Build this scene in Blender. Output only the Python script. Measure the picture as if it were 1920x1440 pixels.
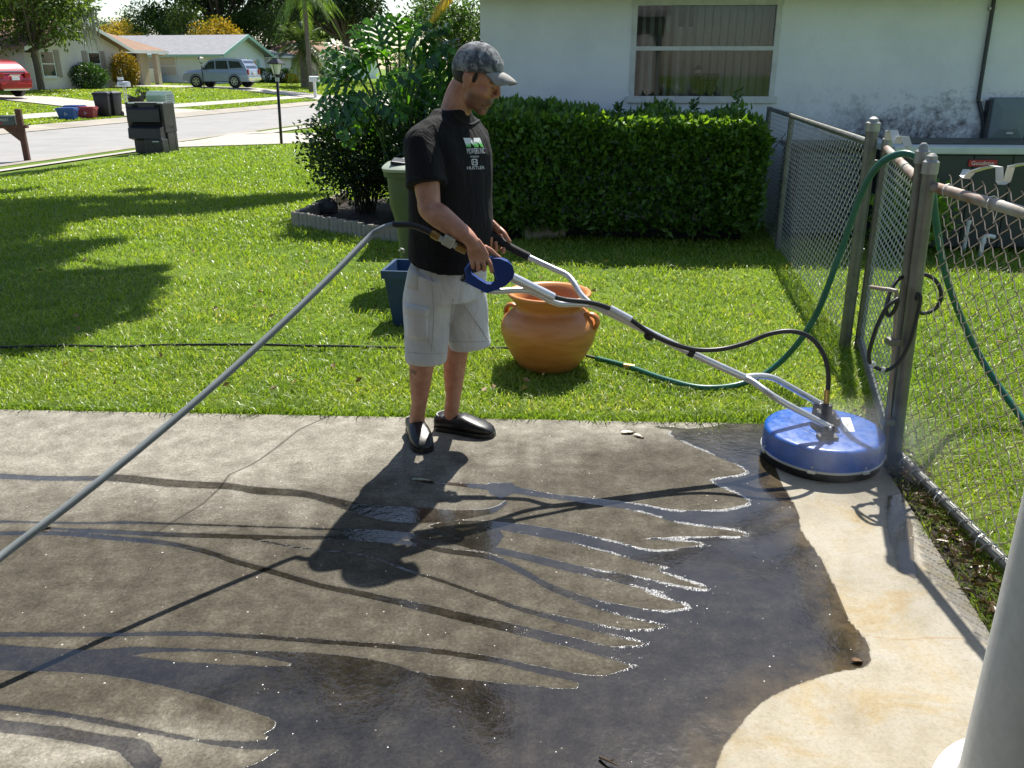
import bpy, bmesh, math, random
import numpy as np
from mathutils import Vector, Matrix, Quaternion, noise as mnoise
from mathutils.geometry import delaunay_2d_cdt
from mathutils.bvhtree import BVHTree

scene = bpy.context.scene
for o in list(bpy.data.objects): bpy.data.objects.remove(o)
COL = scene.collection
rng = np.random.default_rng(7)
random.seed(7)

# ------------------------------------------------------------------ camera
CAM_H = 1.68
PITCH = math.atan(595 / 1600)
SP, CP = math.sin(PITCH), math.cos(PITCH)
cam_d = bpy.data.cameras.new('camera')
cam_d.sensor_width = 36; cam_d.lens = 36 * 1600 / 1920
cam_d.clip_start = .05; cam_d.clip_end = 2000
cam = bpy.data.objects.new('camera', cam_d)
cam.location = (0, 0, CAM_H); cam.rotation_euler = (math.pi / 2 - PITCH, 0, 0)
COL.objects.link(cam); scene.camera = cam

# ------------------------------------------------------------------ sky, sun, exposure
SUNV = Vector((.215, .68, 1.0)).normalized()
EL = math.asin(SUNV.z)
AZ = math.atan2(SUNV.x, SUNV.y)
world = bpy.data.worlds.new('World'); scene.world = world; world.use_nodes = True
wn = world.node_tree.nodes; wl = world.node_tree.links
bgn = wn['Background']; sky = wn.new('ShaderNodeTexSky'); sky.sky_type = 'NISHITA'
sky.sun_disc = False; sky.sun_elevation = EL; sky.sun_rotation = AZ
sky.air_density = 1.0; sky.dust_density = .6; sky.ozone_density = 1.2
wl.new(sky.outputs[0], bgn.inputs[0]); bgn.inputs[1].default_value = .092
sd = bpy.data.lights.new('sun', 'SUN'); sd.energy = 5.0; sd.angle = math.radians(.53); sd.color = (1, .955, .87)
sun = bpy.data.objects.new('sun', sd); COL.objects.link(sun)
sun.rotation_euler = (-SUNV).to_track_quat('-Z', 'Y').to_euler(); sun.location = (3, 9, 14)
vs = scene.view_settings
vs.view_transform = 'Standard'; vs.look = 'None'; vs.gamma = 1; vs.use_curve_mapping = False
vs.exposure = .80
scene.render.engine = 'CYCLES'
scene.cycles.max_bounces = 8; scene.cycles.transparent_max_bounces = 12
scene.cycles.volume_bounces = 0

# ------------------------------------------------------------------ pixels of the photograph to places
def ray(px, py):
    u = (px - 960) / 1600; v = (720 - py) / 1600
    return (u, CP + v * SP, -SP + v * CP)
def G(px, py, z=0.0):
    r = ray(px, py); t = (z - CAM_H) / r[2]
    return Vector((r[0] * t, r[1] * t, z))
def P(px, py, Y):
    r = ray(px, py); t = Y / r[1]
    return Vector((r[0] * t, Y, CAM_H + r[2] * t))

# terrain: depends on the distance across the street only
RD = Vector((.22, .9755)).normalized(); RN = Vector((RD.y, -RD.x))
KN = [(-400, .7), (-60, .62), (-43, .5), (-31.5, .28), (-24.3, -.36), (-23.8, -.46), (-15.5, -.46), (-15.0, -.36), (-8.5, -.015), (200, -.015)]
KS = [k[0] for k in KN]; KZ = [k[1] for k in KN]
def terr(x, y): return float(np.interp(x * RN.x + y * RN.y, KS, KZ))
def sl(s, l): return Vector((RN.x * s + RD.x * l, RN.y * s + RD.y * l, 0))
def T(px, py):
    r = ray(px, py); t = 2.0; last = None
    while t < 250:
        x, y, z = r[0] * t, r[1] * t, CAM_H + r[2] * t
        if z < terr(x, y): break
        t *= 1.004
    x, y = r[0] * t, r[1] * t
    return Vector((x, y, terr(x, y)))
def grd(px, Y):
    """ground below pixel column px at world depth Y"""
    r = ray(px, 200); x = r[0] * Y / r[1]
    return Vector((x, Y, terr(x, Y)))

# ------------------------------------------------------------------ materials
def _n(nt, t, **kw):
    n = nt.nodes.new(t)
    for k, v in kw.items():
        if hasattr(n, k): setattr(n, k, v)
    return n
MATS = {}
def col4(c): return (c[0], c[1], c[2], 1)
def ramp(nt, fac, stops):
    r = nt.nodes.new('ShaderNodeValToRGB'); e = r.color_ramp.elements
    while len(e) < len(stops): e.new(.5)
    for i, (p, c) in enumerate(stops):
        e[i].position = p; e[i].color = col4(c) if len(c) == 3 else c
    nt.links.new(fac, r.inputs[0]); return r.outputs[0]
def noise(nt, scale, detail=4, rough=.55, coord='Object', vec=None, dist=0):
    n = nt.nodes.new('ShaderNodeTexNoise'); n.inputs['Scale'].default_value = scale
    n.inputs['Detail'].default_value = detail; n.inputs['Roughness'].default_value = rough; n.inputs['Distortion'].default_value = dist
    if vec is None:
        tc = nt.nodes.new('ShaderNodeTexCoord'); vec = tc.outputs[coord]
    nt.links.new(vec, n.inputs['Vector']); return n.outputs['Fac']
def mixc(nt, fac, a, b, bt='MIX'):
    m = nt.nodes.new('ShaderNodeMix'); m.data_type = 'RGBA'; m.blend_type = bt
    for i, v in ((0, fac), (6, a), (7, b)):
        if hasattr(v, 'links') or hasattr(v, 'is_linked'): nt.links.new(v, m.inputs[i])
        else: m.inputs[i].default_value = v if not isinstance(v, tuple) else col4(v)
    return m.outputs[2]
def math_(nt, op, a, b=None, c=None, clamp=False):
    m = nt.nodes.new('ShaderNodeMath'); m.operation = op; m.use_clamp = clamp
    for i, v in enumerate((a, b, c)):
        if v is None: continue
        if hasattr(v, 'is_linked'): nt.links.new(v, m.inputs[i])
        else: m.inputs[i].default_value = v
    return m.outputs[0]
def bump(nt, h, strength=.3, dist=.01):
    b = nt.nodes.new('ShaderNodeBump'); b.inputs['Strength'].default_value = strength; b.inputs['Distance'].default_value = dist
    nt.links.new(h, b.inputs['Height']); return b.outputs[0]
def newmat(name):
    m = bpy.data.materials.new(name); m.use_nodes = True
    nt = m.node_tree; b = nt.nodes['Principled BSDF']
    return m, nt, b
def mat(name, c, rough=.6, var=.25, scale=6, c2=None, metal=0, bs=0, bscale=80, bdist=.004, spec=.5, coat=0, rvar=0, coord='Object', mid=.5):
    if name in MATS: return MATS[name]
    m, nt, b = newmat(name)
    c2 = c2 or tuple(x * (1 - var) for x in c)
    f = noise(nt, scale, 6, .6, coord)
    nt.links.new(ramp(nt, f, [(mid - .16, c2), (mid + .16, c)]), b.inputs['Base Color'])
    b.inputs['Roughness'].default_value = rough; b.inputs['Metallic'].default_value = metal
    b.inputs['Specular IOR Level'].default_value = spec; b.inputs['Coat Weight'].default_value = coat
    if rvar:
        f2 = noise(nt, scale * 2.3, 5, .6, coord)
        mr = nt.nodes.new('ShaderNodeMapRange'); mr.inputs[1].default_value = .3; mr.inputs[2].default_value = .7
        mr.inputs[3].default_value = rough - rvar; mr.inputs[4].default_value = rough + rvar
        nt.links.new(f2, mr.inputs[0]); nt.links.new(mr.outputs[0], b.inputs['Roughness'])
    if bs: nt.links.new(bump(nt, noise(nt, bscale, 5, .6, coord), bs, bdist), b.inputs['Normal'])
    MATS[name] = m; return m
def leafmat(name, c, c2, trans=.35, rough=.45, tcol=None, spec=.4):
    """leaf: random colour per loose leaf, light passing through"""
    if name in MATS: return MATS[name]
    m, nt, b = newmat(name)
    geo = nt.nodes.new('ShaderNodeNewGeometry')
    cc = ramp(nt, geo.outputs['Random Per Island'], [(0, c2), (.55, c), (1, tuple(min(1, x * 1.25) for x in c))])
    nt.links.new(cc, b.inputs['Base Color']); b.inputs['Roughness'].default_value = rough; b.inputs['Specular IOR Level'].default_value = spec
    tr = nt.nodes.new('ShaderNodeBsdfTranslucent')
    tc = mixc(nt, 1.0, cc, tcol or (1.6, 1.9, .5), 'MULTIPLY'); nt.links.new(tc, tr.inputs[0])
    mx = nt.nodes.new('ShaderNodeMixShader'); mx.inputs[0].default_value = trans
    nt.links.new(b.outputs[0], mx.inputs[1]); nt.links.new(tr.outputs[0], mx.inputs[2])
    nt.links.new(mx.outputs[0], nt.nodes['Material Output'].inputs[0])
    MATS[name] = m; return m

# ------------------------------------------------------------------ mesh builder
class MB:
    def __init__(s): s.v = []; s.f = []; s.m = []; s.mi = 0
    def add(s, vs, fs):
        n = len(s.v); s.v += [tuple(p) for p in vs]
        s.f += [tuple(i + n for i in f) for f in fs]; s.m += [s.mi] * len(fs); return s
    def box(s, c, d, R=None, taper=1.0):
        x, y, z = d[0] / 2, d[1] / 2, d[2] / 2; vs = []
        for sz in (-1, 1):
            k = taper if sz > 0 else 1
            for sx, sy in ((-1, -1), (1, -1), (1, 1), (-1, 1)):
                p = Vector((sx * x * k, sy * y * k, sz * z))
                if R is not None: p = R @ p
                vs.append(p + Vector(c))
        return s.add(vs, [(3, 2, 1, 0), (4, 5, 6, 7), (0, 1, 5, 4), (1, 2, 6, 5), (2, 3, 7, 6), (3, 0, 4, 7)])
    def bbox(s, c, d, R=None, b=.01, taper=1.0):
        """box with bevelled edges"""
        bm = bmesh.new(); bmesh.ops.create_cube(bm, size=1)
        for v in bm.verts:
            k = taper if v.co.z > 0 else 1
            v.co = Vector((v.co.x * d[0] * k, v.co.y * d[1] * k, v.co.z * d[2]))
        bmesh.ops.bevel(bm, geom=list(bm.edges), offset=b, segments=2, affect='EDGES', profile=.5)
        bm.verts.index_update()
        vs = [(R @ v.co if R is not None else v.co) + Vector(c) for v in bm.verts]
        fs = [tuple(v.index for v in f.verts) for f in bm.faces]; bm.free()
        return s.add(vs, fs)
    def tube(s, pts, r, n=8, cap=True, ref=None, flat=1.0):
        pts = [Vector(p) for p in pts]; m = len(pts)
        rs = r if hasattr(r, '__len__') else [r] * m
        vs = []; nrm = None
        for i, p in enumerate(pts):
            t = (pts[min(i + 1, m - 1)] - pts[max(i - 1, 0)])
            if t.length < 1e-9: t = Vector((0, 0, 1))
            t.normalize()
            if nrm is None:
                a = Vector(ref) if ref is not None else (Vector((0, 0, 1)) if abs(t.z) < .9 else Vector((1, 0, 0)))
                nrm = (a - t * a.dot(t)).normalized()
            else: nrm = (nrm - t * nrm.dot(t)).normalized()
            b = t.cross(nrm)
            for k in range(n):
                a = 2 * math.pi * k / n
                vs.append(p + (nrm * math.cos(a) * flat + b * math.sin(a)) * rs[i])
        fs = []
        for i in range(m - 1):
            for k in range(n):
                k2 = (k + 1) % n
                fs.append((i * n + k, i * n + k2, (i + 1) * n + k2, (i + 1) * n + k))
        if cap: fs += [tuple(range(n - 1, -1, -1)), tuple((m - 1) * n + k for k in range(n))]
        return s.add(vs, fs)
    def lathe(s, prof, n=32, c=(0, 0, 0), close=False, R=None):
        vs = []
        for r, z in prof:
            for k in range(n):
                a = 2 * math.pi * k / n; p = Vector((r * math.cos(a), r * math.sin(a), z))
                vs.append((R @ p if R is not None else p) + Vector(c))
        fs = []; m = len(prof)
        for i in range(m - 1 + (1 if close else 0)):
            j = (i + 1) % m
            for k in range(n):
                k2 = (k + 1) % n; fs.append((i * n + k, i * n + k2, j * n + k2, j * n + k))
        if not close:
            if prof[0][0] > 1e-6: fs.append(tuple(range(n - 1, -1, -1)))
            if prof[-1][0] > 1e-6: fs.append(tuple((m - 1) * n + k for k in range(n)))
        return s.add(vs, fs)
    def loft(s, rings, cap=True):
        n = len(rings[0]); vs = [p for r in rings for p in r]; fs = []
        for i in range(len(rings) - 1):
            for k in range(n):
                k2 = (k + 1) % n; fs.append((i * n + k, i * n + k2, (i + 1) * n + k2, (i + 1) * n + k))
        if cap: fs += [tuple(range(n - 1, -1, -1)), tuple((len(rings) - 1) * n + k for k in range(n))]
        return s.add(vs, fs)
    def ell(s, c, r, R=None, n=16, m=10):
        vs = []; c = Vector(c)
        for i in range(1, m):
            t = math.pi * i / m
            for k in range(n):
                a = 2 * math.pi * k / n
                p = Vector((r[0] * math.sin(t) * math.cos(a), r[1] * math.sin(t) * math.sin(a), r[2] * math.cos(t)))
                vs.append((R @ p if R is not None else p) + c)
        top = Vector((0, 0, r[2])); bot = -top
        vs += [(R @ top if R is not None else top) + c, (R @ bot if R is not None else bot) + c]
        a, b = len(vs) - 2, len(vs) - 1; fs = []
        for i in range(m - 2):
            for k in range(n):
                k2 = (k + 1) % n; fs.append((i * n + k, (i + 1) * n + k, (i + 1) * n + k2, i * n + k2))
        for k in range(n):
            k2 = (k + 1) % n; fs.append((a, k, k2)); fs.append((b, (m - 2) * n + k2, (m - 2) * n + k))
        return s.add(vs, fs)
    def prism(s, poly, d, c=(0, 0, 0)):
        """poly: 3D points in a plane, extruded along d"""
        n = len(poly); d = Vector(d); vs = [Vector(p) + Vector(c) for p in poly]; vs += [p + d for p in vs]
        fs = [tuple(range(n - 1, -1, -1)), tuple(range(n, 2 * n))]
        for k in range(n): fs.append((k, (k + 1) % n, n + (k + 1) % n, n + k))
        return s.add(vs, fs)
    def mesh(s, name, mats, smooth=False):
        me = bpy.data.meshes.new(name); me.from_pydata(s.v, [], s.f)
        for m in (mats if isinstance(mats, (list, tuple)) else [mats]): me.materials.append(m)
        if any(s.m): me.polygons.foreach_set('material_index', s.m)
        if smooth:
            me.polygons.foreach_set('use_smooth', [True] * len(me.polygons))
            if smooth != True:
                try: me.set_sharp_from_angle(angle=math.radians(smooth))
                except Exception: pass
        me.update(); return me
    def build(s, name, mats, parent=None, smooth=False, loc=None, rot=None):
        return obj(name, s.mesh(name, mats, smooth), parent, loc, rot)
def obj(name, me, parent=None, loc=None, rot=None):
    o = bpy.data.objects.new(name, me); COL.objects.link(o)
    if parent is not None: o.parent = parent
    if loc is not None: o.location = loc
    if rot is not None: o.rotation_euler = rot
    return o
def tag(o, label=None, cat=None, group=None, kind=None):
    for k, v in (('label', label), ('category', cat), ('group', group), ('kind', kind)):
        if v: o[k] = v
    return o
def thing(name, label, cat, loc=(0, 0, 0), rz=0, group=None):
    o = obj(name, None, None, loc, (0, 0, rz)); o.empty_display_size = .1
    return tag(o, label, cat, group)
def dup(root, loc=None, rz=None, label=None):
    r = root.copy(); COL.objects.link(r)
    if loc is not None: r.location = loc
    if rz is not None: r.rotation_euler = (0, 0, rz)
    if label: r['label'] = label
    for ch in list(root.children):
        c = ch.copy(); COL.objects.link(c); c.parent = r
        for g in list(ch.children):
            d = g.copy(); COL.objects.link(d); d.parent = c
    return r
def spline(pts, n=8):
    """Catmull-Rom through the points"""
    pts = [Vector(p) for p in pts]; out = []
    for i in range(len(pts) - 1):
        p0 = pts[max(i - 1, 0)]; p1 = pts[i]; p2 = pts[i + 1]; p3 = pts[min(i + 2, len(pts) - 1)]
        for k in range(n):
            t = k / n
            out.append(.5 * ((2 * p1) + (p2 - p0) * t + (2 * p0 - 5 * p1 + 4 * p2 - p3) * t * t + (3 * p1 - p0 - 3 * p2 + p3) * t ** 3))
    return out + [pts[-1]]
def nmesh(name, verts, faces, mats, attr=None, smooth=False, mi=None):
    """numpy verts (n,3), faces (m,k) of equal size"""
    me = bpy.data.meshes.new(name); verts = np.asarray(verts, np.float32); faces = np.asarray(faces, np.int32); k = faces.shape[1]
    me.vertices.add(len(verts)); me.vertices.foreach_set('co', verts.ravel())
    me.loops.add(faces.size); me.loops.foreach_set('vertex_index', faces.ravel())
    me.polygons.add(len(faces)); me.polygons.foreach_set('loop_start', np.arange(0, faces.size, k, dtype=np.int32))
    me.polygons.foreach_set('loop_total', np.full(len(faces), k, np.int32))
    if smooth: me.polygons.foreach_set('use_smooth', np.ones(len(faces), bool))
    for m in (mats if isinstance(mats, (list, tuple)) else [mats]): me.materials.append(m)
    if mi is not None: me.polygons.foreach_set('material_index', np.asarray(mi, np.int32))
    for a, vals in (attr or {}).items():
        at = me.attributes.new(a, 'FLOAT', 'POINT'); at.data.foreach_set('value', np.asarray(vals, np.float32))
    me.update(); me.validate(); return me
def text_mb(txt, size=1.0, res=2):
    """flat lettering as mesh points (x right, y up), centred"""
    cu = bpy.data.curves.new('t', 'FONT'); cu.body = txt; cu.size = size; cu.resolution_u = res; cu.align_x = 'CENTER'; cu.align_y = 'CENTER'
    o = bpy.data.objects.new('t', cu); COL.objects.link(o)
    dg = bpy.context.evaluated_depsgraph_get(); me = bpy.data.meshes.new_from_object(o.evaluated_get(dg))
    vs = [v.co.copy() for v in me.vertices]; fs = [tuple(p.vertices) for p in me.polygons]
    bpy.data.objects.remove(o); bpy.data.curves.remove(cu); bpy.data.meshes.remove(me)
    return vs, fs
# ================================================================== ground
def lawn_material():
    m, nt, b = newmat('lawn_soil')
    f = noise(nt, .9, 5, .6); f2 = noise(nt, 26, 6, .7)
    c = ramp(nt, f, [(.3, (.11, .19, .022)), (.55, (.17, .27, .03)), (.75, (.22, .29, .04))])
    c2 = ramp(nt, f2, [(.3, (.35, .35, .3)), (.62, (1.1, 1.1, 1.0))])
    nt.links.new(mixc(nt, 1, c, c2, 'MULTIPLY'), b.inputs['Base Color']); b.inputs['Roughness'].default_value = .9
    b.inputs['Specular IOR Level'].default_value = .15
    nt.links.new(bump(nt, noise(nt, 45, 6, .7), .8, .04), b.inputs['Normal']); return m
M_LAWN = lawn_material()
g = MB(); LS = [-150, -20, 0, 10, 20, 30, 45, 60, 90, 140, 400]
for i in range(len(KN)):
    for l in LS: q = sl(KN[i][0], l); g.v.append((q.x, q.y, KN[i][1]))
nl = len(LS)
for i in range(len(KN) - 1):
    if KN[i][0] in (-23.8,): pass
    for j in range(nl - 1): g.f.append((i * nl + j, (i + 1) * nl + j, (i + 1) * nl + j + 1, i * nl + j + 1)); g.m.append(0)
ground = g.build('ground', M_LAWN); tag(ground, kind='structure')

def strip(name, s0, s1, l0, l1, off, m, step=1.5, wob=0, wseed=0):
    ns = max(1, int(abs(s1 - s0) / .8)); nn = max(1, int((l1 - l0) / step)); mb = MB()
    for i in range(nn + 1):
        l = l0 + (l1 - l0) * i / nn; w = wob * mnoise.noise((l * .5, wseed, 0))
        for k in range(ns + 1):
            s = s0 + (s1 - s0) * k / ns + w * (1 if k in (0, ns) else 0); q = sl(s, l)
            mb.v.append((q.x, q.y, terr(q.x, q.y) + off))
    for i in range(nn):
        for k in range(ns):
            a = i * (ns + 1) + k; mb.f.append((a, a + 1, a + ns + 2, a + ns + 1)); mb.m.append(0)
    return tag(mb.build(name, m), kind='structure')
def drape(name, poly, off, m, step=.8, thick=0):
    poly = [Vector((p[0], p[1])) for p in poly]; edge = []
    for i in range(len(poly)):
        a, b2 = poly[i], poly[(i + 1) % len(poly)]; k = max(1, int((b2 - a).length / step))
        edge += [a.lerp(b2, j / k) for j in range(k)]
    xs = [p.x for p in edge]; ys = [p.y for p in edge]; pts = list(edge)
    def inside(x, y):
        c = False; n = len(edge); j = n - 1
        for i in range(n):
            if (ys[i] > y) != (ys[j] > y) and x < (xs[j] - xs[i]) * (y - ys[i]) / (ys[j] - ys[i]) + xs[i]: c = not c
            j = i
        return c
    X = np.arange(min(xs), max(xs), step); Y = np.arange(min(ys), max(ys), step)
    for x in X:
        for y in Y:
            if inside(x, y): pts.append(Vector((x, y)))
    n = len(edge)
    r = delaunay_2d_cdt(pts, [(i, (i + 1) % n) for i in range(n)], [list(range(n))], 1, 1e-5)
    mb = MB(); mb.v = [(p.x, p.y, terr(p.x, p.y) + off) for p in r[0]]; mb.f = [tuple(f) for f in r[2]]; mb.m = [0] * len(mb.f)
    return tag(mb.build(name, m), kind='structure')

M_ASPH = mat('street_asphalt', (.31, .30, .285), .9, .16, 1.2, bs=.25, bscale=60)
M_PAVE = mat('pavement_concrete', (.46, .43, .37), .9, .22, 1.5, bs=.2, bscale=50)
M_GUT = mat('gutter_concrete', (.38, .34, .28), .9, .3, 1.0, bs=.2, bscale=40)
strip('road', -23.2, -15.9, -40, 200, .012, M_ASPH, 2.5)
strip('kerb_gutter', -15.95, -15.6, -40, 200, .03, M_GUT, 2, .18, 1)
strip('kerb_gutter', -24.35, -23.15, -40, 200, .03, M_GUT, 2, .2, 5)
strip('sidewalk', -14.1, -13.7, -30, 20.0, .03, M_PAVE, 1.5, .08, 3)
strip('sidewalk', -14.3, -13.3, 25.2, 90, .03, M_PAVE, 1.5, .05, 8)
strip('sidewalk', -26.9, -25.8, 10, 34.6, .03, M_PAVE, 1.5, .05, 9)
strip('sidewalk', -26.9, -25.8, 38.4, 54.0, .03, M_PAVE, 1.5, .05, 9)
drape('front_drive', [sl(-15.5, 20.6), sl(-15.5, 27.6), sl(-13.4, 25.3), sl(-10.4, 23.6), sl(-3, 23.3), sl(-3, 19.2), sl(-9.1, 19.8), sl(-13.6, 20.3)], .02, M_PAVE)
drape('opposite_drive', [sl(-23.7, 33.2), sl(-23.7, 40.2), sl(-26.3, 38.2), sl(-39, 37.6), sl(-39, 34.0), sl(-26.3, 34.8)], .035, M_PAVE)
drape('opposite_drive', [sl(-23.7, 52.6), sl(-23.7, 60.2), sl(-26.3, 57.8), sl(-41, 57.6), sl(-41, 54.2), sl(-26.3, 54.2)], .035, M_PAVE)

# ------------------------------------------------------------------ driveway being washed
def sdf_poly(X, Y, poly):
    d = np.full(X.shape, 1e9); ins = np.zeros(X.shape, bool); n = len(poly)
    for i in range(n):
        ax, ay = poly[i][0], poly[i][1]; bx, by = poly[(i + 1) % n][0], poly[(i + 1) % n][1]
        ex, ey = bx - ax, by - ay; L = ex * ex + ey * ey + 1e-12
        t = np.clip(((X - ax) * ex + (Y - ay) * ey) / L, 0, 1)
        d = np.minimum(d, (X - ax - t * ex) ** 2 + (Y - ay - t * ey) ** 2)
        if abs(ey) > 1e-12:
            c = ((ay > Y) != (by > Y)) & (X < ex * (Y - ay) / ey + ax); ins ^= c
    d = np.sqrt(d); return np.where(ins, -d, d)
def gpoly(pp): return [G(*p) for p in pp]
def stroke(pp):
    sm = spline([Vector((x, y, w)) for x, y, w in pp], 4)
    return [G(p.x, p.y - p.z / 2) for p in sm] + [G(p.x, p.y + p.z / 2) for p in reversed(sm)]
def smoothpoly(pp, n=4):
    sm = spline([Vector((x, y, 0)) for x, y in pp], n); return [G(p.x, p.y) for p in sm]
STREAKS = [
 [(-40, 891, 10), (90, 897, 9), (170, 897, 9), (230, 897, 14), (330, 907, 14), (430, 912, 12), (480, 920, 14), (560, 925, 13), (610, 936, 14), (660, 950, 20), (720, 962, 28), (790, 966, 30), (850, 966, 20), (920, 958, 12), (950, 940, 8)],
 [(-40, 977, 4), (150, 981, 4), (250, 980, 5), (400, 985, 4), (560, 990, 4), (700, 997, 8), (800, 1003, 4)],
 [(75, 990, 3), (200, 997, 8), (330, 1003, 9), (450, 1006, 9), (600, 1008, 7), (700, 1000, 16), (760, 1006, 9), (850, 1010, 8)],
 [(-40, 1001, 7), (100, 1000, 8), (200, 1008, 9), (300, 1017, 9), (380, 1033, 10), (440, 1053, 11), (520, 1075, 11), (600, 1098, 11), (660, 1110, 12), (760, 1132, 14), (880, 1160, 18), (1000, 1188, 20), (1100, 1212, 22), (1200, 1240, 26), (1280, 1260, 30)],
 [(470, 1010, 4), (560, 1027, 4), (680, 1040, 4), (760, 1068, 6), (830, 1090, 7), (900, 1115, 8), (980, 1143, 10), (1080, 1168, 14), (1180, 1190, 20), (1260, 1200, 30)],
 [(560, 1006, 4), (740, 1015, 9), (830, 1032, 10), (920, 1045, 12), (980, 1072, 13), (1030, 1100, 14), (1100, 1127, 17), (1200, 1152, 24), (1300, 1165, 34)],
 [(690, 998, 10), (800, 1005, 9), (870, 1020, 12), (960, 1038, 14), (1050, 1060, 16), (1120, 1076, 18), (1200, 1092, 22), (1280, 1112, 26), (1360, 1130, 40)],
 [(860, 980, 10), (930, 985, 16), (1000, 995, 20), (1080, 1010, 22), (1150, 1026, 26), (1230, 1046, 30), (1330, 1050, 60), (1400, 1060, 80)],
 [(770, 898, 6), (830, 906, 5), (900, 912, 10), (960, 918, 14), (1030, 930, 10), (1100, 938, 12), (1200, 952, 16), (1270, 968, 24), (1380, 975, 40)],
 [(-40, 1190, 9), (100, 1190, 9), (220, 1190, 8), (330, 1188, 9), (450, 1192, 8), (560, 1200, 9), (700, 1210, 10), (800, 1219, 11), (920, 1236, 12), (1000, 1254, 14), (1100, 1274, 18), (1180, 1280, 24)],
 [(-40, 1322, 12), (100, 1336, 14), (200, 1354, 15), (300, 1372, 15), (400, 1390, 15), (470, 1398, 16), (540, 1390, 30)],
 [(1230, 800, 4), (1280, 806, 8), (1340, 815, 10), (1400, 820, 14), (1450, 830, 20)],
]
WETPOLY = [
 smoothpoly([(-40, 1205), (150, 1218), (250, 1213), (350, 1216), (540, 1222), (640, 1228), (720, 1241), (800, 1264), (900, 1276), (1000, 1286), (1078, 1291),
   (1090, 1278), (1150, 1262), (1205, 1240), (1170, 1228), (1120, 1216), (1210, 1208), (1190, 1194), (1150, 1182), (1245, 1176), (1215, 1160), (1180, 1150), (1288, 1140), (1240, 1120), (1210, 1106), (1330, 1108), (1290, 1090), (1230, 1068),
   (1300, 1056), (1360, 1030), (1290, 1016), (1200, 1010), (1300, 1006), (1400, 1004), (1345, 985), (1320, 965), (1400, 945), (1380, 925), (1330, 900), (1400, 885), (1330, 850), (1250, 812), (1330, 800), (1440, 790),
   (1700, 850), (1760, 1000), (1760, 1480), (470, 1480), (530, 1400), (300, 1300), (-40, 1262)], 3),
 gpoly([(-80, 1340), (110, 1362), (200, 1378), (280, 1388), (310, 1410), (300, 1440), (300, 1480), (250, 1440), (220, 1410), (140, 1392), (60, 1380), (-80, 1366)]),
 gpoly([(800, 985), (850, 975), (930, 985), (945, 1005), (930, 1028), (880, 1030), (860, 1010)]),
 gpoly([(915, 905), (960, 905), (975, 920), (940, 935), (915, 925)]),
]
DRYPOLY = [
 smoothpoly([(-40, 1256), (150, 1262), (250, 1275), (350, 1298), (440, 1325), (512, 1350), (505, 1370), (450, 1385), (380, 1386), (250, 1360), (150, 1340), (-40, 1315)], 4),
 smoothpoly([(-40, 1330), (100, 1346), (200, 1364), (300, 1382), (400, 1400), (470, 1408), (482, 1420), (400, 1432), (330, 1440), (290, 1410), (270, 1388), (190, 1372), (100, 1356), (-40, 1346)], 4),
 smoothpoly([(245, 1229), (300, 1223), (400, 1222), (480, 1231), (548, 1247), (450, 1247), (330, 1240)], 4),
]
CLEANPOLY = smoothpoly([(1452, 872), (1462, 900), (1482, 935), (1497, 965), (1502, 995), (1530, 1035), (1548, 1065), (1568, 1110), (1590, 1160), (1618, 1195), (1628, 1215), (1626, 1248), (1560, 1262), (1480, 1290), (1425, 1320), (1375, 1375), (1352, 1410), (1338, 1460), (1330, 1560),
    (2300, 1560), (2100, 1200), (1760, 900), (1650, 860)], 4)
CRACK = [G(*p) for p in [(612, 782), (560, 806), (520, 838), (490, 860), (470, 872), (430, 890), (412, 915), (380, 945), (330, 975), (290, 1000)]]
CRACK2 = [G(*p) for p in [(1600, 1187), (1640, 1194), (1690, 1200), (1740, 1196), (1800, 1196), (1880, 1215)]]
def yb(x): return 4.134 - .0485 * (x + 2.676)
a = np.concatenate([np.linspace(-9, -3.2, 12)[:-1], np.arange(-3.2, 1.627, .0095), [1.627]])
b = np.concatenate([np.linspace(-4, 1.2, 14)[:-1], np.arange(1.2, 4.02, .0095), [4.02]])
A, B = np.meshgrid(a, b)
YY = B + np.where(B > 1.2, (B - 1.2) / 2.82, 0) * (yb(A) - 4.02)
w = np.clip((A + .6) / 2.2, 0, 1); w = w * w * (3 - 2 * w)
XX = A + .1326 * (YY - 3.13) * w
wet = np.full(XX.shape, 9.0)
for s_ in STREAKS: wet = np.minimum(wet, sdf_poly(XX, YY, stroke(s_)))
for p_ in WETPOLY: wet = np.minimum(wet, sdf_poly(XX, YY, p_))
for p_ in DRYPOLY: wet = np.maximum(wet, -sdf_poly(XX, YY, p_))
clean = sdf_poly(XX, YY, CLEANPOLY)
wet = np.where(clean < .004, np.maximum(wet, .004 - clean), wet)
# wet dark strip painted along the gate post's cast shadow on the cleaned concrete
post_shade = sdf_poly(XX, YY, gpoly([(1664, 930), (1690, 925), (1712, 985), (1716, 1060), (1722, 1090), (1690, 1072), (1668, 1010), (1662, 965)]))
wet = np.minimum(wet, post_shade)
def dline(X, Y, pts):
    d = np.full(X.shape, 1e9)
    for p, q in zip(pts[:-1], pts[1:]):
        ex, ey = q.x - p.x, q.y - p.y; t = np.clip(((X - p.x) * ex + (Y - p.y) * ey) / (ex * ex + ey * ey), 0, 1)
        d = np.minimum(d, np.hypot(X - p.x - t * ex, Y - p.y - t * ey))
    return d
crack = np.minimum(dline(XX, YY, CRACK), dline(XX, YY, CRACK2))
pale = np.clip((YY - 2.85) / 1.0, 0, 1) * np.clip((.35 - XX) / 1.6, .12, 1) + .8 * np.exp(-((XX + 1.35) ** 2 / .3 + (YY - 1.78) ** 2 / .008)) + .35 * np.clip((YY - 3.6) / .3, 0, 1)
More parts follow.
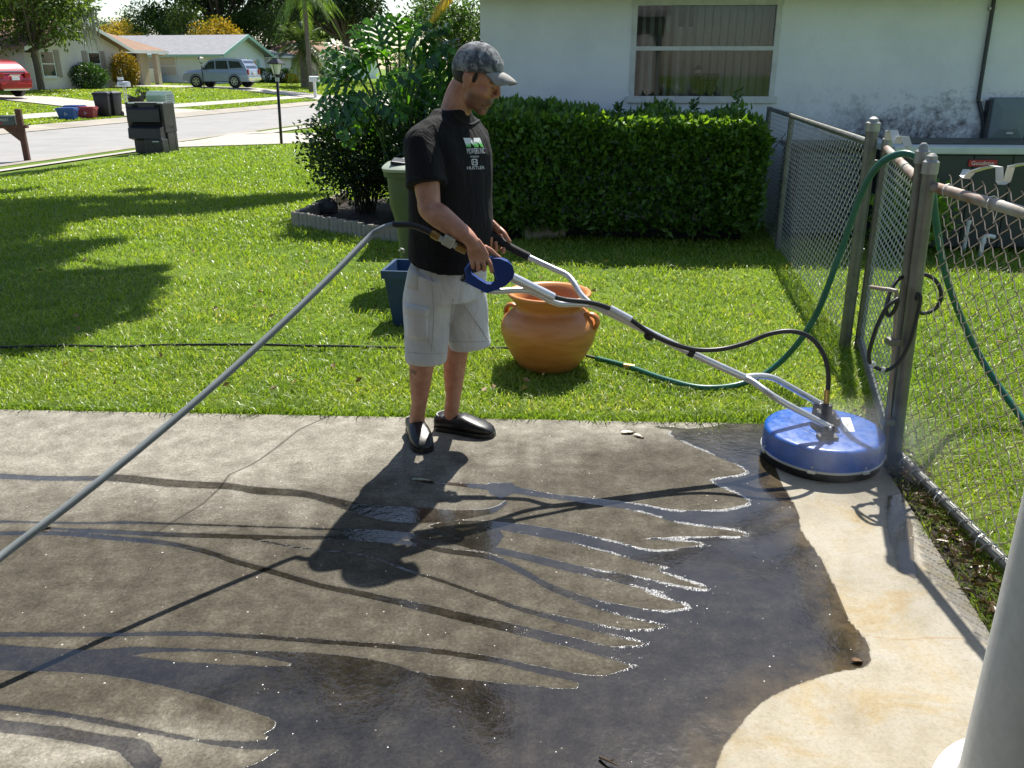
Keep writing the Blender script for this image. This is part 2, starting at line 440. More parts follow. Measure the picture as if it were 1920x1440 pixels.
foam_glint = np.clip((XX + .05) / .7, 0, 1) * np.clip((YY - 1.9) / .3, 0, 1) * (1 - np.clip((YY - 3.75) / .2, 0, 1))
foam_glint = foam_glint * np.clip((clean - .03) / .05, 0, 1)
edge_r = 1.627 + .1326 * (YY - 3.13) - XX
ny, nx = XX.shape
V = np.stack([XX, YY, np.zeros_like(XX)], -1).reshape(-1, 3)
idx = np.arange(ny * nx).reshape(ny, nx)
F = np.stack([idx[:-1, :-1], idx[:-1, 1:], idx[1:, 1:], idx[1:, :-1]], -1).reshape(-1, 4)
bord = np.concatenate([idx[::1, -1], idx[-1, ::-1][1:]])          # right edge up, back edge leftwards
low = V[bord] + np.array([0, 0, -.1]); V2 = np.concatenate([V, low]); n0 = len(V)
k = np.arange(len(bord) - 1); F2 = np.stack([bord[k], n0 + k, n0 + k + 1, bord[k + 1]], -1)
F = np.concatenate([F, F2]); nb = len(bord)
def ext(z): z = z.ravel(); return np.concatenate([z, z[bord]])
def concrete_drive():
    m, nt, bs = newmat('washed_concrete'); L = nt.links
    def at(n): q = nt.nodes.new('ShaderNodeAttribute'); q.attribute_name = n; return q.outputs['Fac']
    big = noise(nt, 2.2, 6, .65); mid_ = noise(nt, 9, 7, .72); fine = noise(nt, 85, 6, .85); spk = noise(nt, 330, 2, .5)
    dirt = ramp(nt, mid_, [(.33, (.046, .039, .029)), (.5, (.078, .069, .052)), (.68, (.122, .109, .084))])
    pal = ramp(nt, mid_, [(.33, (.165, .150, .122)), (.5, (.245, .227, .188)), (.66, (.34, .318, .27))])
    pf = math_(nt, 'MULTIPLY_ADD', big, 1.9, math_(nt, 'MULTIPLY_ADD', at('pale'), 2.0, -1.02), clamp=True)
    dry = mixc(nt, pf, dirt, pal)
    dry = mixc(nt, 1, dry, ramp(nt, fine, [(.32, (.42, .42, .40)), (.52, (1, 1, 1)), (.72, (1.75, 1.70, 1.6))]), 'MULTIPLY')
    crk = math_(nt, 'LESS_THAN', at('crack'), math_(nt, 'MULTIPLY_ADD', fine, .026, -.007))
    dry = mixc(nt, math_(nt, 'MULTIPLY', crk, .65), dry, (.03, .026, .02))
    # bits of shell and leaf litter
    vo = nt.nodes.new('ShaderNodeTexVoronoi'); vo.inputs['Scale'].default_value = 38
    tc = nt.nodes.new('ShaderNodeTexCoord'); L.new(tc.outputs['Object'], vo.inputs['Vector'])
    sepc = nt.nodes.new('ShaderNodeSeparateColor'); L.new(vo.outputs['Color'], sepc.inputs[0])
    chip = math_(nt, 'LESS_THAN', vo.outputs['Distance'], math_(nt, 'MULTIPLY', math_(nt, 'SUBTRACT', sepc.outputs[0], .80), .75))
    chip = math_(nt, 'MULTIPLY', chip, math_(nt, 'GREATER_THAN', big, .45))
    dry = mixc(nt, math_(nt, 'MULTIPLY', chip, .8), dry, (.55, .52, .45))
    cl = ramp(nt, mid_, [(.3, (.305, .27, .202)), (.5, (.352, .318, .252)), (.7, (.375, .35, .296))])
    cl2 = ramp(nt, mid_, [(.3, (.26, .24, .20)), (.7, (.33, .31, .27))])
    ef = math_(nt, 'MULTIPLY_ADD', big, -1.2, math_(nt, 'MULTIPLY_ADD', at('edge'), -3.4, 1.35), clamp=True)
    cl = mixc(nt, ef, cl, cl2)
    rust = ramp(nt, noise(nt, 3.1, 6, .7, dist=.6), [(.50, (1, 1, 1)), (.60, (.98, .89, .72)), (.68, (.86, .70, .50)), (.76, (.74, .66, .56))])
    cl = mixc(nt, 1, cl, rust, 'MULTIPLY')
    cl = mixc(nt, 1, cl, ramp(nt, fine, [(.3, (.72, .71, .69)), (.5, (1, 1, 1)), (.7, (1.1, 1.1, 1.1))]), 'MULTIPLY'); cl = mixc(nt, 1, cl, ramp(nt, big, [(.3, (.78, .77, .74)), (.55, (1.03, 1.03, 1.03))]), 'MULTIPLY')
    cl = mixc(nt, math_(nt, 'MULTIPLY', math_(nt, 'LESS_THAN', at('crack'), math_(nt, 'MULTIPLY_ADD', fine, .016, -.004)), .6), cl, (.3, .2, .1))
    jit = math_(nt, 'MULTIPLY_ADD', noise(nt, 55, 4, .7), .014, -.007)
    jit2 = math_(nt, 'MULTIPLY_ADD', noise(nt, 14, 3, .5), .02, -.01)
    cm = math_(nt, 'MULTIPLY_ADD', math_(nt, 'ADD', at('clean'), jit), -160, .5, clamp=True)
    base = mixc(nt, cm, dry, cl)
    ws = math_(nt, 'ADD', at('wet'), math_(nt, 'ADD', math_(nt, 'MULTIPLY', jit, .75), math_(nt, 'MULTIPLY', jit2, .45)))
    wm = math_(nt, 'MULTIPLY_ADD', ws, -260, .5, clamp=True)
    damp = math_(nt, 'MULTIPLY_ADD', math_(nt, 'ADD', ws, math_(nt, 'MULTIPLY', jit2, 1.2)), -60, .75, clamp=True)
    dbase = mixc(nt, math_(nt, 'MULTIPLY', damp, .38), base, (.02, .018, .014))
    wetc = mixc(nt, 1, base, mixc(nt, mid_, (.20, .19, .19), (.38, .37, .36)), 'MULTIPLY')
    alg = math_(nt, 'MULTIPLY', math_(nt, 'MULTIPLY_ADD', at('clean'), -6.5, .9, clamp=True), math_(nt, 'MULTIPLY_ADD', mid_, 2.6, -.75, clamp=True))
    wetc = mixc(nt, math_(nt, 'MULTIPLY', alg, .8), wetc, (.115, .082, .035))
    base = mixc(nt, wm, dbase, wetc)
    # froth and white sparkle painted along the water's edge; flecks stand for sun glints
    fz = at('foam_glint'); band = math_(nt, 'SUBTRACT', 1.0, math_(nt, 'MULTIPLY', math_(nt, 'ABSOLUTE', math_(nt, 'ADD', ws, .006)), 58), clamp=True)
    patch_ = math_(nt, 'MULTIPLY_ADD', noise(nt, 7, 4, .7), 3.2, -1.05, clamp=True)
    fr = math_(nt, 'GREATER_THAN', math_(nt, 'MULTIPLY_ADD', noise(nt, 240, 1, .5), 2.6, -.8), math_(nt, 'MAXIMUM', math_(nt, 'MULTIPLY_ADD', math_(nt, 'MULTIPLY', math_(nt, 'MULTIPLY', band, fz), patch_), -2.3, 1.5), .64))
    v2 = nt.nodes.new('ShaderNodeTexVoronoi'); v2.inputs['Scale'].default_value = 62; L.new(tc.outputs['Object'], v2.inputs['Vector'])
    s2 = nt.nodes.new('ShaderNodeSeparateColor'); L.new(v2.outputs['Color'], s2.inputs[0])
    fl = math_(nt, 'LESS_THAN', v2.outputs['Distance'], math_(nt, 'MULTIPLY', math_(nt, 'SUBTRACT', s2.outputs[1], .74), .6))
    fl = math_(nt, 'MULTIPLY', fl, math_(nt, 'GREATER_THAN', noise(nt, 3.4, 4, .7), .53))
    fl = math_(nt, 'MULTIPLY', fl, wm)
    fm = math_(nt, 'MAXIMUM', fr, fl)
    base = mixc(nt, math_(nt, 'MULTIPLY', fm, .85), base, (.8, .8, .8))
    L.new(base, bs.inputs['Base Color'])
    wr = math_(nt, 'MULTIPLY_ADD', noise(nt, 5, 5, .7), .22, -.03, clamp=True)
    rg = nt.nodes.new('ShaderNodeMix'); rg.data_type = 'FLOAT'
    L.new(wm, rg.inputs[0]); rg.inputs[2].default_value = .88; L.new(wr, rg.inputs[3])
    rg2 = nt.nodes.new('ShaderNodeMix'); rg2.data_type = 'FLOAT'; L.new(fm, rg2.inputs[0]); L.new(rg.outputs[0], rg2.inputs[2]); rg2.inputs[3].default_value = .35
    L.new(rg2.outputs[0], bs.inputs['Roughness']); bs.inputs['IOR'].default_value = 1.4
    sp = nt.nodes.new('ShaderNodeMix'); sp.data_type = 'FLOAT'; L.new(wm, sp.inputs[0]); sp.inputs[2].default_value = .25; sp.inputs[3].default_value = .95
    L.new(sp.outputs[0], bs.inputs['Specular IOR Level'])
    hd = math_(nt, 'ADD', math_(nt, 'MULTIPLY', fine, .7), math_(nt, 'MULTIPLY', mid_, .8))
    hw = math_(nt, 'MULTIPLY_ADD', noise(nt, 34, 3, .6), .35, math_(nt, 'MULTIPLY', fm, .9))
    hm = nt.nodes.new('ShaderNodeMix'); hm.data_type = 'FLOAT'; L.new(wm, hm.inputs[0]); L.new(hd, hm.inputs[2]); L.new(hw, hm.inputs[3])
    L.new(bump(nt, hm.outputs[0], .5, .005), bs.inputs['Normal'])
    return m
drv = obj('driveway', nmesh('driveway', V2, F, concrete_drive(), dict(wet=ext(wet), clean=ext(clean), crack=ext(crack), pale=ext(pale), foam_glint=ext(foam_glint), edge=ext(edge_r))))
tag(drv, kind='structure')
def xr(y): return 1.627 + .1326 * (y - 3.13)
# bare wet earth under the fence and dark soil line along the slab
M_SOIL = mat('damp_soil', (.075, .052, .034), .75, .55, 14, bs=1, bscale=60, bdist=.03)
drape('soil_strip', [(xr(-3), -3), (xr(-3) + .25, -3), (xr(2) + .26, 2), (xr(3) + .15, 3), (xr(3.6) + .08, 3.6), (xr(3.93), 3.93), (xr(3.0), 3.0), (xr(2.0), 2.0)], .008, M_SOIL, .15)

# ------------------------------------------------------------------ planting bed
BED = [G(553, 420), G(690, 444), G(770, 452), G(900, 450), G(1062, 442), Vector((2.35, 8.75, 0)), Vector((2.6, 9.9, 0)), Vector((-.4, 10.1, 0)), Vector((-1.3, 11.9, 0)), G(650, 378)]
M_MULCH = mat('bed_mulch', (.05, .035, .024), .9, .7, 20, bs=1, bscale=50, bdist=.05)
drape('planting_bed', BED, .025, M_MULCH, .3)
# ================================================================== grass
def grass_mat(name, c, c2, c3):
    m, nt, b = newmat(name); q = nt.nodes.new('ShaderNodeAttribute'); q.attribute_name = 'rnd'
    cc = ramp(nt, q.outputs['Fac'], [(0, c2), (.5, c), (.86, c3), (1, (.55, .48, .24))])
    nt.links.new(cc, b.inputs['Base Color']); b.inputs['Roughness'].default_value = .38; b.inputs['Specular IOR Level'].default_value = .5
    tr = nt.nodes.new('ShaderNodeBsdfTranslucent'); nt.links.new(mixc(nt, 1, cc, (1.5, 1.6, .45), 'MULTIPLY'), tr.inputs[0])
    mx = nt.nodes.new('ShaderNodeMixShader'); mx.inputs[0].default_value = .45
    nt.links.new(b.outputs[0], mx.inputs[1]); nt.links.new(tr.outputs[0], mx.inputs[2])
    nt.links.new(mx.outputs[0], nt.nodes['Material Output'].inputs[0]); return m
M_GRASS = grass_mat('grass_blade', (.235, .32, .042), (.13, .215, .026), (.36, .39, .08))
def vnoise(x, y, sc, seed=0):
    """cheap value noise on arrays"""
    r = np.random.default_rng(seed); tab = r.random((64, 64)); X = x * sc; Y = y * sc
    xi = np.floor(X).astype(int); yi = np.floor(Y).astype(int); fx = X - xi; fy = Y - yi
    fx = fx * fx * (3 - 2 * fx); fy = fy * fy * (3 - 2 * fy)
    g = lambda i, j: tab[(xi + i) % 64, (yi + j) % 64]
    return (g(0, 0) * (1 - fx) + g(1, 0) * fx) * (1 - fy) + (g(0, 1) * (1 - fx) + g(1, 1) * fx) * fy
def blades(x, y, z, h, wd, lean, seed):
    r = np.random.default_rng(seed); n = len(x); az = r.random(n) * 6.283; fa = r.random(n) * 6.283
    dx, dy = np.cos(fa), np.sin(fa); lx, ly = np.cos(az) * lean * h, np.sin(az) * lean * h
    base = np.stack([x, y, z], -1); W = np.stack([dx * wd / 2, dy * wd / 2, np.zeros(n)], -1)
    mid = base + np.stack([lx * .35, ly * .35, h * .6], -1); tip = base + np.stack([lx, ly, h * (1 - .25 * lean)], -1)
    V = np.stack([base - W, base + W, mid - W * .8, mid + W * .8, tip], 1).reshape(-1, 3)
    k = np.arange(n)[:, None, None] * 5; F = (k + np.array([[0, 1, 3], [0, 3, 2], [2, 3, 4]])[None]).reshape(-1, 3)
    return V, F
BX = [(p.x, p.y) for p in BED]
def lawn_points(n, y0, y1, seed, pw=2.0):
    r = np.random.default_rng(seed); u = r.random(n); e = 1 - pw
    y = (y0 ** e + u * (y1 ** e - y0 ** e)) ** (1 / e); x = (r.random(n) * 2 - 1) * (.68 * y + .35)
    s = x * RN.x + y * RN.y
    ok = s > -12.9
    onslab = (x < xr(y)) & (y < yb(x) + .012 - .055 * np.clip(vnoise(x, y, 5, 31) - .45, 0, 1) - .03 * np.clip(vnoise(x, y, 19, 32) - .5, 0, 1)); ok &= ~onslab; ok &= ~((vnoise(x, y, 2.3, 41) * .6 + vnoise(x, y, 7, 42) * .4 > .74) & (r.random(n) < .75))
    ok &= ~((x > xr(y) - .1) & (x < xr(y) + .13) & (y < 3.8) & (r.random(n) < .8))
    ok &= (sdf_poly(x, y, BX) > .03) | ((y > 9.4) & (x > 2.7))
    ok &= ~((y > 9.9 - .08 * (x - 2)) & (x > -.4))
    ll = x * RD.x + y * RD.y; ok &= ~((s < -2.9) & (ll > 19.75) & (ll < 24.4 - .3 * (s + 8)) & (ll < 25.4))
    return x[ok], y[ok]
x, y = lawn_points(350000, 1.9, 11.5, 11, 2.2); kp = np.random.default_rng(3).random(len(x)) < np.clip((11.3 - y) / 3.5, 0, 1); x, y = x[kp], y[kp]
z = np.interp(x * RN.x + y * RN.y, KS, KZ)
r = np.random.default_rng(5); n = len(x)
pt = vnoise(x, y, 1.3, 1) * .5 + vnoise(x, y, 4.5, 2) * .5
fr = np.clip(1 - (y - yb(x)) / .12, 0, 1) * (x < xr(y))
h = (.022 + .034 * r.random(n)) * (.65 + .8 * vnoise(x, y, 3, 3)) + fr * .02
h *= np.where(x > xr(y) + .1, 1.35, 1.0)
wd = (.004 + .0035 * r.random(n)) * (1 + .10 * (y - 4)); h = h * (1 + .025 * (y - 4))
rv = np.clip(.02 + .75 * pt + .42 * (r.random(n) - .5), 0, .84); rv = np.where(r.random(n) < .05 + .16 * np.clip((vnoise(x, y, 1.7, 9) - .55) / .3, 0, 1), .86 + .14 * r.random(n), rv)
rv = np.where(fr > .2, rv * .55, rv)
Vg, Fg = blades(x, y, z, h, wd, .5 + 1.1 * r.random(n), 21)
tag(obj('lawn_grass', nmesh('lawn_grass', Vg, Fg, M_GRASS, dict(rnd=np.repeat(rv, 5)))), 'bright green mown lawn grass beside the concrete drive', 'grass', kind='stuff')
x, y = lawn_points(270000, 7.6, 34, 12, 1.75); kp = np.random.default_rng(4).random(len(x)) < np.clip((y - 7.6) / 3.5, 0, 1); x, y = x[kp], y[kp]
z = np.interp(x * RN.x + y * RN.y, KS, KZ); n = len(x); r = np.random.default_rng(6)
pt = vnoise(x, y, .8, 1) * .5 + vnoise(x, y, 3, 2) * .5
rv = np.clip(.25 + .45 * pt + .3 * (r.random(n) - .5), 0, .86)
Vg, Fg = blades(x, y, z, .03 + .04 * r.random(n), (.004 + .0007 * y) * (.7 + .8 * r.random(n)), .5 + .9 * r.random(n), 22)
tag(obj('front_lawn_grass', nmesh('front_lawn_grass', Vg, Fg, M_GRASS, dict(rnd=np.repeat(rv, 5)))), 'sunlit lawn grass sloping down to the street', 'grass', kind='stuff')
# far verges and lawns over the road
r = np.random.default_rng(8); n = 110000
s = -24.5 - 20 * r.random(n) ** 1.4; l = 22 + 60 * r.random(n); q = np.stack([RN.x * s + RD.x * l, RN.y * s + RD.y * l], -1)
ok = ~((s < -26.2) & (np.abs(l - 36.2) < 2.1)) & ~((s > -26.3) & (np.abs(l - 36.7) < 3.4 + .0 * l)) & ~((s < -26.2) & (np.abs(l - 55.9) < 1.9)) & ~((s > -26.3) & (np.abs(l - 56.4) < 3.6)) & ~((s > -26.95) & (s < -25.75) & (l < 54.2))
x, y = q[ok, 0], q[ok, 1]; n = len(x); z = np.interp(x * RN.x + y * RN.y, KS, KZ)
rv = np.clip(.3 + .5 * vnoise(x, y, .5, 4) + .25 * (r.random(n) - .5), 0, .85)
Vg, Fg = blades(x, y, z, .05 + .04 * r.random(n), .05 + .05 * r.random(n), .5 + .9 * r.random(n), 23)
tag(obj('opposite_lawn_grass', nmesh('opposite_lawn_grass', Vg, Fg, M_GRASS, dict(rnd=np.repeat(rv, 5)))), 'short sunlit lawn grass on the opposite side of the street', 'grass', kind='stuff')

# ================================================================== leaves
def leaf_cloud(pts, dirs, L, W, seed, fold=.25, curl=.15):
    """diamond-like leaves of two folded halves; pts (n,3), dirs (n,3) tip directions"""
    r = np.random.default_rng(seed); n = len(pts)
    t = dirs / (np.linalg.norm(dirs, axis=1, keepdims=True) + 1e-9)
    a = r.normal(size=(n, 3)); b = np.cross(t, a); b /= (np.linalg.norm(b, axis=1, keepdims=True) + 1e-9); nn = np.cross(t, b)
    L = np.broadcast_to(np.asarray(L, float), (n,))[:, None]; W = np.broadcast_to(np.asarray(W, float), (n,))[:, None]
    p0 = pts; p1 = pts + t * L * .45 + b * W * .5 + nn * W * fold; p2 = pts + t * L - nn * L * curl; p3 = pts + t * L * .45 - b * W * .5 + nn * W * fold
    V = np.stack([p0, p1, p2, p3], 1).reshape(-1, 3); k = np.arange(n)[:, None, None] * 4
    F = (k + np.array([[0, 1, 2], [0, 2, 3]])[None]).reshape(-1, 3); return V, F
def shell_points(n, seed, hole=.0, inner=.55):
    """points filling a unit ball, denser outside"""
    r = np.random.default_rng(seed); d = r.normal(size=(n, 3)); d /= np.linalg.norm(d, axis=1, keepdims=True)
    rad = inner + (1 - inner) * r.random(n) ** .5; return d * rad[:, None], d
M_HEDGE = leafmat('hedge_leaf', (.105, .20, .042), (.034, .085, .018), .38, .34, (2.6, 2.4, .5), .5)
M_DARKLEAF = leafmat('dark_leaf', (.022, .05, .014), (.008, .022, .007), .25, .3, spec=.5)
M_LIME = leafmat('lime_leaf', (.16, .26, .035), (.06, .14, .02), .42, .4)
M_SHRUB = leafmat('shrub_leaf', (.055, .11, .03), (.022, .052, .016), .3, .4)
M_CROTON = leafmat('golden_leaf', (.30, .20, .012), (.07, .09, .012), .3, .4, (1.6, 1.4, .4))
M_GOLD = leafmat('blossom_leaf', (.50, .36, .03), (.16, .20, .03), .35, .6, (1.5, 1.3, .4))
M_OAK = leafmat('oak_leaf', (.035, .062, .018), (.010, .020, .008), .28, .5)
M_OLIVE = leafmat('olive_leaf', (.12, .165, .035), (.03, .05, .012), .38, .5)
M_MIDG = leafmat('mid_leaf', (.075, .125, .03), (.022, .042, .012), .35, .5)
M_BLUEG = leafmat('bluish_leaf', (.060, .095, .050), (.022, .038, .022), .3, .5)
M_BARK = mat('bark', (.16, .125, .09), .95, .45, 9, bs=.8, bscale=30, bdist=.02)
M_TWIG = mat('twig', (.09, .06, .035), .9, .4, 20)

# ------------------------------------------------------------------ trees
def branchy(mb, p, d, L, r0, depth, rnd, tips, spread=.55, gravity=.02):
    pts = [p]; q = p.copy(); dd = d.normalized(); segs = 4
    for i in range(segs):
        dd = (dd + Vector((rnd.gauss(0, .13), rnd.gauss(0, .13), rnd.gauss(0, .08) + gravity))).normalized()
        q = q + dd * L / segs; pts.append(q.copy())
    mb.tube(pts, [r0 * (1 - .45 * i / segs) for i in range(segs + 1)], 6 if depth > 1 else 4, cap=False)
    if depth == 0: tips.append((q.copy(), dd.copy())); return
    for i in range(rnd.choice((2, 3, 3))):
        ax = dd.orthogonal().normalized(); ax.rotate(Quaternion(dd, rnd.random() * 6.283)); nd = dd.copy(); nd.rotate(Quaternion(ax, spread * (.6 + .8 * rnd.random())))
        st = pts[rnd.choice((2, 3, 4))] if i else q
        branchy(mb, st.copy(), nd, L * (.62 + .2 * rnd.random()), r0 * .56, depth - 1, rnd, tips, spread, gravity)
def tree_meshes(seed, H, R, lm, nleaf, ls, trunk_h=.35, tr=.03, squash=.8, clumps=26, flat=.0):
    """trunk mesh with limbs and a crown mesh of leaf clumps"""
    rnd = random.Random(seed); mb = MB(); tips = []; th = H * trunk_h
    tp = [Vector((0, 0, -.4)), Vector((.02 * H * rnd.uniform(-1, 1), .02 * H * rnd.uniform(-1, 1), th * .55)), Vector((.02 * H * rnd.uniform(-1, 1), 0, th))]
    sp = spline(tp, 4); mb.tube(sp, [H * tr * (1.25 - .5 * i / len(sp)) for i in range(len(sp))], 8)
    cz = th + (H - th) * .5; cr = (H - th) * .5
    r = np.random.default_rng(seed); P_, D_ = [], []
    for c in range(clumps):
        d = r.normal(size=3); d /= np.linalg.norm(d); d[2] = d[2] * .95 + .12
        rad = .45 + .5 * r.random(); c0 = np.array([d[0] * R * rad, d[1] * R * rad, cz + d[2] * cr * rad])
        k = (.26 + .2 * r.random()) * R; m = int(nleaf / clumps)
        pp, dd = shell_points(m, seed * 91 + c, inner=.35); lump = 1 + .25 * r.normal(size=(m, 1))
        P_.append(c0 + pp * k * lump * np.array([1, 1, squash])); D_.append(dd + r.normal(size=(m, 3)) * .6 + np.array([0, 0, -.25]))
        base = sp[-1] if c % 3 else sp[-2]
        m1 = Vector(base).lerp(Vector(c0), .5) + Vector((0, 0, -.06 * H)); mb.tube(spline([base, m1, c0], 4), [H * tr * .5 * (1 - .85 * i / 8) for i in range(9)], 5, cap=False)
    P_ = np.concatenate(P_); D_ = np.concatenate(D_)
    V, F = leaf_cloud(P_, D_, ls * (.7 + .6 * r.random(len(P_))), ls * .55, seed + 3)
    return mb.mesh('trunk', M_BARK, True), nmesh('crown', V, F, lm)
TREEKIND = {}
def tree(name, label, kind, loc, rz=0, sc=1.0, group=None, sz=1.0):
    if kind[0] not in TREEKIND: TREEKIND[kind[0]] = tree_meshes(*kind[1:])
    t = thing(name, label, 'tree', loc, rz, group); t.scale = (sc, sc, sc * sz)
    obj('trunk', TREEKIND[kind[0]][0], t); obj('crown', TREEKIND[kind[0]][1], t); return t
K_OAK = ('oak', 31, 16, 8.0, M_OAK, 15000, .50, .3, .03, .75, 34)
K_MID = ('mid', 32, 10, 4.6, M_MIDG, 9000, .36, .28, .022, .85, 26)
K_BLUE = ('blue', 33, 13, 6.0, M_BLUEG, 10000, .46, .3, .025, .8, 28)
K_GOLD = ('gold', 34, 6, 3.0, M_GOLD, 5000, .26, .3, .02, .7, 20)
K_LIGHT = ('light', 35, 8, 3.6, M_OLIVE, 7000, .30, .3, .022, .85, 24)
# ================================================================== trees beyond
def at_px(px, Y, dz=0): q = grd(px, Y); q.z += dz; return q
FAR = 'trees behind the houses across the street'
tree('oak_tree', 'huge dark live oak rising behind the grey roofed house', K_OAK, at_px(432, 100), .3, 1.05)
tree('oak_tree', 'dark live oak standing behind the two palms', K_OAK, at_px(655, 88), 2.1, .8)
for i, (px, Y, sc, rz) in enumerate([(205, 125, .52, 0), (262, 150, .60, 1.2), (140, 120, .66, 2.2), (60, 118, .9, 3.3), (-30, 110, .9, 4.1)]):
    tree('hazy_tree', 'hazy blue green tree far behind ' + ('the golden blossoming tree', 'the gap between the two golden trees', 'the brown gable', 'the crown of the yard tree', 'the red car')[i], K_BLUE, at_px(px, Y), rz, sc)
tree('leafy_tree', 'mid green round tree above the grey roof ridge', K_MID, at_px(327, 96), .5, .72)
tree('leafy_tree', 'bright green tree between the gold blossom and the oak', K_LIGHT, at_px(385, 92), 1.5, .82)
tree('leafy_tree', 'dark green tree behind the teal trimmed gable', K_MID, at_px(497, 98), 2.4, .70)
tree('leafy_tree', 'pale green tree seen between the palm fronds', K_LIGHT, at_px(565, 110), 2.9, 1.2)
tree('blossom_tree', 'golden blossoming tree beside the brown roof', K_GOLD, at_px(245, 88), .2, .82)
tree('blossom_tree', 'golden blossoming tree above the grey roof', K_GOLD, at_px(424, 90), 1.2, .88)
tree('leafy_tree', 'green tree behind the split leaf plant beside the white house corner', K_MID, at_px(862, 52), .8, .58)
tree('leafy_tree', 'olive green tree low behind the split leaf plant', K_LIGHT, at_px(775, 66), .3, .42)
tree('leafy_tree', 'broad leafy tree closing the far end of the street', K_MID, at_px(620, 130), .3, 1.15)
# tree on the opposite lawn, with hanging moss
K_YARD = ('yard', 41, 7.6, 3.5, M_OLIVE, 11000, .26, .3, .022, .85, 30)
ty = tree('yard_tree', 'olive leaved tree on the lawn before the pink wall', K_YARD, at_px(84, 51.5), .6, 1.0)
M_MOSS = mat('hanging_moss', (.36, .36, .30), .9, .3, 6)
mo = MB(); rr = random.Random(4)
for k in range(60):
    q0 = Vector((rr.uniform(-2.9, -1.9) if k < 34 else rr.uniform(2.2, 3.4), rr.uniform(-2.2, -1.2), rr.uniform(3.4, 4.4))); L = rr.uniform(.5, 1.7)
    mo.tube([q0, q0 + Vector((rr.gauss(0, .05), 0, -L * .5)), q0 + Vector((rr.gauss(0, .08), 0, -L))], [.05, .035, .008], 4)
tag(mo.build('moss', M_MOSS, ty), kind='stuff')

# the oak beside the near lawn: its trunk stands left of the view, its limbs shade the grass
def near_oak():
    t = thing('shade_oak', 'spreading live oak shading the near lawn from beside the drive', 'tree', (-10.2, 14.0, terr(-10.2, 14)))
    mb = MB(); base = Vector((0, 0, -.3)); top = Vector((.6, .5, 3.2))
    mb.tube(spline([base, Vector((.1, 0, 1.4)), top], 5), [.46 - .018 * i for i in range(11)], 10)
    tg = [(10, 612, .55), (90, 596, .55), (30, 556, .5), (160, 566, .42), (222, 532, .30), (110, 528, .36), (20, 640, .35), (262, 508, .16), (10, 500, .4), (70, 478, .34), (140, 462, .24), (190, 456, .14),
          (0, 440, .5), (60, 418, .48), (120, 404, .5), (30, 402, .4), (190, 400, .5), (260, 396, .5), (330, 396, .5), (400, 388, .52), (460, 380, .5), (515, 374, .42), (560, 370, .3), (590, 369, .14), (290, 372, .3), (220, 378, .32), (340, 372, .28), (100, 385, .3), (250, 360, .18),
          (10, 330, .55), (70, 322, .45), (120, 316, .3), (10, 362, .32), (45, 358, .16), (-60, 560, .8), (-80, 480, .8), (-90, 400, .9)]
    P_, D_ = [], []; r = np.random.default_rng(77); rd = random.Random(5)
    for i, (px, py, rad) in enumerate(tg):
        gp = T(px, py); h = 5.2 + 1.6 * r.random(); sv = SUNV / SUNV.z
        c = gp + sv * h - t.location; n = int(2300 * rad ** 1.4) + 300
        pp, dd = shell_points(n, 300 + i, inner=.1); P_.append(np.array(c) + pp * rad * np.array([1.25, .95, .6])); D_.append(dd + r.normal(size=(n, 3)))
        m1 = top.lerp(c, .5) + Vector((0, 0, .5)); mb.tube(spline([top, m1, c], 5), [.13 * (1 - .088 * k) for k in range(11)], 5, cap=False)
    P_ = np.concatenate(P_); D_ = np.concatenate(D_); V, F = leaf_cloud(P_, D_, .14, .085, 9)
    mb.build('trunk', M_BARK, t, True); obj('crown', nmesh('crown', V, F, M_OAK), t)
near_oak()

# ------------------------------------------------------------------ palms
M_PALMT = mat('palm_trunk', (.20, .17, .13), .95, .4, 7, bs=.8, bscale=18, bdist=.03)
M_FROND = leafmat('palm_frond', (.075, .105, .035), (.035, .052, .02), .3, .45)
M_QFROND = leafmat('queen_frond', (.14, .20, .06), (.08, .125, .04), .4, .45)
M_YFROND = leafmat('yellow_frond', (.62, .42, .03), (.40, .36, .05), .4, .45, (1.4, 1.2, .4))
def frond(mb, base, az, up, L, droop, leaflet, rnd, nl=26):
    d = Vector((math.cos(az), math.sin(az), 0)); side = Vector((-d.y, d.x, 0)); pts = []
    for i in range(9):
        t = i / 8; pts.append(base + d * L * t * math.cos(up) * (1 - .12 * t) + Vector((0, 0, L * (math.sin(up) * t - droop * t * t))))
    mb.tube(pts, [.03 * (1 - .85 * i / 8) for i in range(9)], 4, cap=False)
    sp = spline(pts, 4); m = len(sp)
    for k in range(nl):
        t = .12 + .88 * k / nl; p = sp[min(m - 1, int(t * (m - 1)))]; tg = (sp[min(m - 1, int(t * (m - 1)) + 1)] - sp[max(0, int(t * (m - 1)) - 1)]).normalized()
        ll = leaflet * (math.sin(math.pi * min(1, .18 + t * .85)) * .9 + .15)
        for sgn in (-1, 1):
            dd = (side * sgn * .8 + tg * .75 + Vector((0, 0, -.25 + rnd.gauss(0, .12)))).normalized(); q = p + dd * ll + Vector((0, 0, -.18 * ll)); w = tg * .035
            mb.add([p - w, p + w, p + dd * ll * .55 + w * .8, q, p + dd * ll * .55 - w * .8], [(0, 1, 2, 3, 4)])
